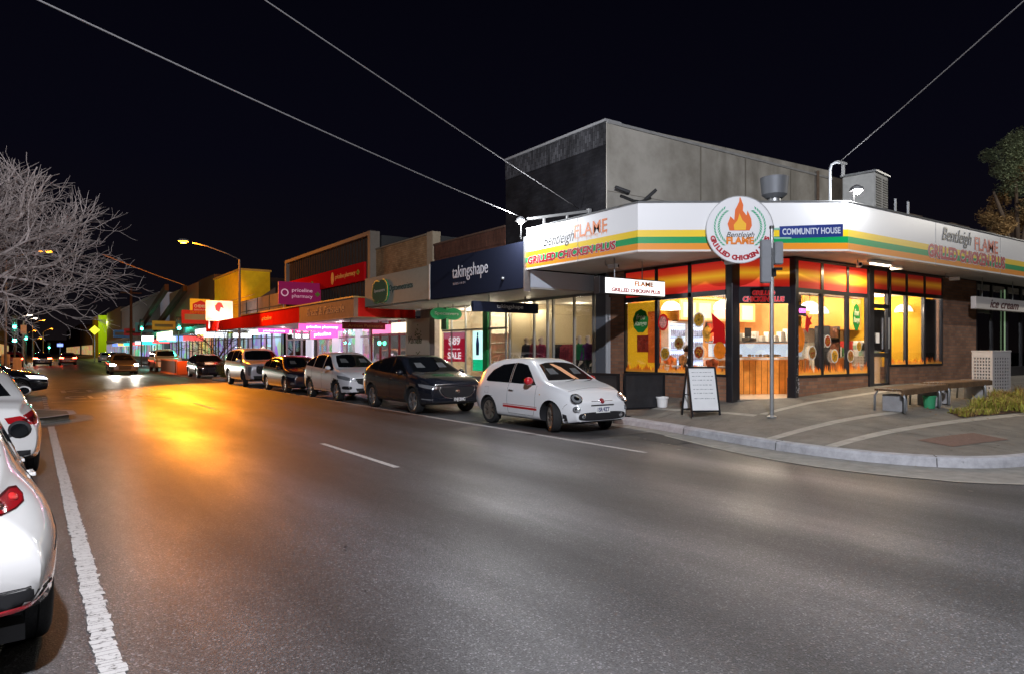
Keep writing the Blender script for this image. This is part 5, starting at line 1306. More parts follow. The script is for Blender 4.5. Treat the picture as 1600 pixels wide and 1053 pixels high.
def brightlamp(px,py,X,Y,label,power,col=(.93,.96,1)):
    v=pX(px,X,py) if X else pY(px,Y,py)
    t=thing('street_floodlight',label,'floodlight',v)
    M=Matrix.Rotation(R(-34.8),4,'Z')
    MB().sphere((0,0,0),.085,10).build('lamp_bulb',LON,t,smooth=True)
    b=MB(); b.lathe([(.13,.03),(.15,.0),(.12,.07),(.05,.12),(.02,.12)],n=20,M=Matrix.Translation((.03,.04,0))); b.tube([(.03,.04,.1),(.1,.14,.05),(.1,.14,-.45)],.02,6); b.build('lamp_bracket',DARK,t)
    lamp('lamp_light','POINT',(v.x-.42,v.y-.3,v.z+.02),power,col,.14,t)
    return v
vA=brightlamp(814,346,10.52,None,'blazing white floodlight where the corner shop fascia meets the dark awning',330)
vB=brightlamp(1340,298,None,7.9,'blazing white floodlight on the fascia corner above the blue street sign',60)
# cable riser beside the second light
g=thing('cable_riser','white curved cable pole rising behind the fascia corner','pole',(14.2,8.35,FZ1))
MB().tube([(0,0,-.2),(0,0,.75),(.05,.0,.88),(.2,0,.95),(.5,0,.99)],.028,8).build('riser_pipe',mat('pipe_pale',(.5,.52,.55),.5),g,smooth=True); MB().box((.25,-.05,.96),(.6,.05,1.0)).box((.5,-.03,.7),(.54,.03,.98)).build('insulator',mat('insulator_grey',(.2,.2,.2),.6),g)
# canopy security cameras / spotlights
def cctv(x,y,z,yaw,label):
    t=thing('security_camera',label,'camera',(x,y,z),yaw,'small cameras under the awning')
    MB().tube([(0,0,0),(0,0,-.1),(0,-.08,-.14)],.015,6).build('camera_arm',STEEL,t); MB().cbox((0,-.2,-.15),(.1,.26,.1)).build('camera_body',WHITE,t,bevel=.015); MB().lathe([(.0001,-.335),(.035,-.335),(.035,-.33)],(0,0,-.15),12,'Y').build('camera_lens',BLACK,t)
for (px,py,X,Y,yaw,lb) in ((946,410,11.2,None,.4,'black spotlight-like camera under the left end of the awning'),(1128,414,12.9,None,.2,'white security camera beside the doorway under the awning'),(1340,413,None,8.7,-.9,'white bullet camera under the side awning, left of the lit tube'),(1387,410,None,8.5,.9,'pale bullet camera at the end of the lit tube under the side awning'),(1478,433,None,8.9,.3,'dark bracketed camera above the brick wall end')):
    v=pX(px,X,py) if X else pY(px,Y,py); cctv(v.x,v.y,FZ0+.03,yaw,lb)
tubeL=thing('tube_light','short white tube light under the side awning','light',(16.6,8.5,FZ0))
MB().box((-.5,-.06,-.05),(.5,.06,.02)).build('fitting',WHITE,tubeL,bevel=.01); MB().tube([(-.45,0,-.07),(.45,0,-.07)],.025,8).build('tube',emat('tube_warm',(1,.85,.6),5),tubeL); lamp('tube_glow','AREA',(16.6,8.5,FZ0-.12),75,(1,.78,.5),.8,tubeL)
# roof plant
ac=thing('rooftop_cooler','box-shaped evaporative cooler with louvred sides on the shop roof','air conditioner',(XY(1357,10.5),10.6,4.72),R(8))
MB().box((-.5,-.45,.75),(.5,.45,1.95)).build('casing',mat('cooler_grey',(.45,.45,.43),.6,var=.15,vscale=5),ac,bevel=.03)
l=MB()
for k in range(13):
    z=.95+k*.07; l.box((.08,-.468,z),(.44,-.455,z+.03)); l.box((-.44,-.468,z),(-.06,-.455,z+.03))
l.build('louvre',BLACK,ac); MB().box((-.35,-.3,.3),(.35,.3,.75)).box((-.45,-.4,0),(.45,.4,.3)).build('plinth',mat('plinth_grey',(.3,.3,.29),.8),ac); MB().box((-.54,-.5,1.95),(.54,.5,2.0)).build('lid',STEEL,ac)
vt=thing('roof_vent','bucket-shaped grey exhaust cowl on the shop roof','vent',(XY(1210,11),11,4.7))
MB().lathe([(.16,0),(.16,.95),(.14,.95)],n=20).build('duct',STEEL,vt,smooth='auto'); MB().lathe([(.2,.95),(.32,1.05),(.36,1.5),(.35,1.5),(.3,1.08)],n=24).build('cowl',mat('cowl_grey',(.2,.21,.23),.6,metal=.5),vt,smooth='auto')
MB().tube([(-.3,.1,0),(-.1,.0,.95)],.015,5).tube([(.3,.1,0),(.1,0,.95)],.015,5).build('brace',STEEL,vt)
sl=thing('skylight_dome','low dark curved vent on the roof behind the round sign','vent',(XY(1095,11.3),11.3,4.7))
MB().lathe([(.55,0),(.55,.28),(.5,.36),(.2,.44),(.0001,.46)],n=28).build('dome',mat('dome_dark',(.06,.06,.06),.6),sl,smooth='auto'); MB().lathe([(.6,0),(.6,.06),(.5,.06)],n=28).build('flange',STEEL,sl)
# parapet behind the right fascia
pw=thing('parapet_wall','low crumbling brown brick parapet showing above the side fascia','wall',(25,9.5,4.6))
mb=MB(); rr=random.Random(4); x=XY(1375,9.5)
while x<33:
    w=rr.uniform(.3,.9); mb.box((x,9.42,4.6),(min(33,x+w-.002),9.62,5.42+rr.uniform(-.05,.05))); x+=w
P(mb,'wall',brickmat('brick_parapet',(.14,.10,.07),(.09,.07,.05),(.07,.06,.05),'X',stain=.5),pw)
cp=MB()
for px in (1398,1418): v=XY(px,9.4); cp.box((v,9.38,5.2),(v+.05,9.42,5.75))
P(cp,'pipe_stub',mat('pipe_pale',(.5,.52,.55),.5),pw)
# steel frame on the awning roof at the left end
fr=thing('roof_frame','thin grey steel rail frame on the awning roof beside the white floodlight','rail',(12,14.7,4.7))
P(MB().bar((10.75,14.75,5.12),(12.9,14.75,5.58),.07).bar((12.9,14.75,4.7),(12.9,14.75,5.64),.1).bar((12.1,14.75,4.7),(12.1,14.75,5.40),.05).bar((11.3,14.75,4.7),(11.3,14.75,5.22),.05).bar((10.9,14.75,4.9),(12.9,14.75,5.30),.03),'rail',mat('rail_grey',(.30,.30,.30),.6),fr)
# next premises on the side street: dark glass ice-cream shop
ic=thing('dark_shopfront','unlit black-framed glass shopfront beyond the brick wall','shop',(26,9.3,.6))
P(MB().box((XE,9.6,.3),(33,9.7,4.7)),'interior_dark',mat('void_dark',(.012,.014,.013),.5),ic)
f=MB()
for k in range(8): x=XE+.02+k*1.15; f.box((x,9.2,.5),(x+.07,9.3,3.74))
f.box((XE,9.2,3.1),(33,9.28,3.18)); f.box((XE,9.2,.5),(33,9.28,1.15))
P(f,'frame',FR,ic); P(MB().box((XE+.09,9.24,1.15),(33,9.25,3.7)),'pane',glassmat('dark_glass',(.25,.28,.26),.2),ic)
P(MB().box((XE+2.05,9.18,1.6),(XE+2.11,9.2,3.6)),'door_edge',mat('edge_green',(.25,.36,.22),.5,emit=(.35,.55,.3),es=.25),ic)
ih=thing('hanging_sign','pale hanging sign reading ice cream under the side awning','sign',(25.5,8.9,3.2))
xa=XY(1520,8.8); P(MB().box((xa,8.72,2.86),(xa+3.6,8.86,3.22)),'sign_case',mat('sign_grey_pale',(.62,.58,.55),.5),ih,bevel=.01)
T('lettering','ice cream',mat('letter_maroon',(.08,.02,.02),.5),(xa+2.0,8.715,3.04),SIDE,ih,height=.24,width=2.1,bold=.012,shear=.35)
P(MB().tube([(xa+.6,8.79,3.22),(xa+.6,8.79,3.79)],.015,6).tube([(xa+2.8,8.79,3.22),(xa+2.8,8.79,3.79)],.015,6),'hanger_rod',STEEL,ih)
# ================================================================= THE ROW OF SHOPS
def conc():
    m,t,b=nodes('weathered_concrete')
    g=N(t,'NewGeometry'); n=N(t,'TexNoise'); n.inputs['Scale'].default_value=.9; n.inputs['Detail'].default_value=9; n.inputs['Roughness'].default_value=.62
    t.links.new(g.outputs['Position'],n.inputs['Vector'])
    r=N(t,'ValToRGB'); r.color_ramp.elements[0].position=.3; r.color_ramp.elements[0].color=(.27,.25,.215,1); r.color_ramp.elements[1].position=.62; r.color_ramp.elements[1].color=(.45,.425,.38,1)
    t.links.new(n.outputs[0],r.inputs[0])
    mp=N(t,'Mapping'); mp.inputs['Scale'].default_value=(.9,1,.30); t.links.new(g.outputs['Position'],mp.inputs[0])
    n2=N(t,'TexNoise'); n2.inputs['Scale'].default_value=1.4; n2.inputs['Detail'].default_value=7; t.links.new(mp.outputs[0],n2.inputs['Vector'])
    s=N(t,'SeparateXYZ'); t.links.new(g.outputs['Position'],s.inputs[0])
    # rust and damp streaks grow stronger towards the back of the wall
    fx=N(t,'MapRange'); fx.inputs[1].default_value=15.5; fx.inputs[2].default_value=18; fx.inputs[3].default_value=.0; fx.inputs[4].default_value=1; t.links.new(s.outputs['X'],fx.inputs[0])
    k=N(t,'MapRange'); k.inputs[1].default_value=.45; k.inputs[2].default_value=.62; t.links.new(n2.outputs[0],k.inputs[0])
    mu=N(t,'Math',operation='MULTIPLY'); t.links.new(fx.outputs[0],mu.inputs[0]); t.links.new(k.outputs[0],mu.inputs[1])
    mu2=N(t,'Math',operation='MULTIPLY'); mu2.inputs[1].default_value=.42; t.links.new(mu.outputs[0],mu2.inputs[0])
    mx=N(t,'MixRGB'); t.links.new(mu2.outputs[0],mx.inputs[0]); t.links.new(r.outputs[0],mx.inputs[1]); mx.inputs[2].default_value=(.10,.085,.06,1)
    t.links.new(mx.outputs[0],b.inputs['Base Color']); b.inputs['Roughness'].default_value=.85
    return m
BLKBR=brickmat('brick_black',(.018,.018,.021),(.012,.012,.015),(.012,.012,.014),'Y',stain=.5)
BLKSOL=brickmat('brick_black_soldier',(.09,.09,.10),(.035,.035,.04),(.02,.02,.02),'Y',stain=.5,soldier=True)
BRRED=brickmat('brick_red_soldier',(.15,.065,.045),(.10,.045,.032),(.06,.04,.035),'Y',stain=.3,soldier=True)
BRORG=brickmat('brick_tan',(.42,.27,.14),(.33,.20,.10),(.22,.16,.11),'Y',stain=.3)
ALU=mat('alu_frame',(.35,.35,.34),.4,metal=.6); NAVY=mat('navy_fascia',(.018,.021,.038),1,spec=0); CRM=mat('cream_interior',(.7,.6,.42),.7); CREML=mat('cream_lit',(.75,.68,.5),.7)

# ---- tall black-and-concrete building holding the clothing shop
b=thing('two_storey_shop','two-storey clothing shop with black brick front, soldier course and weathered concrete side wall','building',(13,14.6,0))
P(MB().box((13.02,14.2,3.7),(13.25,19.1,7.35)),'front_wall',BLKBR,b)
P(MB().box((13.0,14.2,7.35),(13.25,19.1,7.978)),'soldier_course',BLKSOL,b)
P(MB().box((12.97,14.55,7.98),(13.28,19.12,8.05)),'coping',mat('coping_grey',(.34,.34,.35),.6,var=.1),b)
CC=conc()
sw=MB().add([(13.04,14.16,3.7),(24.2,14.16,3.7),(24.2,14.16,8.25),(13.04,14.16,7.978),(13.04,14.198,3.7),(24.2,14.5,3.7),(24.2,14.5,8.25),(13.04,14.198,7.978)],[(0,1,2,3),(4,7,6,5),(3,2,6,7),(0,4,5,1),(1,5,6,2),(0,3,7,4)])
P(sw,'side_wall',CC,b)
P(MB().box((24.2,14.25,3.7),(25.8,14.6,8.1)),'side_wall',mat('dark_concrete',(.10,.085,.07),.9,var=.6,vscale=1.5,bump=.5,bscale=8),b)
for x in (16.9,19.1,21.6): P(MB().box((x,14.145,3.8),(x+.05,14.16,8.02)),'wall_joint',mat('joint_stain',(.22,.20,.165),.9),b)
P(MB().box((13.0,14.17,7.99),(24.2,14.62,8.03)).box((13.0,14.18,8.03),(13.6,14.6,8.06)),'coping',mat('coping_grey',(.34,.34,.35),.6,var=.1),b)
P(MB().box((13.05,14.145,6.05),(17.2,14.16,6.065)),'wall_joint',mat('joint_faint',(.25,.23,.2),.9),b)
P(MB().tube([(23.2,14.1,3.8),(23.2,14.1,8.1)],.05,8),'downpipe',mat('pipe_rust',(.2,.14,.1),.8,var=.4,vscale=3),b); P(MB().box((13.03,14.12,7.93),(24.2,14.165,8.0)),'flashing',mat('flashing_grey',(.3,.3,.3),.6,var=.3,vscale=2),b)
P(MB().box((13.25,14.6,7.3),(33,19.1,7.5)),'roof',MATS['roof_metal'],b)
P(MB().box((13.2,19.0,3.4),(24,19.1,8.0)),'party_wall',mat('render_dark',(.06,.06,.06),.9),b)
# faded old paintwork patch near the corner

aw=MB()       # awning fascia
aw.box((10.6,14.66,3.30),(10.74,19.9,4.52)); fa=P(aw,'fascia',NAVY,b)
P(MB().box((10.57,14.63,3.2),(10.76,14.68,4.62)),'fascia_end',STEEL,b,fa)
T('lettering','takingshape',mat('letter_grey',(.55,.55,.60),.5),(10.592,17.45,3.98),STREET,b,fa,height=.50,width=2.0,bold=-.004)
T('lettering','SIZES 14-24',mat('letter_grey_dim',(.2,.2,.24),.5),(10.592,18.05,3.68),STREET,b,fa,height=.07,width=.75)
P(MB().sphere((10.57,15.65,3.62),.05,6),'fascia_knob',STEEL,b,fa)
P(MB().box((10.74,14.66,3.28),(13.05,19.9,3.32)),'soffit',SOFF,b)
P(MB().box((10.74,14.63,3.32),(13.0,14.66,3.76)),'end_panel',mat('panel_pale_blue',(.55,.60,.68),.5),b)
P(MB().box((10.74,14.66,4.3),(13.05,24.1,4.36)),'awning_roof',MATS['roof_metal'],b)
Yt0,Yt1=14.66,YX(795,13)
f=MB()
for y in (Yt0,15.5,YX(865,13),YX(856,13),YX(835,13),Yt1-.06): f.box((12.98,y,.35),(13.05,y+.055,3.28))
f.box((12.98,Yt0,.35),(13.05,Yt1,.85)); f.box((12.98,Yt0,3.2),(13.05,Yt1,3.28))
w=P(f,'window',ALU,b); P(MB().box((13.01,Yt0,.85),(13.02,Yt1,3.2)),'pane',GLASS,b,w)
P(MB().box((13.1,Yt0,.36),(18,Yt1,.4)),'floor',TILE,b); P(MB().box((17.9,Yt0,.4),(18,Yt1,3.3)).box((13.1,Yt1-.02,.4),(18,Yt1+.05,3.3)).box((13.3,14.62,.4),(18,14.68,3.3)),'interior_wall',CRM,b)
P(MB().box((13.1,Yt0,3.22),(18,Yt1,3.27)),'ceiling',CEIL,b)
P(MB().box((13.9,17.7,.4),(14.0,Yt1-.05,3.0)),'display_wall',CREML,b)
for (x,y) in ((14.6,15.7),(14.9,17.6),(13.5,18.4)): lamp('shop_light','POINT',(x,y,3.05),34,(1,.86,.62),.1,b)
lb=thing('hanging_sign','dark hanging sign with pale lettering under the navy awning','sign',(11.6,17,2.95))
P(MB().box((10.42,16.93,2.78),(12.76,17.07,3.08)),'sign_case',NAVY,lb,bevel=.008); T('lettering','takingshape',mat('letter_grey',(.55,.55,.60),.5),(11.7,16.925,2.94),SIDE,lb,height=.15,width=.95)
P(MB().tube([(11.0,17,3.08),(11.0,17,3.3)],.015,6).tube([(12.3,17,3.08),(12.3,17,3.3)],.015,6),'hanger_rod',DARK,lb)
# mannequins and racks
SK=mat('mannequin_skin',(.6,.5,.42),.5)
def figure(name,cat,loc,rz,label,top,bottom,pose='stand',skin=SK,hair=None,group=None,s=1.0):
    root=thing(name,label,cat,loc,rz,group)
    J={'pel':(0,0,.95),'ch':(0,0,1.30),'nk':(0,0,1.47),'hd':(0,.01,1.58),'ht':(0,.01,1.70)}
    if pose=='sit': J={'pel':(0,0,.50),'ch':(0,.06,.85),'nk':(0,.12,1.02),'hd':(0,.17,1.13),'ht':(0,.18,1.24)}
    V=[];E=[];Rr=[]
    def add(p,r,par=None):
        V.append(Vector(p)*s); Rr.append(r*s)
        if par is not None: E.append((par,len(V)-1))
        return len(V)-1
    pel=add(J['pel'],.135); ch=add(J['ch'],.145,pel); nk=add(J['nk'],.05,ch); hd=add(J['hd'],.085,nk); add(J['ht'],.07,hd)
    for sx in (-1,1):
        cx,cy,cz=J['ch']; sh=add((sx*.17,cy,cz+.11),.055,ch)
        if pose=='sit':
            el=add((sx*.24,cy+.12,cz-.14),.042,sh); wr=add((sx*.12,cy+.36,cz-.12),.03,el)
        else:
            el=add((sx*.25,cy-.02,cz-.18),.042,sh); wr=add((sx*.24,cy+.08,cz-.42),.03,el)
        hn=add((V[wr]/s)+(Vector((-sx*.02,.05,-.04)) if pose!='sit' else Vector((-sx*.03,.06,0))),.028,wr)
        for k in range(4):
            f1=add(V[hn]/s+Vector((sx*(-.024+.016*k),.035,-.035)),.009,hn); add(V[f1]/s+Vector((0,.012,-.03)),.008,f1)
        th=add(V[hn]/s+Vector((-sx*.03,.02,-.005)),.009,hn); add(V[th]/s+Vector((-sx*.008,.02,-.015)),.008,th)
        px_,py_,pz_=J['pel']
        hp=add((sx*.09,py_,pz_-.06),.09,pel)
        if pose=='sit': kn=add((sx*.11,py_+.42,pz_-.02),.065,hp); an=add((sx*.11,py_+.42,.08),.04,kn)
        else: kn=add((sx*.10,.02,.5),.062,hp); an=add((sx*.10,-.01,.09),.04,kn)
        add(V[an]/s+Vector((0,.14,-.045)),.035,an)
    me=bpy.data.meshes.new('body'); me.from_pydata([tuple(v) for v in V],E,[])
    o=bpy.data.objects.new('body',me); COL.objects.link(o)
    bm=bmesh.new(); bm.from_mesh(me); ly=bm.verts.layers.skin.verify(); bm.verts.ensure_lookup_table()
    for i,v in enumerate(bm.verts): v[ly].radius=(Rr[i],Rr[i]*(.72 if i in(0,1) else 1)); v[ly].use_root=(i==0)
    bm.to_mesh(me); bm.free()
    o.modifiers.new('s','SKIN'); sb=o.modifiers.new('b','SUBSURF'); sb.levels=1; sb.render_levels=1
    bpy.context.view_layer.update(); nm=bpy.data.meshes.new_from_object(o.evaluated_get(bpy.context.evaluated_depsgraph_get()))
    bpy.data.objects.remove(o); nm.materials.clear()
    for m_ in (skin,top,bottom): nm.materials.append(m_)
    neck=(J['nk'][2]-.02)*s; waist=(J['pel'][2]+.02)*s
    for f in nm.polygons:
        z=f.center.z; side_=abs(f.center.x)
        hand = (side_>.19*s and z<(J['ch'][2]-.36)*s) if pose!='sit' else (f.center.y>(J['ch'][1]+.34)*s and z>.6*s)
        f.material_index = 0 if (z>neck or hand or z<.1*s) else (1 if z>waist else 2)
    nm.shade_smooth(); nm.name='body'; ob=bpy.data.objects.new('body',nm); COL.objects.link(ob); ob.parent=root
    hx,hy,hz=[k*s for k in J['hd']]
    hr_=hair or mat('hair_dark',(.03,.02,.015),.7)
    f=MB().sphere((hx,hy-.015*s,hz+.05*s),.1*s,8,(.92,1,1.02)); f.v=[v for v in f.v]
    if hair is not False: 
        f.v=[(v[0],min(v[1],hy+.045*s) if v[2]<hz+.09*s else v[1],v[2]) for v in f.v]; f.build('hair',hr_,root,smooth=True)
    fa=MB().sphere((hx,hy+.098*s,hz+.0*s),.016*s,5,(.8,1,1.3)).sphere((hx-.034*s,hy+.084*s,hz+.03*s),.011*s,5).sphere((hx+.034*s,hy+.084*s,hz+.03*s),.011*s,5)
    fa.build('face',mat('face_dark',(.2,.12,.09),.6),root,smooth=True)
    return root
GRN=mat('cloth_green',(.01,.16,.06),.8); PUR=mat('cloth_purple',(.10,.02,.14),.8); BRD=mat('cloth_burgundy',(.20,.03,.05),.8,var=.9,vscale=18); CHR=mat('cloth_charcoal',(.02,.02,.025),.8); PNK=mat('cloth_pink',(.5,.05,.1),.8)
figure('mannequin','mannequin',(13.55,YX(906,13.55),.42),R(80),'mannequin in a green top at the right end of the clothing shop window',GRN,CHR,hair=False,group='mannequins')
figure('mannequin','mannequin',(13.55,YX(919,13.55),.42),R(100),'mannequin in a purple jacket at the far right of the clothing shop window',PUR,CHR,hair=False,group='mannequins')
figure('mannequin','mannequin',(13.45,YX(823,13.45),.42),R(95),'mannequin in a dark jacket left of the burgundy pair in the clothing shop window',CHR,CHR,hair=False,group='mannequins')
figure('mannequin','mannequin',(13.45,YX(834,13.45),.42),R(85),'mannequin in a burgundy patterned top, left of the pair, in the clothing shop window',BRD,CHR,hair=False,group='mannequins')
figure('mannequin','mannequin',(13.5,YX(846,13.5),.42),R(85),'mannequin in a burgundy patterned top, right of the pair, in the clothing shop window',mat('cloth_plum',(.22,.03,.07),.8,var=.9,vscale=14),CHR,hair=False,group='mannequins')
def rack(x,y,L,label,cols):
    t=thing('clothes_rack',label,'clothes rack',(x,y,.4),PI/2,'clothes racks')
    MB().tube([(-L/2,0,0),(-L/2,0,1.5),(L/2,0,1.5),(L/2,0,0)],.018,6).build('rail',CHROME,t)
    rr=random.Random(int(x*10+y)); 
    for ci,cm_ in enumerate(cols):
        g=MB(); n=int(L/.06/len(cols))
        for k in range(n):
            u=-L/2+.08+(ci*n+k)*(L-.16)/(n*len(cols)); g.prism([(-.2,0),(.2,0),(.17,.75),(.05,.85),(-.05,.85),(-.17,.75)],-.012,.012,Matrix.Translation((u,0,.62))@Matrix.Rotation(PI/2,4,'Z')@Matrix.Rotation(PI/2,4,'X')@Matrix.Rotation(rr.uniform(-.2,.2),4,'Y'))
        g.build('garment',cm_,t)
rack(15.2,16.1,1.6,'clothes rack with pink and plum garments in the middle of the shop',(PNK,BRD,PUR)); rack(16.4,17.0,2.0,'clothes rack with pale and dark garments at the back of the shop',(CHR,mat('cloth_teal',(.03,.2,.2),.8),PNK)); rack(14.6,18.0,1.2,'clothes rack with burgundy garments behind the mannequins',(BRD,CHR))
sh=thing('wall_shelves','white shelves stacked with folded clothes on the shop back wall','shelves',(17.6,16.5,.4))
for k in range(4): MB().box((-.2,-1.6,.5+k*.55),(.25,1.6,.53+k*.55)).build('shelf',CEIL,sh)
g=MB(); rr=random.Random(2)
for k in range(4):
    for j in range(12): g.box((-.15,-1.5+j*.25,.53+k*.55),(.15,-1.3+j*.25,.53+k*.55+rr.uniform(.08,.25)))
g.build('folded_clothes',mat('cloth_mix',(.35,.2,.2),.8,var=.9,vscale=4),sh)
# person at a table in the takeaway
figure('person','person',(13.8,YX(1064,13.8),FLZ+.0),R(-155),'person in dark clothes sitting inside the takeaway window with their back to the glass',mat('jumper_black',(.02,.02,.025),.8),CHR,'sit')
chair(13.8,YX(1064,13.8),R(25),'orange chair under the seated person in the takeaway')

# ---- optometrist
o_=thing('optometrist_shop','optometrist shop with grey fascia, green posts and bright cream window','shop',(13,19.1,0))
P(MB().box((13.02,19.12,3.9),(13.25,24.1,5.25)),'front_wall',BRRED,o_); P(MB().box((13.0,14.7+4.42,5.25),(13.27,24.1,5.78)),'soldier_course',BRRED,o_); P(MB().box((12.97,19.12,5.78),(13.3,24.1,5.84)),'coping',mat('coping_brown',(.13,.08,.06),.8),o_)
P(MB().box((13.27,19.12,3.4),(24,24.1,3.6)),'roof',MATS['roof_metal'],o_)
fo=P(MB().box((10.6,19.96,3.33),(10.74,25.25,4.42)),'fascia',mat('fascia_grey_green',(.28,.28,.23),.8,var=.06,spec=.15),o_)
P(MB().box((10.58,19.9,3.3),(10.76,19.96,4.45)),'fascia_trim',mat('trim_pale',(.55,.55,.52),.5),o_,fo)
M=frame((10.60,23.75,3.83),STREET)
GG=mat('logo_green',(.0,.22,.09),.4)
lg=P(MB().prism(oval(-.30,0,.43,.44,32),.0,.05,M).prism(oval(.30,0,.43,.44,32),.0,.06,M),'logo_oval',GG,o_,fo)
P(MB().prism(oval(.22,0,.40,.42,32),.06,.068,M).prism(oval(-.30,0,.39,.40,32),.05,.058,M),'logo_oval_face',mat('logo_grey_green',(.07,.13,.08),.95,spec=0),o_,lg)
T('lettering','Specsavers',mat('letter_greyg',(.4,.42,.36),1,spec=0),(10.53,23.75,3.85),STREET,o_,lg,height=.15,width=.95,bold=.01)
T('lettering','Optometrists',mat('letter_dkgreen',(.03,.06,.05),1,spec=0),(10.592,22.1,3.86),STREET,o_,fo,height=.28,width=1.9)
P(MB().box((10.74,19.9,3.29),(13.05,25.25,3.33)),'soffit',mat('soffit_white',(.6,.6,.57),.6),o_)
Yo0,Yo1=YX(792,13),YX(691,13)
GP=mat('post_green',(.0,.20,.055),.45)
P(MB().box((12.95,YX(763,13),.35),(13.06,YX(756,13),3.28)),'post',GP,o_); P(MB().box((12.95,YX(699,13),2.45),(13.06,Yo1,3.28)),'post',GP,o_)
f=MB()
for px in (791,766,757,728,706): f.box((12.98,YX(px,13),.35),(13.04,YX(px,13)+.05,3.28))
f.box((12.98,Yo0,.35),(13.04,Yo1,.75)); f.box((12.98,Yo0,2.38),(13.04,Yo1,2.44))
w=P(f,'window',ALU,o_); P(MB().box((13.0,Yo0,.75),(13.01,Yo1,3.25)),'pane',GLASS,o_,w)
P(MB().box((13.1,Yo0,.36),(17,24.7,.4)),'floor',TILE,o_)
P(MB().box((15.0,Yo0,.4),(15.1,24.7,3.3)).box((13.1,24.6,.4),(15,24.7,3.3)).box((13.1,Yt1+.05,.4),(15,Yt1+.1,3.3)),'interior_wall',mat('wall_warm_white',(.8,.72,.55),.7),o_)
P(MB().box((13.1,Yo0,3.24),(15,24.7,3.28)),'ceiling',CEIL,o_)
P(MB().box((12.98,24.0,.2),(13.2,25.2,3.3)),'wall_pier',mat('pier_greybrown',(.28,.24,.22),.8,var=.2,bump=.3,bscale=30),o_)
g=MB()
for k in range(5): g.box((14.6,Yo0+.3,.9+k*.35),(15.0,Yo1-.4,.915+k*.35))
P(g,'display_shelf',mat('shelf_white',(.8,.78,.7),.5),o_)
for y in (19.9,21.4,22.9): lamp('shop_light','POINT',(14.0,y,3.05),85,(1,.90,.70),.1,o_)
pz=P(MB().box((13.03,YX(727,13),1.25),(13.05,YX(692,13),2.32)),'sale_poster',mat('poster_sale',(.62,.02,.06),.5,emit=(.8,.02,.08),es=.35),o_)
P(MB().box((13.03,YX(727,13),2.1),(13.045,YX(692,13),2.35)),'poster_top',mat('poster_lilac',(.5,.42,.6),.5,emit=(.7,.6,.8),es=.3),o_,pz)
yc=(YX(727,13)+YX(692,13))/2
LW_=mat('letter_lit_white',(.8,.8,.8),.5,emit=(1,.9,.95),es=.8)
T('lettering','$89',LW_,(13.022,yc,2.0),STREET,o_,pz,height=.34,width=.85,bold=.03); T('lettering','SALE',LW_,(13.022,yc,1.48),STREET,o_,pz,height=.26,width=1.0,bold=.03); T('lettering','complete pair',LW_,(13.022,yc,1.72),STREET,o_,pz,height=.07,width=.9)
ps=P(MB().box((12.965,YX(756,13),.95),(12.98,YX(740,13),2.35)),'digital_poster',mat('screen_lit',(.4,.6,.6),.4,emit=(.55,.9,.85),es=1.0),o_)
P(MB().box((12.955,YX(756,13)+.02,.95),(12.965,YX(740,13)-.02,1.35)),'screen_foot',mat('screen_green',(.0,.35,.15),.4,emit=(0,.5,.22),es=.6),o_,ps)
ym=(YX(756,13)+YX(740,13))/2; P(MB().prism([(-.10,-.3),(.08,-.3),(.10,.1),(.04,.35),(-.06,.35),(-.12,.1)],0,.004,frame((12.96,ym,1.8),STREET)).prism(oval(0,.43,.05,.07,12),0,.004,frame((12.96,ym,1.8),STREET)),'screen_figure',mat('figure_blue',(.06,.1,.4),.5),o_,ps)
sp3=thing('hanging_sign','green double-oval hanging sign with pale lettering under the grey awning','sign',(11.9,21.2,2.93))
Mo=frame((11.9,21.15,2.93),SIDE); so=P(MB().prism(oval(-.28,0,.34,.21,28),-.06,.02,Mo).prism(oval(.28,0,.34,.21,28),-.06,.021,Mo),'sign_oval',mat('logo_green_lit',(.0,.20,.06),.4,emit=(0,.25,.08),es=.25),sp3)
T('lettering','Specsavers',WHL,(11.9,21.122,2.93),SIDE,sp3,so,height=.14,width=.95,bold=.012)
P(MB().tube([(11.6,21.2,3.12),(11.6,21.2,3.32)],.015,6).tube([(12.2,21.2,3.12),(12.2,21.2,3.32)],.015,6),'hanger_rod',DARK,sp3)

# ---- bakery and pharmacy under one red canopy
RF=mat('fascia_red',(.60,.020,.015),1,var=.1,vscale=2,spec=0); REDW=mat('frame_red',(.28,.015,.015),.45)
bk=thing('bakery_shop','bakery with tan brick parapet, red window frames and patisserie fascia','shop',(13,24.8,0))
P(MB().box((13.02,24.3,3.3),(13.3,29.75,6.28)),'front_wall',BRORG,bk); P(MB().box((12.95,24.12,3.3),(13.32,24.6,6.36)),'wall_pier',mat('pier_tan',(.42,.34,.24),.8,var=.15),bk); P(MB().box((12.97,24.6,6.28),(13.33,29.78,6.34)),'coping',mat('coping_tan',(.3,.25,.18),.8),bk); P(MB().box((13.3,24.12,3.3),(24,24.3,6.2)),'side_wall',mat('render_dark',(.06,.06,.06),.9),bk)
P(MB().box((10.32,25.7,2.98),(10.5,32.4,3.72)),'fascia',mat('fascia_brown',(.26,.15,.10),.8,var=.15,vscale=3),bk); ft=bk.children[-1]
T('lettering','Bread & Patisserie',mat('letter_bronze',(.42,.22,.12),.5),(10.31,29.0,3.38),STREET,bk,ft,height=.34,width=4.6,shear=.2)
P(MB().box((10.5,25.7,2.98),(13.0,25.82,3.72)),'fascia_return',RF,bk); P(MB().box((10.28,25.66,3.72),(10.54,43.5,3.78)).box((10.54,25.66,3.72),(13.0,25.86,3.77)),'fascia_trim',mat('trim_gold',(.45,.28,.10),.5),bk)
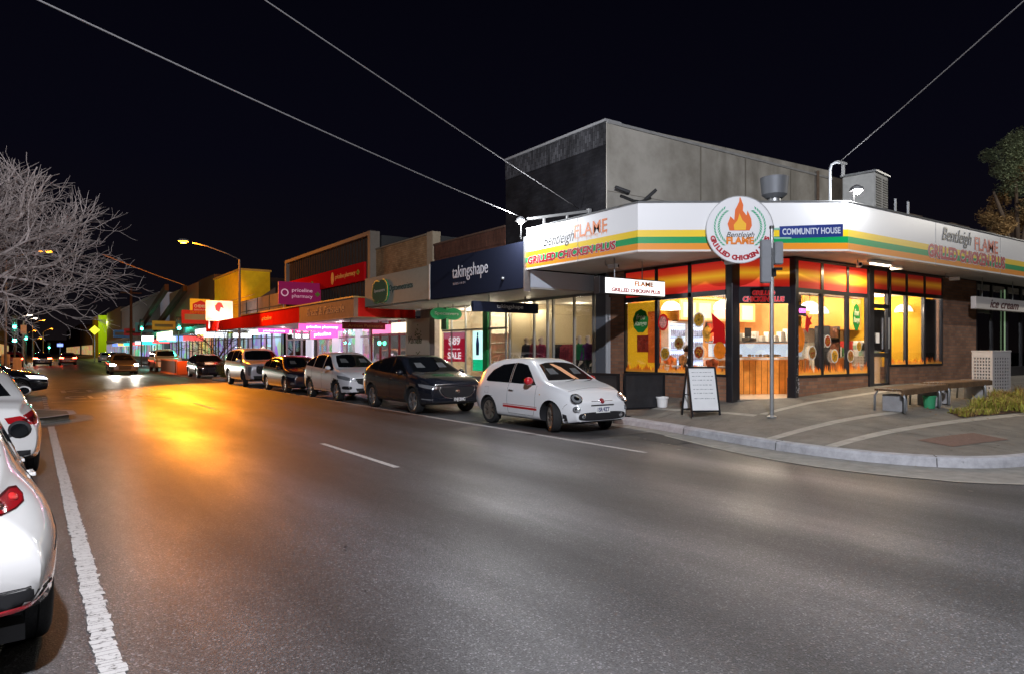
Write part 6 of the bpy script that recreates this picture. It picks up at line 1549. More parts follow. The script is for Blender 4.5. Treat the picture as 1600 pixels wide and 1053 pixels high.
P(MB().box((10.28,25.64,2.94),(10.54,32.4,2.98)).box((10.54,25.64,2.94),(13.0,25.86,2.98)),'fascia_trim',mat('trim_brown',(.3,.15,.08),.5),bk)
P(MB().box((10.5,25.82,2.98),(13.1,43.5,3.02)),'soffit',mat('soffit_white',(.6,.6,.57),.6),bk); P(MB().box((10.5,25.82,3.64),(13.1,43.5,3.7)),'awning_roof',MATS['roof_metal'],bk)
def front(root,ya,yb,z0,z1,ms,fm_,n,es,zh=2.96):
    """glazed front in the street wall plane with lit stock behind"""
    f=MB()
    for k in range(n+1):
        y=ya+(yb-ya)*k/n; f.box((12.97,y-.035,.3),(13.05,y+.035,zh))
    f.box((12.97,ya,.3),(13.05,yb,z0)); f.box((12.97,ya,z1),(13.05,yb,z1+.08)); w=P(f,'window',fm_,root)
    P(MB().box((13.02,ya,z0),(13.03,yb,zh)),'pane',GLASS,root,w)
    return w
front(bk,25.3,30.2,.8,2.3,None,REDW,5,0)
P(MB().box((13.1,25.2,.34),(16,30.2,.38)),'floor',TILE,bk); P(MB().box((15.9,25.2,.38),(16,30.2,3.0)),'interior_wall',mat('wall_grey_pale',(.5,.5,.48),.6),bk); P(MB().box((13.1,25.2,.38),(16,25.3,3.0)).box((13.1,30.1,.38),(16,30.2,3.0)),'interior_wall',mat('wall_grey_pale',(.5,.5,.48),.6),bk)
P(MB().box((12.96,YX(672,13),.5),(12.975,YX(635,13),2.95)),'painted_panel',mat('panel_beige',(.5,.45,.36),.6),bk)
yv=YX(650,13); T('lettering','Vanilla',mat('letter_olive',(.06,.07,.03),.6),(12.955,yv,2.1),STREET,bk,height=.3,width=1.2,shear=.4,bold=.01)
vi=MB(); rr=random.Random(1)
for k in range(60): a=rr.uniform(0,6.28); r0=rr.random()*.42; vi.prism(oval(r0*math.cos(a)*.9,r0*math.sin(a)-.55+(.0 if k%2 else 1.0)*.95*(k%3>0),.05,.03,6),0,.003,frame((12.955,yv-.2,1.9),STREET))
P(vi,'painted_leaves',mat('leaves_olive',(.10,.11,.03),.6),bk)
for y in (26.6,28.6): lamp('shop_light','POINT',(14.2,y,2.8),20,(.95,.95,1),.1,bk)
LBX=mat('bakery_sign_lit',(.6,.2,.3),.5,emit=(1,.25,.55),es=1.0)
P(MB().box((12.9,YX(612,13),2.42),(12.96,YX(585,13),2.8)),'lit_panel',LBX,bk); P(MB().box((12.9,YX(636,13),2.42),(12.96,YX(615,13),2.85)),'lit_panel',mat('panel_warm_lit',(.7,.6,.5),.5,emit=(1,.85,.65),es=1.5),bk)
gl=thing('green_cross_light','small green light in the bakery window','light',(12.9,YX(596,13),2.0)); MB().sphere((0,0,0),.11,8,(.5,1.4,.9)).build('lamp_body',emat('green_on',(.1,1,.55),6),gl); MB().tube([(0,0,.1),(.1,0,.5)],.01,5).build('bracket',DARK,gl)
ph_=thing('hanging_sign','dark red hanging sign with gold lettering at the bakery','sign',(12,28.5,2.75)); P(MB().box((10.94,28.44,2.58),(13.0,28.56,2.88)),'sign_case',mat('sign_dkred',(.22,.02,.02),.5),ph_); T('lettering','Artisan Patisserie',mat('letter_gold',(.5,.25,.08),.5),(11.97,28.435,2.73),SIDE,ph_,height=.13,width=1.6); P(MB().tube([(11.3,28.5,2.88),(11.3,28.5,3.0)],.014,5).tube([(12.6,28.5,2.88),(12.6,28.5,3.0)],.014,5),'hanger_rod',DARK,ph_)

pr=thing('pharmacy_shop','pharmacy with corrugated parapet, long red upper sign and glowing pink light boxes','shop',(13,29.8,0))
co=MB(); y=30.0; k=0
while y<42.6:
    co.box((13.0-(.09 if k%2 else 0),y,3.6),(13.3,y+.2,6.95)); y+=.2; k+=1
P(co,'corrugated_wall',mat('corrugated_brown',(.055,.045,.04),.9,var=.15,vscale=3,spec=.1),pr)
P(MB().box((12.72,29.72,3.6),(13.2,30.0,7.15)).box((12.72,42.5,3.6),(13.2,42.75,7.15)).box((12.72,30.0,6.97),(13.2,42.5,7.15)),'parapet_frame',mat('frame_greybrown',(.26,.22,.18),.55,var=.1),pr)
P(MB().box((13.3,29.75,3.3),(24,30.0,7.0)),'side_wall',mat('render_dark',(.06,.06,.06),.9),pr)
su=P(MB().box((12.8,30.6,4.95),(12.92,42.3,5.82)),'upper_sign',mat('sign_red_upper',(.72,.015,.02),1,spec=0),pr)
for yy in (33.0,39.6):
    T('lettering','priceline pharmacy',mat('letter_orange',(.85,.45,.15),.5),(12.79,yy,5.38),STREET,pr,su,height=.30,width=2.7,bold=.01); P(MB().prism(oval(0,0,.2,.32,20),0,.01,frame((12.795,yy+1.75,5.38),STREET)),'logo_ring',mat('letter_orange',(.85,.45,.15),.5),pr,su)
    P(MB().box((12.78,yy-1.75,5.28),(12.795,yy-1.6,5.5)).box((12.78,yy-1.85,5.34),(12.795,yy-1.5,5.44)),'cross_mark',mat('cross_green',(.2,.4,.05),.5),pr,su)
pf=P(MB().box((10.32,32.42,2.98),(10.5,43.5,3.72)),'fascia',RF,pr)
T('lettering','priceline',mat('letter_orange',(.85,.45,.15),.5),(10.31,37.9,3.36),STREET,pr,pf,height=.28,width=1.8,bold=.01)
PINK=mat('lightbox_pink',(.6,.05,.3),.5,emit=(1,.10,.42),es=1.5); PWH=mat('letter_pinkwhite',(.9,.8,.85),.5,emit=(1,.8,.9),es=2.5)
def pinkbox(x0,x1,y,z0,z1,label,side_=True):
    t=thing('pink_light_box',label,'sign',((x0+x1)/2,y,(z0+z1)/2),0,'pink light boxes under the red canopy')
    P(MB().box((x0,y-.08,z0),(x1,y+.08,z1)),'sign_case',PINK,t); T('lettering','priceline pharmacy',PWH,((x0+x1)/2,y-.09,(z0+z1)/2),SIDE,t,height=(z1-z0)*.5,width=(x1-x0)*.7,bold=.02)
    P(MB().tube([(x0+.3,y,z1),(x0+.3,y,3.0)],.014,5).tube([(x1-.3,y,z1),(x1-.3,y,3.0)],.014,5),'hanger_rod',DARK,t)
pinkbox(10.5,12.75,33,2.62,2.94,'glowing pink light box hanging across the footpath, nearer of two'); pinkbox(11.1,12.95,42.6,2.70,2.97,'glowing pink light box hanging across the footpath, farther one left of the other')
w3=thing('pink_light_box','squarer glowing pink light box fixed to the shopfront above the door','sign',(12.9,36.4,2.5),0,'pink light boxes under the red canopy'); P(MB().box((12.85,34.4,2.32),(12.96,38.4,2.72)),'sign_case',PINK,w3); T('lettering','priceline',PWH,(12.84,36.4,2.52),STREET,w3,height=.24,width=2.6,bold=.02)
front(pr,30.4,43.3,.75,2.28,None,mat('frame_white',(.6,.6,.62),.4),9,0)
def stock(name,c1,c2,s,sc=(1,1)):
    m,t,b=nodes(name); g=N(t,'NewGeometry'); s_=N(t,'SeparateXYZ'); cc=N(t,'CombineXYZ'); t.links.new(g.outputs['Position'],s_.inputs[0])
    a=N(t,'Math',operation='MULTIPLY'); a.inputs[1].default_value=sc[0]; t.links.new(s_.outputs['Y'],a.inputs[0]); c_=N(t,'Math',operation='MULTIPLY'); c_.inputs[1].default_value=sc[1]; t.links.new(s_.outputs['Z'],c_.inputs[0])
    t.links.new(a.outputs[0],cc.inputs[0]); t.links.new(c_.outputs[0],cc.inputs[1])
    v=N(t,'TexVoronoi'); v.inputs['Scale'].default_value=1; v.inputs['Randomness'].default_value=.6; t.links.new(cc.outputs[0],v.inputs['Vector'])
    r=N(t,'SeparateColor'); t.links.new(v.outputs['Color'],r.inputs[0]); x=N(t,'MixRGB'); t.links.new(r.outputs[0],x.inputs[0]); x.inputs[1].default_value=(*c1,1); x.inputs[2].default_value=(*c2,1)
    x2=N(t,'MixRGB'); x2.blend_type='MULTIPLY'; x2.inputs[0].default_value=.7; t.links.new(x.outputs[0],x2.inputs[1]); t.links.new(v.outputs['Color'],x2.inputs[2])
    t.links.new(x2.outputs[0],b.inputs['Base Color']); t.links.new(x2.outputs[0],b.inputs['Emission Color']); b.inputs['Emission Strength'].default_value=s; return m
ST1=stock('lit_stock_white',(.9,.92,1),(.7,.6,.85),.75,(2.2,2.4)); ST2=stock('lit_stock_multi',(.8,.7,.9),(.3,.5,.9),.45,(1.2,1.4)); ST3=stock('lit_stock_warm',(1,.75,.35),(.8,.4,.15),.6,(.7,1))
P(MB().box((15.0,30.4,.4),(15.1,43.3,2.95)),'shelving',ST1,pr); P(MB().box((13.1,30.4,.36),(15.1,43.3,.4)),'floor',TILE,pr)
for (a_,b_,c_) in ((YX(530,13),YX(520,13),2.9),(YX(560,13)-.3,YX(560,13)+.3,2.9),(YX(487,13)-.1,YX(487,13)+.9,2.3)): P(MB().box((12.96,a_,.4),(13.1,b_,c_)),'poster_panel',mat('panel_white_lit',(.75,.76,.8),.5,emit=(.8,.85,1),es=.5),pr)
for y in (31.5,34.5,37.5,40.5): lamp('shop_light','POINT',(14.2,y,2.75),34,(1,.85,.95),.1,pr)
for y in (31,35,40): lamp('canopy_light','POINT',(11.8,y,2.85),14,(1,.75,.9),.1,pr)
figure('person','person',(13.4,YX(429,13.4),.4),R(90),'person in a red top standing in the pharmacy doorway',mat('cloth_red',(.6,.02,.02),.7),CHR)
bn=thing('roof_banner','purple pharmacy banner board standing on the red canopy','sign',(11.7,36.8,4.6))
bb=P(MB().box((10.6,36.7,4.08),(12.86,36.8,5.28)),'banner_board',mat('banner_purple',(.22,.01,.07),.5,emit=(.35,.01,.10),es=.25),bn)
T('lettering','priceline',mat('letter_pinkpale',(.75,.45,.55),.5,emit=(.8,.5,.6),es=.3),(11.85,36.69,4.83),SIDE,bn,bb,height=.24,width=1.1,bold=.008); T('lettering','pharmacy',MATS['letter_pinkpale'],(11.85,36.69,4.52),SIDE,bn,bb,height=.24,width=1.1)
P(MB().lathe([(.14,-.004),(.2,-.004),(.2,.004),(.14,.004)],n=24,M=frame((10.92,36.69,4.7),SIDE)),'logo_ring',MATS['letter_pinkpale'],bn,bb)
P(MB().box((12.55,36.68,4.62),(12.8,36.69,4.72)).box((12.63,36.675,4.55),(12.72,36.685,4.80)),'cross_mark',mat('cross_green',(.2,.4,.05),.5),bn,bb)
P(MB().bar((10.9,36.85,3.7),(10.9,36.85,5.2),.05).bar((12.6,36.85,3.7),(12.6,36.85,5.2),.05),'banner_post',STEEL,bn)

def mull(root,x,y0,y1,step,z0=.35,z1=3.05,m=None):
    y=y0; k=0
    while y<y1:
        P(MB().box((x-.07,y-.06,z0),(x+.0,y+.06,z1)),'mullion',m or DARK,root); y+=step*(1.4 if k%3==0 else .8); k+=1
    P(MB().box((x-.06,y0,z0),(x,y1,z0+.55)),'stall_riser',m or DARK,root)
    P(MB().box((x-.06,y0,z1-.55),(x-.0,y1,z1-.5)),'window_rail',m or DARK,root)
# ---- farther along: low pale panels, yellow building, tan building, pale block, lime block
lo=thing('low_shop','low shop with pale upper panels and white strip lights','shop',(13,42.8,0))
P(MB().box((13,42.8,3.3),(13.3,54.8,5.35)),'wall',mat('panel_pale_grey',(.28,.25,.24),.7,var=.25,vscale=1.2),lo)
f=MB()
for y in (44,47,50,53): f.box((12.97,y,3.7),(13,y+.1,5.35))
f.box((12.97,42.8,4.5),(13,54.8,4.56)); P(f,'panel_joint',BLACK,lo)
P(MB().box((10.5,43.55,3.05),(10.65,54.6,3.7)),'fascia',RF,lo); P(MB().box((10.65,43.55,3.02),(13,54.6,3.06)),'soffit',mat('soffit_white',(.6,.6,.57),.6),lo)
P(MB().box((12.95,44,.7),(13,54.6,2.9)),'window',ST2,lo); P(MB().box((12.1,44.5,2.72),(12.3,49,2.95)),'strip_light',emat('strip_white',(.95,.97,1),5),lo)
mull(lo,12.95,44,54.6,1.6)
yb_=thing('yellow_building','two-storey yellow-painted building with a flat roof','building',(13,54.8,0))
YB=mat('yellow_paint',(.78,.66,.02),.8,var=.15,vscale=2,spec=.2); P(MB().box((13,54.9,0),(15.2,64,7.75)),'wall',YB,yb_); P(MB().box((12.9,54.8,7.75),(15.3,64.1,7.9)),'coping',mat('coping_yellow',(.55,.40,.08),.7),yb_)
P(MB().box((10.6,54.9,3.1),(13,64,3.6)),'canopy',mat('canopy_dkblue',(.05,.05,.09),.6),yb_); P(MB().box((12.9,55.2,.6),(12.98,63.8,3.0)),'window',ST2,yb_)
P(MB().box((10.55,55.2,2.9),(10.6,59,3.3)),'lit_fascia',mat('fascia_white_lit',(.8,.8,.8),.5,emit=(.85,.9,1),es=3),yb_)
P(MB().add([(13.4,54.85,3.4),(15.6,54.85,3.4),(15.6,54.85,6.6),(13.4,54.85,5.0)],[(0,1,2,3)]),'stair_wall',mat('stair_grey',(.15,.13,.11),.8),yb_)
mull(yb_,12.9,55.2,63.8,1.5)
tn=thing('tan_building','tan rendered building with sloping dark beams down to the street','building',(13,64.2,0))
P(MB().box((13,64.2,0),(24,71,8.3)),'wall',mat('dark_brown_wall',(.07,.055,.05),.8),tn)
P(MB().box((13,71,0),(24,88,8.2)),'wall',mat('tan_render',(.42,.30,.20),.8,var=.1),tn)
bm_=MB()
for x in (12.0,10.4): bm_.bar((x,72,7.6),(x,92,4.2),.35,.6)
P(bm_,'sloping_beam',mat('beam_dark',(.08,.055,.045),.8),tn)
P(MB().box((10.6,64.3,3.1),(13,88,3.6)),'canopy',mat('canopy_teal',(.10,.22,.20),.6),tn)
P(MB().box((12.9,64.5,.6),(12.98,75,3.0)),'window',ST3,tn); P(MB().box((12.9,75,.6),(12.98,87,3.0)),'window',ST2,tn)
P(MB().box((10.5,70,2.75),(10.58,79,3.45)),'lit_fascia',mat('fascia_cream_lit',(.8,.75,.5),.5,emit=(1,.92,.55),es=3.5),tn)
for y in (58,68,78): lamp('canopy_light','POINT',(11.8,y,2.9),40,(.9,.92,1),.2,tn)
mull(tn,12.9,64.5,87,2.0)
gy=thing('pale_grey_building','pale grey two-storey block beyond the crossing','building',(13,92,0))
P(MB().box((13,95,0),(26,140,8.6)),'wall',mat('pale_grey_render',(.30,.31,.33),.8,var=.06),gy); P(MB().box((12.8,94.8,8.6),(26.2,140.2,8.9)),'parapet',mat('pale_grey_trim',(.36,.36,.37),.8),gy); P(MB().box((14.4,94.9,5.2),(18.4,95,7.6)),'window',BLACK,gy)
P(MB().box((10.6,92,3.0),(13,140,3.4)),'canopy',mat('canopy_teal2',(.04,.10,.12),.6),gy); P(MB().box((12.9,92,.6),(12.98,139,2.9)),'window',stock('lit_stock_cool',(.4,.95,.9),(.7,.6,.9),.6,(.6,1)),gy)
lamp('wall_light','POINT',(16,90,7.5),260,(.75,.85,1),.2,gy)
mull(gy,12.9,92,139,3.2)
gs_=thing('grey_shed_building','tall dark grey building behind the pale grey block','building',(13,142,0)); P(MB().box((13,141,0),(30,170,9.5)),'wall',mat('grey_mid',(.12,.12,.12),.8),gs_); P(MB().box((12.9,141,.8),(12.98,169,3)),'window',ST2,gs_)
lm=thing('lime_building','small lime-lit block far down the street','building',(13,175,0)); P(MB().box((12,178,0),(24,196,9.5)),'wall',mat('lime_paint',(.40,.55,.02),.8),lm); P(MB().box((14.5,177.9,4),(16.5,178,8)),'window',BLACK,lm); lamp('lime_fill_light','POINT',(13,170,7.5),2200,(.85,1,.2),.3,lm)  # unseen point lamp without a fitting, added to brighten the lime wall
def block(x0,x1,y0,y1,h,m,label,win=None):
    t=thing('far_building',label,'building',((x0+x1)/2,y0,0)); P(MB().box((x0,y0,0),(x1,y1,h)),'wall',m,t); P(MB().box((x0-.2,y0-.2,h),(x1+.2,y1+.2,h+.3)),'parapet',m,t)
    xw=x0-.05 if x0>0 else x1+.05
    if win: P(MB().box((xw-.05,y0+1,.6),(xw+.05,y1-1,3.2)),'window',win,t)
block(13,30,200,260,8,mat('grey_mid',(.12,.12,.12),.8),'dark block farthest down the right side of the street',ST3)
block(13,30,270,380,10,mat('brown_mid',(.12,.08,.06),.8),'brownish block closing the far right of the street',ST3)
block(-40,-6,100,160,6,mat('brown_mid',(.12,.08,.06),.8),'low dark building on the left beyond the crossing',ST2)
block(-40,-6,165,260,8,mat('grey_mid',(.12,.12,.12),.8),'long dark building far on the left side',ST3)
block(-60,60,440,470,7,mat('brown_mid',(.12,.08,.06),.8),'dark building across the very end of the street')
# ================================================================= SIGNS, POLES, FURNITURE
# hardware-store style board, white framed billboard
def board(name,label,px0,px1,py0,py1,Y,m,th=.15,**k):
    a=pY(px0,Y,py0); b_=pY(px1,Y,py1); t=thing(name,label,'sign',(a.x,Y,b_.z)); zt=a.z; zb=b_.z
    o=P(MB().box((a.x,Y,zb),(b_.x,Y+th,zt)),'sign_board',m,t); return t,o,a.x,b_.x,zb,zt
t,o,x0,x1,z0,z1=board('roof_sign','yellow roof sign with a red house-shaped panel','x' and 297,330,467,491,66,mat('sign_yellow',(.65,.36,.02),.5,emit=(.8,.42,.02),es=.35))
cx_=(x0+x1)/2; w_=(x1-x0); M=frame((cx_,65.98,(z0+z1)/2),SIDE)
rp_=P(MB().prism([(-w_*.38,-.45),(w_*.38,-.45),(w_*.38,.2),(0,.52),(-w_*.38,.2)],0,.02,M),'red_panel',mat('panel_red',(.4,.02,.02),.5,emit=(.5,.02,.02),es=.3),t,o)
T('lettering','CHEMIST',WHL,(cx_,65.95,(z0+z1)/2+.0),SIDE,t,rp_,height=.26,width=w_*.62,bold=.02); T('lettering','DISCOUNT',WHL,(cx_,65.95,(z0+z1)/2-.32),SIDE,t,rp_,height=.14,width=w_*.62,bold=.01)
P(MB().bar((x0+.3,66.2,3.6),(x0+.3,66.2,z1),.12).bar((x1-.3,66.2,3.6),(x1-.3,66.2,z1),.12),'sign_post',DARK,t)
t,o,x0,x1,z0,z1=board('billboard','floodlit white framed billboard with a small red mark above the awnings',323,362,472,500,52,mat('billboard_white',(.72,.72,.72),.6,var=.15,vscale=1.5))
P(MB().bar((x0-.05,51.97,z0-.05),(x1+.05,51.97,z0-.05),.1).bar((x0-.05,51.97,z1+.05),(x1+.05,51.97,z1+.05),.1).bar((x0-.03,51.97,z0),(x0-.03,51.97,z1),.08).bar((x1+.03,51.97,z0),(x1+.03,51.97,z1),.08),'sign_frame',WHITE,t,o)
P(MB().prism([(-.25,-.2),(0,-.35),(.1,0),(.3,-.05),(.15,.3),(-.1,.32),(-.28,.1)],0,.02,frame(((x0+x1)/2,51.99,(z0+z1)/2+.25),SIDE)),'red_mark',mat('mark_red',(.45,.04,.06),.5),t,o)
P(MB().bar((x0+.2,52.2,3.2),(x0+.2,52.2,z1),.1).bar((x1-.2,52.2,3.2),(x1-.2,52.2,z1),.1).bar((x0+.5,51.2,z0-.5),(x0+.5,52,z0-.1),.05).bar((x1-.5,51.2,z0-.5),(x1-.5,52,z0-.1),.05),'sign_post',STEEL,t)
l=lamp('billboard_light','AREA',((x0+x1)/2,50.6,z0-.6),95,(.95,.98,1),1.2,t); aim(l,(0,1,.9))
# cluster of small lit signs and awning lamps farther down the row
rr=random.Random(44); cols=(('teal_lit',(.05,.7,.7)),('white_lit2',(.85,.92,1)),('blue_lit2',(.15,.3,1)),('red_lit2',(1,.08,.08)),('amber_lit',(1,.55,.12)))
desc=('teal','white','blue','red','amber')
for i,(Y,k,zz) in enumerate(((58,1,2.9),(60.5,4,3.0),(67,3,2.75),(71,2,2.8),(76,1,2.85),(81.5,0,2.8),(86,3,2.7),(96,0,2.6),(102,1,2.7),(108,3,2.6),(116,0,2.6),(124,4,2.6),(133,2,2.6))):
    t=thing('hanging_sign',('small %s lit sign hanging under the awnings, '%desc[k])+('%s from the tall lamp pole'%('first','second','third','fourth','fifth','sixth','seventh','eighth','ninth','tenth','eleventh','twelfth','thirteenth')[i]),'sign',(11.8,Y,zz),0,'small lit signs under the far awnings')
    P(MB().box((11.0,Y-.08,zz-.2),(12.7,Y+.08,zz+.2)),'sign_face',mat(cols[k][0],(.2,.2,.2),.5,emit=cols[k][1],es=1.3),t); P(MB().tube([(11.4,Y,zz+.2),(11.4,Y,zz+.5)],.02,5).tube([(12.3,Y,zz+.2),(12.3,Y,zz+.5)],.02,5),'hanger_rod',DARK,t)
for i,(Y,c_,a_,b_) in enumerate(((66,(.5,.03,.03),4.0,5.2),(84,(.6,.3,.04),3.9,4.9),(99,(.1,.3,.3),4,5.2),(112,(.5,.05,.05),3.8,4.8),(128,(.08,.2,.4),3.8,5))):
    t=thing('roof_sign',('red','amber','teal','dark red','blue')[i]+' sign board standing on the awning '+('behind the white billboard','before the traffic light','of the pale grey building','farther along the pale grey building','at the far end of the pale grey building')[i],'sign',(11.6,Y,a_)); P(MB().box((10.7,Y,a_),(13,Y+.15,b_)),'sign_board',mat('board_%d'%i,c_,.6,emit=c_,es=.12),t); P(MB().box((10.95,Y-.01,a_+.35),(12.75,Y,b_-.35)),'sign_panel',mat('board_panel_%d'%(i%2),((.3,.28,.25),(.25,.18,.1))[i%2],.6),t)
for i,(Y,c_) in enumerate(((100,(1,.9,.8)),(118,(.4,1,.95)),(134,(1,.8,.9)))): lamp('awning_light','POINT',(11.8,Y,2.8),60,c_,.2)
# orange parklet barrier
bar_=thing('barrier','orange plastic roadside barrier with dark mesh panel','barrier',(8.9,52.5,0))
MB().box((-.7,-.15,0),(.9,.15,.95)).build('barrier_end',mat('barrier_orange',(.75,.14,.02),.5),bar_,bevel=.05); MB().box((-.78,.2,.1),(-.66,6.5,1.0)).build('barrier_side',mat('barrier_mesh',(.12,.05,.03),.6,var=.3),bar_); MB().box((-.82,.15,.95),(-.62,6.5,1.03)).box((-.82,.15,.0),(-.62,6.5,.12)).build('barrier_rail',mat('barrier_orange',(.75,.14,.02),.5),bar_)
for i,(X,Y,rz,mm,lb) in enumerate(((9.1,98,R(-90),'white','far white car parked beyond the crossing on the right'),(9.1,106,R(-90),'black','far dark car parked beyond the crossing, behind the far white one'),(9.1,121,R(-90),'white2','far pale car parked well beyond the crossing on the right'))):
    c=Car('parked_car',lb,'car',(X,Y,0),rz,dict(mzd,paint=(WS,BK,SV)[i]),'cars parked along the far kerb')
    c.patch('windscreen',[(-.64,1.0),(0,.99),(.64,1.0),(.58,1.18),(.49,1.34),(0,1.375),(-.49,1.34),(-.58,1.18)],0,CARGLASS,.006,cuts=3); c.side('side_window',glassband(mzd,1.0,-1.6,.07,())[0],CARGLASS,.005,cuts=3); c.wheels(STEEL,5)
# kerb nib with shrub near the pharmacy
nib=[(10.9,38.8),(9.4,39.4),(8.4,40.2),(8.3,41.6),(9.4,42.6),(10.9,43.2)]
MB().prism(nib,0,.15).build('kerb_nib',CONC,bevel=.03,kind='structure')
def leafball(c,r,n,seed,size,sc=(1,1,.9)):
    rr=random.Random(seed); mb=MB()
    for k in range(n):
        d=Vector((rr.gauss(0,1),rr.gauss(0,1),rr.gauss(0,1))).normalized()*(rr.random()**.4)*r
        p=Vector(c)+Vector((d.x*sc[0],d.y*sc[1],d.z*sc[2])); a=Vector((rr.gauss(0,1),rr.gauss(0,1),rr.gauss(0,1))).normalized(); b=a.orthogonal().normalized()*size*.35; a=a*size*rr.uniform(.6,1.3)
        mb.add([p-a,p+b,p+a,p-b],[(0,1,2,3)])
    return mb
LEAF=mat('leaf_green',(.08,.12,.03),.6,var=.4,vscale=8)
sb_=thing('shrub','round green shrub on the kerb nib before the silver four-wheel drive','shrub',(8.95,40.7,.15)); leafball((0,0,.5),.62,900,3,.07).build('foliage',LEAF,sb_); MB().tube([(0,0,0),(0,.05,.4)],.04,6).tube([(0,0,.1),(.2,.1,.5)],.02,5).build('stem',mat('bark',(.12,.09,.07),.9),sb_)
# outdoor dining screens
def screen(a,b,label):
    a=Vector(a); b=Vector(b); za=H(*a); L=(b-a).length; rz=math.atan2((b-a).y,(b-a).x); t=thing('cafe_screen',label,'barrier',(a.x,a.y,za),rz,'dark cafe screens on the footpath')
    MB().box((0,-.03,.02),(.05,.03,.98)).box((L-.05,-.03,.02),(L,.03,.98)).box((.05,-.025,.93),(L-.05,.025,.98)).box((.05,-.025,.14),(L-.05,.025,.19)).build('frame',BLACK,t)
    MB().box((.05,-.006,.19),(L-.05,.006,.93)).build('panel',mat('screen_fabric',(.025,.025,.028),.35,var=.4,vscale=5),t)
    MB().box((-.02,-.2,0),(.08,.2,.02)).box((L-.08,-.2,0),(L+.02,.2,.02)).build('foot',DARK,t)
screen((11.15,11.55),(12.28,11.35),'dark framed cafe screen facing the street corner, beside the white hatchback'); screen((11.1,11.65),(11.0,13.4),'dark framed cafe screen running along the kerb behind the white hatchback')
pt=thing('bucket_weight','white bucket weighing down the cafe screen','bucket',(12.1,11.25,H(12.1,11.25))); MB().lathe([(.0001,0),(.11,0),(.14,.24),(.13,.24),(.1,.02)],n=20).build('bucket_body',WHITE,pt,smooth='auto'); MB().lathe([(.141,.2),(.15,.21),(.15,.24),(.141,.25)],n=20).build('bucket_rim',WHITE,pt)
# A-frame board
zb=H(11.6,9.75)
af=thing('a_frame_board','folding A-frame board with white handwritten panel beside the corner doorway','sign',(11.62,9.72,zb),R(-28))
fr_=MB(); HH=1.02
for sy,m_ in ((-1,0),(1,0)):
    for x in (-.3,.3): fr_.bar((x,sy*.3,0),(x,sy*.02,HH),.035)
    fr_.bar((-.3,sy*.02,HH),(.3,sy*.02,HH),.035); fr_.bar((-.3,sy*.28,.12),(.3,sy*.28,.12),.03)
fr_.bar((-.3,-.17,.45),(-.3,.17,.45),.02); fr_.bar((.3,-.17,.45),(.3,.17,.45),.02)
fr_.build('frame',BLACK,af)
for sy in (-1,1):
    p=MB().add([(-.28,sy*.277,.14),(.28,sy*.277,.14),(.28,sy*.03,1.0),(-.28,sy*.03,1.0),(-.28,sy*.267,.14),(.28,sy*.267,.14),(.28,sy*.02,1.0),(-.28,sy*.02,1.0)],[(0,1,2,3),(4,7,6,5),(0,4,5,1),(2,6,7,3),(0,3,7,4),(1,5,6,2)]).build('board_panel',mat('whiteboard',(.72,.73,.74),.35,var=.04),af)
ink=MB(); rr=random.Random(6)
for k,z in enumerate((.92,.84,.76,.66,.57,.49,.38)):
    y=-(.03+(1.0-z)*.287)-.004; x=-.22
    while x<.2:
        w=rr.uniform(.02,.06); ink.add([(x,y,z-.008),(x+w,y,z-.008+rr.uniform(-.005,.005)),(x+w,y+.002,z+rr.uniform(0,.008)),(x,y+.002,z+.006)],[(0,1,2,3)]); x+=w+rr.uniform(.008,.03)
ink.build('handwriting',mat('marker_grey',(.25,.27,.3),.6),af)
# street sign pole with signal housings
px_,py_=11.9,8.2; zg=H(px_,py_)
ps=thing('sign_pole','grey steel pole carrying the blue street name blade and signal housings at the corner','pole',(px_,py_,zg))
MB().tube([(0,0,0),(0,0,3.68)],.038,12).build('pole',STEEL,ps,smooth='auto'); MB().lathe([(.09,0),(.09,.03),(.04,.05)],n=16).build('base_collar',STEEL,ps)
sd_=(.80,-.60,0)
Mb=frame((.12,-.09,3.61),sd_); bl=MB().prism([(0,-.12),(1.22,-.085),(1.22,.16),(0,.12)],-.008,.008,Mb).build('street_name_blade',mat('street_sign_blue',(.012,.035,.22),.4),ps)
me=textmesh('COMMUNITY HOUSE',.15,bold=.004,extrude=.001); xs=[v.co.x for v in me.vertices]; ys=[v.co.y for v in me.vertices]
me.transform(Mb@Matrix.Translation((.61,.018,.0095))@Matrix.Rotation(R(1.2),4,'Z')@Matrix.Diagonal((1.12/(max(xs)-min(xs)),.125/(max(ys)-min(ys)),1,1))@Matrix.Translation((0,0,0)))
me.materials.clear(); me.materials.append(mat('street_letter',(.62,.66,.75),.4)); o=bpy.data.objects.new('lettering',me); COL.objects.link(o); o.parent=bl
MB().bar((0,0,3.5),(.3,-.225,3.5),.03).bar((0,0,3.68),(.12,-.09,3.68),.04).build('blade_bracket',mat('bracket_green',(.25,.5,.4),.5),ps)
for (u,w,z0_,z1_,n_) in ((-.13,.2,2.62,3.46,'signal_housing'),(.11,.16,2.98,3.42,'signal_housing')):
    M=frame((u*.8,-u*.6-.0,0),sd_); h=MB().prism([(-w/2,z0_),(w/2,z0_),(w/2,z1_),(-w/2,z1_)],-.02,.12,Matrix(((.80,0,.60,u*.8-.05),(-.60,0,.80,-u*.6-.07),(0,1,0,0),(0,0,0,1)))).build(n_,mat('signal_grey',(.22,.23,.25),.5,var=.1),ps,bevel=.02)
MB().bar((-.12,.09,2.9),(.16,-.12,2.9),.05).bar((-.12,.09,3.2),(.1,-.07,3.2),.05).box((-.03,-.03,2.8),(.02,.02,3.3)).box((-.05,-.06,2.75),(.06,.05,2.9)).build('signal_bracket',BLACK,ps)
MB().tube([(0,0,3.68),(0,0,3.74)],.045,10).build('pole_cap',DARK,ps)
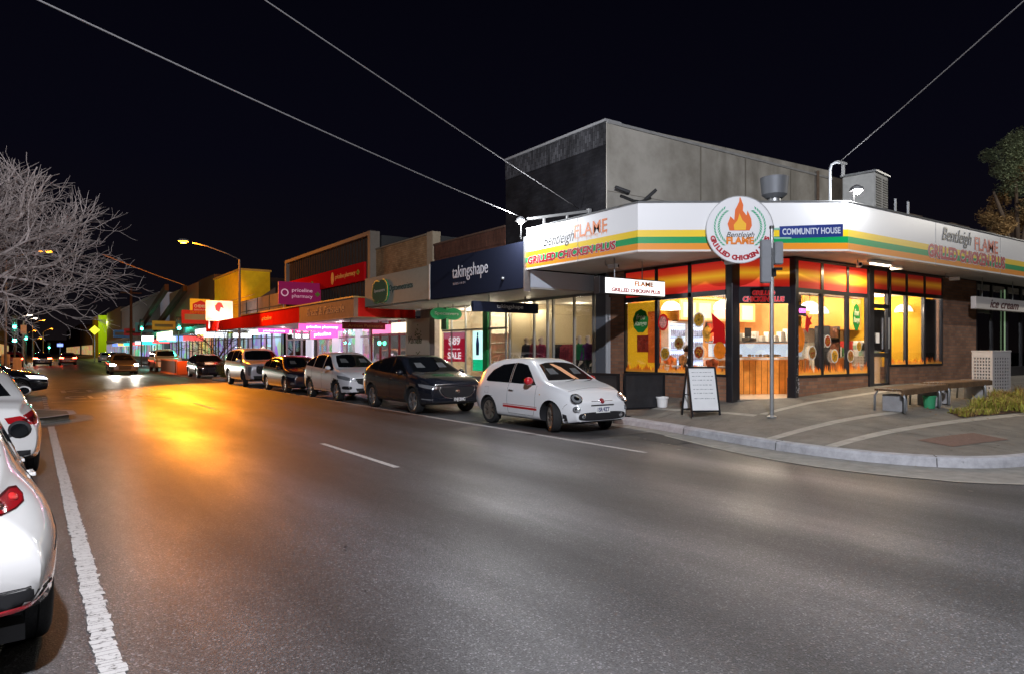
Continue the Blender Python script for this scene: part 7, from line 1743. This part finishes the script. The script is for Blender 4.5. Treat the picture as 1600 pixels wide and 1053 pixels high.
# benches
def bench(x0,x1,y,label):
    xm=(x0+x1)/2; z=H(xm,y); sl=(H(x1,y)-H(x0,y))/(x1-x0); L=x1-x0
    t=thing('bench',label,'bench',(xm,y,z),0,'slatted benches outside the side wall'); t.rotation_euler=(0,-math.atan(sl),0)
    s_=MB()
    for k in range(6): s_.box((-L/2,-.26+k*.088,.42),(L/2,-.26+k*.088+.07,.46))
    s_.box((-L/2,-.30,.34),(L/2,-.265,.45)); s_.build('seat',mat('bench_timber',(.13,.075,.04),.7,var=.4,vscale=5),t)
    for x in (-L/2+.05,L/2-.4):
        MB().tube([(x,-.30,0),(x,-.31,.30),(x,-.24,.44),(x,.2,.44),(x,.27,.32),(x,.28,0)],.024,8).build('leg',mat('bench_steel',(.32,.34,.36),.4,metal=.6),t,smooth=True)
        MB().box((x+.14,-.2,0),(x+.34,.2,.34)).build('bench_block',mat('bench_block_grey',(.27,.27,.28),.8,var=.15),t,bevel=.01)
    return t
bench(13.85,15.75,6.95,'slatted timber bench with curved steel legs, nearer the kerb corner'); bench(15.95,18.2,7.05,'slatted timber bench with curved steel legs, nearer the white bin')
gb=thing('green_bucket','small green container tucked under the nearer bench','bucket',(15.25,6.8,H(15.25,6.8))); MB().lathe([(.0001,0),(.1,0),(.12,.26),(.11,.26),(.09,.02)],n=16).build('bucket_body',mat('bucket_green',(.04,.26,.12),.6),gb,smooth='auto'); MB().lathe([(.121,.22),(.13,.23),(.13,.26)],n=16).build('bucket_rim',mat('bucket_green',(.04,.26,.12),.6),gb)
# perforated bin enclosure
bz=H(20.4,7.6); bn_=thing('bin_enclosure','pale square metal bin enclosure with rows of punched holes','bin',(20.4,7.6,bz),R(-20))
BM=mat('bin_metal',(.42,.40,.39),.5,metal=.2,var=.06); wv=.58; hv=1.02
def perf(M,name):
    mb=MB(); nx,nz=6,10; x0_=-wv/2; mx,mz=.05,.07; cw=(wv-2*mx)/nx; ch=(hv-2*mz-.05)/nz; hs_=.56
    mb.prism([(x0_,0),(x0_+mx,0),(x0_+mx,hv),(x0_,hv)],-.01,.01,M); mb.prism([(wv/2-mx,0),(wv/2,0),(wv/2,hv),(wv/2-mx,hv)],-.01,.01,M)
    mb.prism([(x0_+mx,0),(wv/2-mx,0),(wv/2-mx,mz),(x0_+mx,mz)],-.01,.01,M); mb.prism([(x0_+mx,mz+nz*ch),(wv/2-mx,mz+nz*ch),(wv/2-mx,hv),(x0_+mx,hv)],-.01,.01,M)
    for i in range(nx):
        a=x0_+mx+i*cw; mb.prism([(a,mz),(a+cw*(1-hs_)/2,mz),(a+cw*(1-hs_)/2,mz+nz*ch),(a,mz+nz*ch)],-.01,.01,M); mb.prism([(a+cw*(1+hs_)/2,mz),(a+cw,mz),(a+cw,mz+nz*ch),(a+cw*(1+hs_)/2,mz+nz*ch)],-.01,.01,M)
        for j in range(nz):
            b2=mz+j*ch
            for (c_,d_) in ((b2,b2+ch*(1-hs_)/2),(b2+ch*(1+hs_)/2,b2+ch)): mb.prism([(a+cw*(1-hs_)/2,c_),(a+cw*(1+hs_)/2,c_),(a+cw*(1+hs_)/2,d_),(a+cw*(1-hs_)/2,d_)],-.0098,.0098,M)
    mb.build(name,BM,bn_)
perf(Matrix.Translation((0,-wv/2,0))@Matrix.Rotation(PI/2,4,'X'),'front_panel'); perf(Matrix.Translation((wv/2,0,0))@Matrix.Rotation(PI/2,4,'Z')@Matrix.Rotation(PI/2,4,'X'),'side_panel'); perf(Matrix.Translation((-wv/2,0,0))@Matrix.Rotation(PI/2,4,'Z')@Matrix.Rotation(PI/2,4,'X'),'side_panel')
MB().box((-wv/2-.02,-wv/2-.02,hv),(wv/2+.02,wv/2+.02,hv+.04)).build('lid',BM,bn_,bevel=.01); MB().box((-.22,-.22,.05),(.22,.22,.95)).build('inner_bin',mat('bin_inner',(.03,.03,.03),.8),bn_)
# garden bed
gbx=[(14.6,5.95),(16,5.8),(20,5.6),(30,5.5),(30,7.3),(19,7.2),(18.3,6.6),(16.2,6.45),(15.0,6.35)]
vs=[(x,y,H(x,y)+.012) for x,y in gbx]; sheet('garden_soil',vs,[tuple(range(len(vs)))],mat('mulch',(.07,.04,.025),.95,var=.5,vscale=25,bump=1,bscale=60))
rr=random.Random(12); gm=MB(); gm2=MB(); lt=MB()
def inpoly(x,y,P_):
    c=False; j=len(P_)-1
    for i in range(len(P_)):
        if (P_[i][1]>y)!=(P_[j][1]>y) and x<(P_[j][0]-P_[i][0])*(y-P_[i][1])/(P_[j][1]-P_[i][1])+P_[i][0]: c=not c
        j=i
    return c
cnt=0
while cnt<120:
    x=rr.uniform(14.8,25) if cnt>45 else rr.uniform(15.2,19.5); y=rr.uniform(5.6,7.2)
    if not inpoly(x,y,gbx): continue
    z=H(x,y); cnt+=1; small=x<16
    for k in range(46):
        a=rr.uniform(0,6.28); l=rr.uniform(.14,.36)*(.6 if small else 1); s_=rr.uniform(.2,.9); w=.007
        b0=Vector((x+rr.uniform(-.09,.09),y+rr.uniform(-.09,.09),z)); d=Vector((math.cos(a)*s_,math.sin(a)*s_,1)).normalized(); e=Vector((-math.sin(a),math.cos(a),0))*w
        m1=b0+d*l*.6; t1=m1+Vector((d.x*1.5,d.y*1.5,d.z*.3)).normalized()*l*.45
        (gm2 if (k%5==0 or cnt%7==0) else gm).add([b0-e,b0+e,m1+e*.8,m1-e*.8,t1],[(0,1,2,3),(3,2,4)])
gm2.build('garden_grass',mat('grass_dry',(.28,.18,.06),.8,var=.5,vscale=5),kind='stuff')
gm.build('garden_grass',mat('grass_yellowgreen',(.30,.30,.05),.6,var=.6,vscale=3),kind='stuff')
for k in range(900):
    x=rr.uniform(14.3,22); y=rr.uniform(5.5,7.4)
    if not inpoly(x,y,gbx) and rr.random()>.08: continue
    z=H(x,y)+.02; a=rr.uniform(0,3.14); e=Vector((math.cos(a),math.sin(a),rr.uniform(-.2,.3)))*.035; f=Vector((-math.sin(a),math.cos(a),rr.uniform(-.2,.2)))*.02; p=Vector((x,y,z)); lt.add([p-e,p+f,p+e,p-f],[(0,1,2,3)])
lt.build('leaf_litter',mat('litter_brown',(.20,.12,.06),.9,var=.6,vscale=9),kind='stuff')
# fallen leaves / specks on footpath and gutter
lt=MB()
for k in range(260):
    u=rr.random(); x=rr.uniform(10.6,18); y=rr.uniform(4.2,14) if x<13 else rr.uniform(4.2,9)
    z=H(x,y)+.006
    if z<.15: continue
    a=rr.uniform(0,3.14); s_=rr.uniform(.008,.022); e=Vector((math.cos(a),math.sin(a),.1))*s_; f=Vector((-math.sin(a),math.cos(a),0))*s_*.6; p=Vector((x,y,z)); lt.add([p-e,p+f,p+e,p-f],[(0,1,2,3)])
for k in range(60):
    i=rr.randrange(10,len(Ks)-20); p0=Vector(Ks[i]); p=Vector((p0.x+side*0-rr.uniform(.05,.4),p0.y-rr.uniform(0,.1),.012)); a=rr.uniform(0,3.14); s_=rr.uniform(.01,.025); e=Vector((math.cos(a),math.sin(a),.1))*s_; f=Vector((-math.sin(a),math.cos(a),0))*s_*.6; lt.add([p-e,p+f,p+e,p-f],[(0,1,2,3)])
lt.build('fallen_leaves',mat('litter_pale',(.30,.24,.15),.9),kind='stuff')

# ================================================================= LAMPS, SIGNALS, WIRES
SOD=(1,.29,.012)
def streetlamp(x,y,z,arm,label,power,side_=-1,col=SOD,es=3.2,group='street lamps',throw=0):
    """pole at x, luminaire reaching over the road by arm"""
    t=thing('street_lamp',label,'street lamp',(x,y,.1),0,group)
    MB().tube([(0,0,0),(0,0,z-.9)],[.10,.065],10).build('pole',mat('pole_grey',(.24,.22,.2),.6),t,smooth='auto')
    e=side_*arm
    MB().tube([(0,0,z-.9),(e*.25,0,z-.55),(e*.6,0,z-.2),(e*.85,0,z-.08)],.035,8).build('arm',mat('pole_grey',(.24,.22,.2),.6),t,smooth=True)
    MB().sphere((e,0,z),.3,8,(1.1,.5,.38)).build('lamp_head',mat('lamp_grey',(.4,.4,.38),.5),t,smooth=True)
    MB().sphere((e,0,z-.075),.2,8,(1.1,.6,.45)).build('lamp_lens',mat('lamp_on_%g%g'%(col[1],es),(.9,.6,.3),.4,emit=col,es=es),t,smooth=True)
    l=lamp('lamp_light','POINT',(x+e,y-.02,z-.25),power,col,.16,t)
    if throw: s2=lamp('lamp_throw','SPOT',(x+e,y-.3,z-.25),throw,col,.2,t,spot=R(46),blend=.35); aim(s2,(.05,-1,-.56)); s3=lamp('lamp_throw','SPOT',(x+e,y+.3,z-.25),throw*.6,col,.2,t,spot=R(64),blend=.4); aim(s3,(.05,1,-.30))
    return t
streetlamp(10.6,45,8.1,3.2,'orange street lamp on the tall pole by the red canopy, brightest in view',1100,throw=12500)
v=pX(57,1.2,447); streetlamp(-1.6,62,9.0,2.6,'orange street lamp behind the bare branches at left',500,1)
for (px,py,Y,c,es,lb) in ((68,501,150,SOD,3.2,'small far orange street lamp highest beside the bare twigs'),(81,514,185,SOD,3.2,'small far orange street lamp right of the bare twigs'),(55,517,170,SOD,3.2,'small far orange street lamp lowest over the brake lights'),(47,493,120,(1,.9,.75),60,'far white street lamp left of a pair'),(55,498,130,(1,.9,.75),60,'far white street lamp right of a pair'),(64,528,230,SOD,3.2,'tiny orange street lamp above the queued red cars')):
    v=pY(px,Y,py); sx=1 if v.x<4 else -1; streetlamp(v.x-sx*1.6,Y,v.z,1.6,lb,500 if c is SOD else 350,sx,c,es)
# off-frame street lamp on the near side that lights the foreground
streetlamp(-2.9,-2.5,9.6,2.0,'cool white street lamp beside the camera on the near footpath',10500,1,(.90,.92,1),60)
streetlamp(34.5,3.4,8.6,1.2,'cool street lamp on the side street beyond the right edge',1900,-1,(1,.93,.82),60)
def signal(x,y,z0,lens,label,col=(.05,1,.62),yaw=0):
    t=thing('traffic_light',label,'traffic light',(x,y,0),yaw,'traffic lights at the crossing')
    MB().tube([(0,0,0),(0,0,z0+.9)],.06,8).build('pole',mat('pole_dark',(.08,.07,.06),.6),t)
    for i,zz in enumerate(lens):
        h=MB().box((-.2,-.3,zz-.2),(.2,-.08,zz+.95)).build('signal_head',BLACK,t,bevel=.03)
        MB().sphere((0,-.31,zz),.13,8,(1,.4,1)).build('signal_lens',mat('signal_green',(.1,.4,.3),.4,emit=col,es=50),h)
        MB().sphere((0,-.3,zz+.36),.11,6,(1,.3,1)).sphere((0,-.3,zz+.70),.11,6,(1,.3,1)).build('signal_lens_off',mat('lens_off',(.03,.01,.01),.3),h)
    return t
for (px,py,Y,ex,lb) in ((221,516,82,0,'green traffic light on the right of the crossing'),(279,515,64,0,'green traffic light above the lit awnings, nearer side'),(23,513,70,-1.1,'pair of green traffic lights at the left edge, upper and lower'),(77,560,150,0,'small far green traffic light beside the queued cars'),(41,531,105,0,'small green traffic light in the middle of the left cluster')):
    v=pY(px,Y,py-2 if py!=560 else 543); signal(v.x,Y,v.z,[v.z]+([v.z+ex] if ex else []),lb)
    lamp('signal_glow','POINT',(v.x,Y-.7,v.z),60,(.05,1,.6),.1)
    bpy.data.objects[-1] if False else None
sgn=thing('street_sign','small white lettered sign beside the left traffic lights','sign',pY(37,69,515)); MB().box((-.2,-.03,-.36),(.2,.03,.36)).build('sign_board',mat('sign_pale',(.5,.5,.5),.6,var=.2,vscale=6),sgn); MB().tube([(0,.06,-3.3),(0,.06,.7)],.05,6).build('pole',STEEL,sgn)
ys_=thing('warning_sign','yellow diamond warning sign far along the street','sign',pY(148,120,516)); MB().prism([(-.7,0),(0,-.7),(.7,0),(0,.7)],-.03,.03,frame((0,0,0),SIDE)).build('sign_board',mat('warning_yellow',(.6,.6,.02),.5,emit=(.85,.9,.05),es=1.2),ys_); MB().tube([(0,.06,-4.8),(0,.06,.4)],.06,6).build('pole',STEEL,ys_)
bs=thing('blue_sign','small blue lit sign far down the street','sign',pY(94,140,539)); MB().box((-.42,-.05,-.25),(.42,.05,.25)).build('sign_board',mat('blue_lit',(.1,.15,.6),.5,emit=(.2,.3,1),es=2),bs); MB().tube([(0,.1,-2.6),(0,.1,.5)],.06,6).build('pole',STEEL,bs)
pp=thing('utility_pole','brown timber utility pole in front of the pale grey building','pole',(XY(205,84),84,0)); MB().tube([(0,0,0),(0,0,8.3)],[.17,.12],10).build('pole',mat('pole_timber',(.09,.05,.03),.85,var=.2),pp,smooth='auto'); MB().bar((-1,0,7.8),(1,0,7.8),.12).build('cross_arm',mat('pole_timber',(.09,.05,.03),.85,var=.2),pp)
# white lit signs far right side
for (px0,px1,py0,py1,Y,lb) in ((222,240,525,533,80,'long white lit sign under the awning by the crossing'),(365,392,521,527,46.5,'white lit strip sign left of the pink light boxes')):
    a=pY(px0,Y,py0); b2=pY(px1,Y,py1); t=thing('lit_sign',lb,'sign',(a.x,Y,b2.z)); P(MB().box((a.x,Y-.05,b2.z),(b2.x,Y+.1,a.z)),'sign_face',emat('sign_white_on',(.95,.97,1),4.5),t); P(MB().box((a.x-.04,Y+.1,b2.z-.04),(b2.x+.04,Y+.2,a.z+.04)),'sign_case',DARK,t)
for (px,Y,h,lb) in ((9,66,1.3,'pale concrete pillar box at the left edge, left of two'),(27,64,1.05,'pale concrete pillar box at the left edge, right of two')):
    v=pY(px,Y); t=thing('control_cabinet',lb,'cabinet',(v.x,Y,.1),0,'pale roadside cabinets'); MB().box((-.27,-.3,0),(.27,.3,h)).build('cabinet_body',mat('cabinet_pale',(.5,.42,.36),.7,var=.1),t,bevel=.02); MB().box((-.22,-.31,.1),(-.02,-.3,h-.1)).box((.02,-.31,.1),(.22,-.3,h-.1)).build('cabinet_door',mat('cabinet_pale2',(.42,.36,.31),.7),t)
# overhead wires and their pole
def wire(a,b,sag,r,label,m,n=24):
    a=Vector(a); b=Vector(b); pts=[a+(b-a)*i/n-Vector((0,0,4*sag*(i/n)*(1-i/n))) for i in range(n+1)]
    o=MB().tube(pts,r,5).build('overhead_wire',m,smooth=True); tag(o,label,'wire','overhead wires'); return o
WR=mat('wire_pale',(.17,.165,.17),.8); WR2=mat('wire_orange_lit',(.4,.25,.12),.5)  # orange lamplight is put into the colour of the far wires
up_=thing('utility_pole','timber utility pole on the near footpath where the wires begin','pole',(-2.9,8.75,.15)); MB().tube([(0,0,0),(0,0,9)],[.16,.11],12).build('pole',mat('pole_timber',(.09,.05,.03),.85,var=.2),up_,smooth='auto'); MB().bar((0,-.9,8.3),(0,.9,8.3),.12).build('cross_arm',mat('pole_timber',(.09,.05,.03),.85,var=.2),up_)
def wire_px(pxa,pya,E,anchorX,lab,r,sag,m=WR):
    """wire from its fixing E back over the road so that it leaves the picture where the photo's wire does"""
    E=Vector(E); ra=(pxa-800)/1078; el=(548-pya)/1078; u=Vector((SA+CA*ra,CA-SA*ra)); P0=Vector((-2.9,8.75))
    d2=(Vector((E.x,E.y))-P0); den=u.x*d2.y-u.y*d2.x; d=(P0.x*d2.y-P0.y*d2.x)/den
    q=Vector((u.x*d,u.y*d,1.65+el*d)); tt_=(Vector((q.x,q.y))-P0).length/d2.length; zp=E.z+(q.z-E.z)/(1-tt_)
    return wire((P0.x,P0.y,zp),E,sag,r,lab,m)
wire_px(60,-8,(10.6,14.85,vA.z+.14),None,'long pale wire crossing the sky to the white floodlight on the awning',.013,.10)
wire_px(415,-4,(12.9,15.2,5.72),None,'pale wire crossing the sky from top centre to the steel rail frame',.012,.06)
e2=pY(1603,4.0,-6); s2=Vector((14.55,8.35,FZ1+.98)); dd=e2-s2; wire(s2,s2+dd*1.7,.05,.011,'thick pale wire rising from the fascia corner to the top right',WR)
a=pY(160,60,398); b2=pY(288,62,446); wire(a,b2,.05,.03,'short orange-lit wire sloping down left of the tall lamp pole',WR2)
for k,z in enumerate((5.6,5.2)): wire((12.8,50,z),(12.5,84,z+.6),.3,.02,'thin wire running along the far shopfronts, %s'%('upper' if k==0 else 'lower'),WR2)

# ================================================================= TREES
def branch_tree(root,base,trunk_h,seed,R0,target,mat_,n_main=13,depth=5,L0=1.9,bound=False):
    rr=random.Random(seed); mb=MB(); tk=MB()
    tk.tube([Vector((0,0,0)),Vector((.03,0,trunk_h*.5)),Vector((0,.04,trunk_h))],[R0,R0*.8,R0*.66],10)
    def grow(p,d,L,r,lev):
        if bound and ((p.x**2+p.y**2)/4.9**2+max(0,p.z-3.0)**2/3.2**2>1 or p.z<1.75): return
        pts=[p]; n=4; dd=d.copy()
        for i in range(n):
            dd=(dd+Vector((rr.gauss(0,.19),rr.gauss(0,.19),rr.gauss(0,.15)+.03))).normalized(); pts.append(pts[-1]+dd*L/n)
        rs=[r*(1-.4*i/n) for i in range(n+1)]
        (mb).tube(pts,rs,5 if lev<3 else 3,caps=False)
        if lev>=depth: return
        k=rr.choice((2,3,3)) if lev<4 else rr.choice((2,2,3))
        for j in range(k):
            ax=Vector((rr.gauss(0,1),rr.gauss(0,1),rr.gauss(0,1))).normalized(); a=rr.uniform(.3,.75)
            nd=(Matrix.Rotation(a,3,dd.cross(ax).normalized() if dd.cross(ax).length>.01 else ax)@dd).normalized()
            grow(pts[-1],nd,L*rr.uniform(.62,.88),max(r*.62,.0058),lev+1)
        if lev<4:
            for j in (1,2,3):
                if rr.random()<.7:
                    ax=Vector((rr.gauss(0,1),rr.gauss(0,1),rr.gauss(0,1))).normalized(); nd=(dd+ax*.8).normalized(); grow(pts[j],nd,L*rr.uniform(.5,.8),max(r*.5,.0058),lev+1)
    for k in range(n_main):
        a=2*PI*k/n_main+rr.uniform(-.2,.2); tl=rr.uniform(.45,1.25); d=Vector((math.cos(a),math.sin(a),tl)).normalized()
        grow(Vector((0,0,trunk_h-rr.uniform(0,.5))),d,L0*rr.uniform(.8,1.1),R0*.36,1)
    tk.build('trunk',mat_,root,smooth=True); mb.build('crown',mat_,root)
BARK=mat('pale_bark',(.46,.39,.37),.8,var=.15,vscale=10)
bt_=thing('bare_tree','leafless pale-barked street tree with dense fine twigs at the left edge','tree',(-1.75,22.0,.15))
branch_tree(bt_,None,2.7,11,.17,None,BARK,13,6,1.7,True)
t2=thing('bare_tree','small dark bare tree standing below the white billboard','tree',(10.35,49.5,.15)); branch_tree(t2,None,1.2,5,.09,None,mat('dark_bark',(.06,.045,.035),.9),7,3,1.5)
GUM=[mat('gum_leaf',(.20,.24,.14),.6,var=.35,vscale=2),mat('gum_leaf_warm',(.34,.22,.10),.6,var=.35,vscale=2)]
gt=thing('gum_tree','tall leafy tree rising behind the side street shops at the right edge','tree',(39.5,13.5,0))
MB().tube([(0,0,0),(-.3,0,4),(0,.2,8)],[.35,.28,.2],10).tube([(-.1,0,5),(-2,0,8),(-3,0,9)],[.16,.1,.05],8).tube([(0,0,6),(1.5,0,9.5)],[.14,.06],8).tube([(-.2,0,6.5),(-1.4,-.3,11)],[.12,.05],8).build('trunk',mat('bark',(.12,.09,.07),.9),gt,smooth=True)
fol=MB(); fol2=MB(); rr=random.Random(21)
for k in range(60):
    px=rr.uniform(1545,1660); py=rr.choice((rr.uniform(195,300),rr.uniform(310,368),rr.uniform(215,290)))
    if px<1575 and py<235: continue
    if 1540<px<1560 and py>265 and py<330: continue
    v=pY(px,rr.uniform(12.2,15),py)-Vector((39.5,13.5,0)); g=leafball(v,rr.uniform(.4,.7),420,k,.085,(1,1,.8)); (fol2 if (py>330 or rr.random()<.3) else fol).add(g.v,g.f)
fol.build('crown',GUM[0],gt); fol2.build('crown_lower',GUM[1],gt)
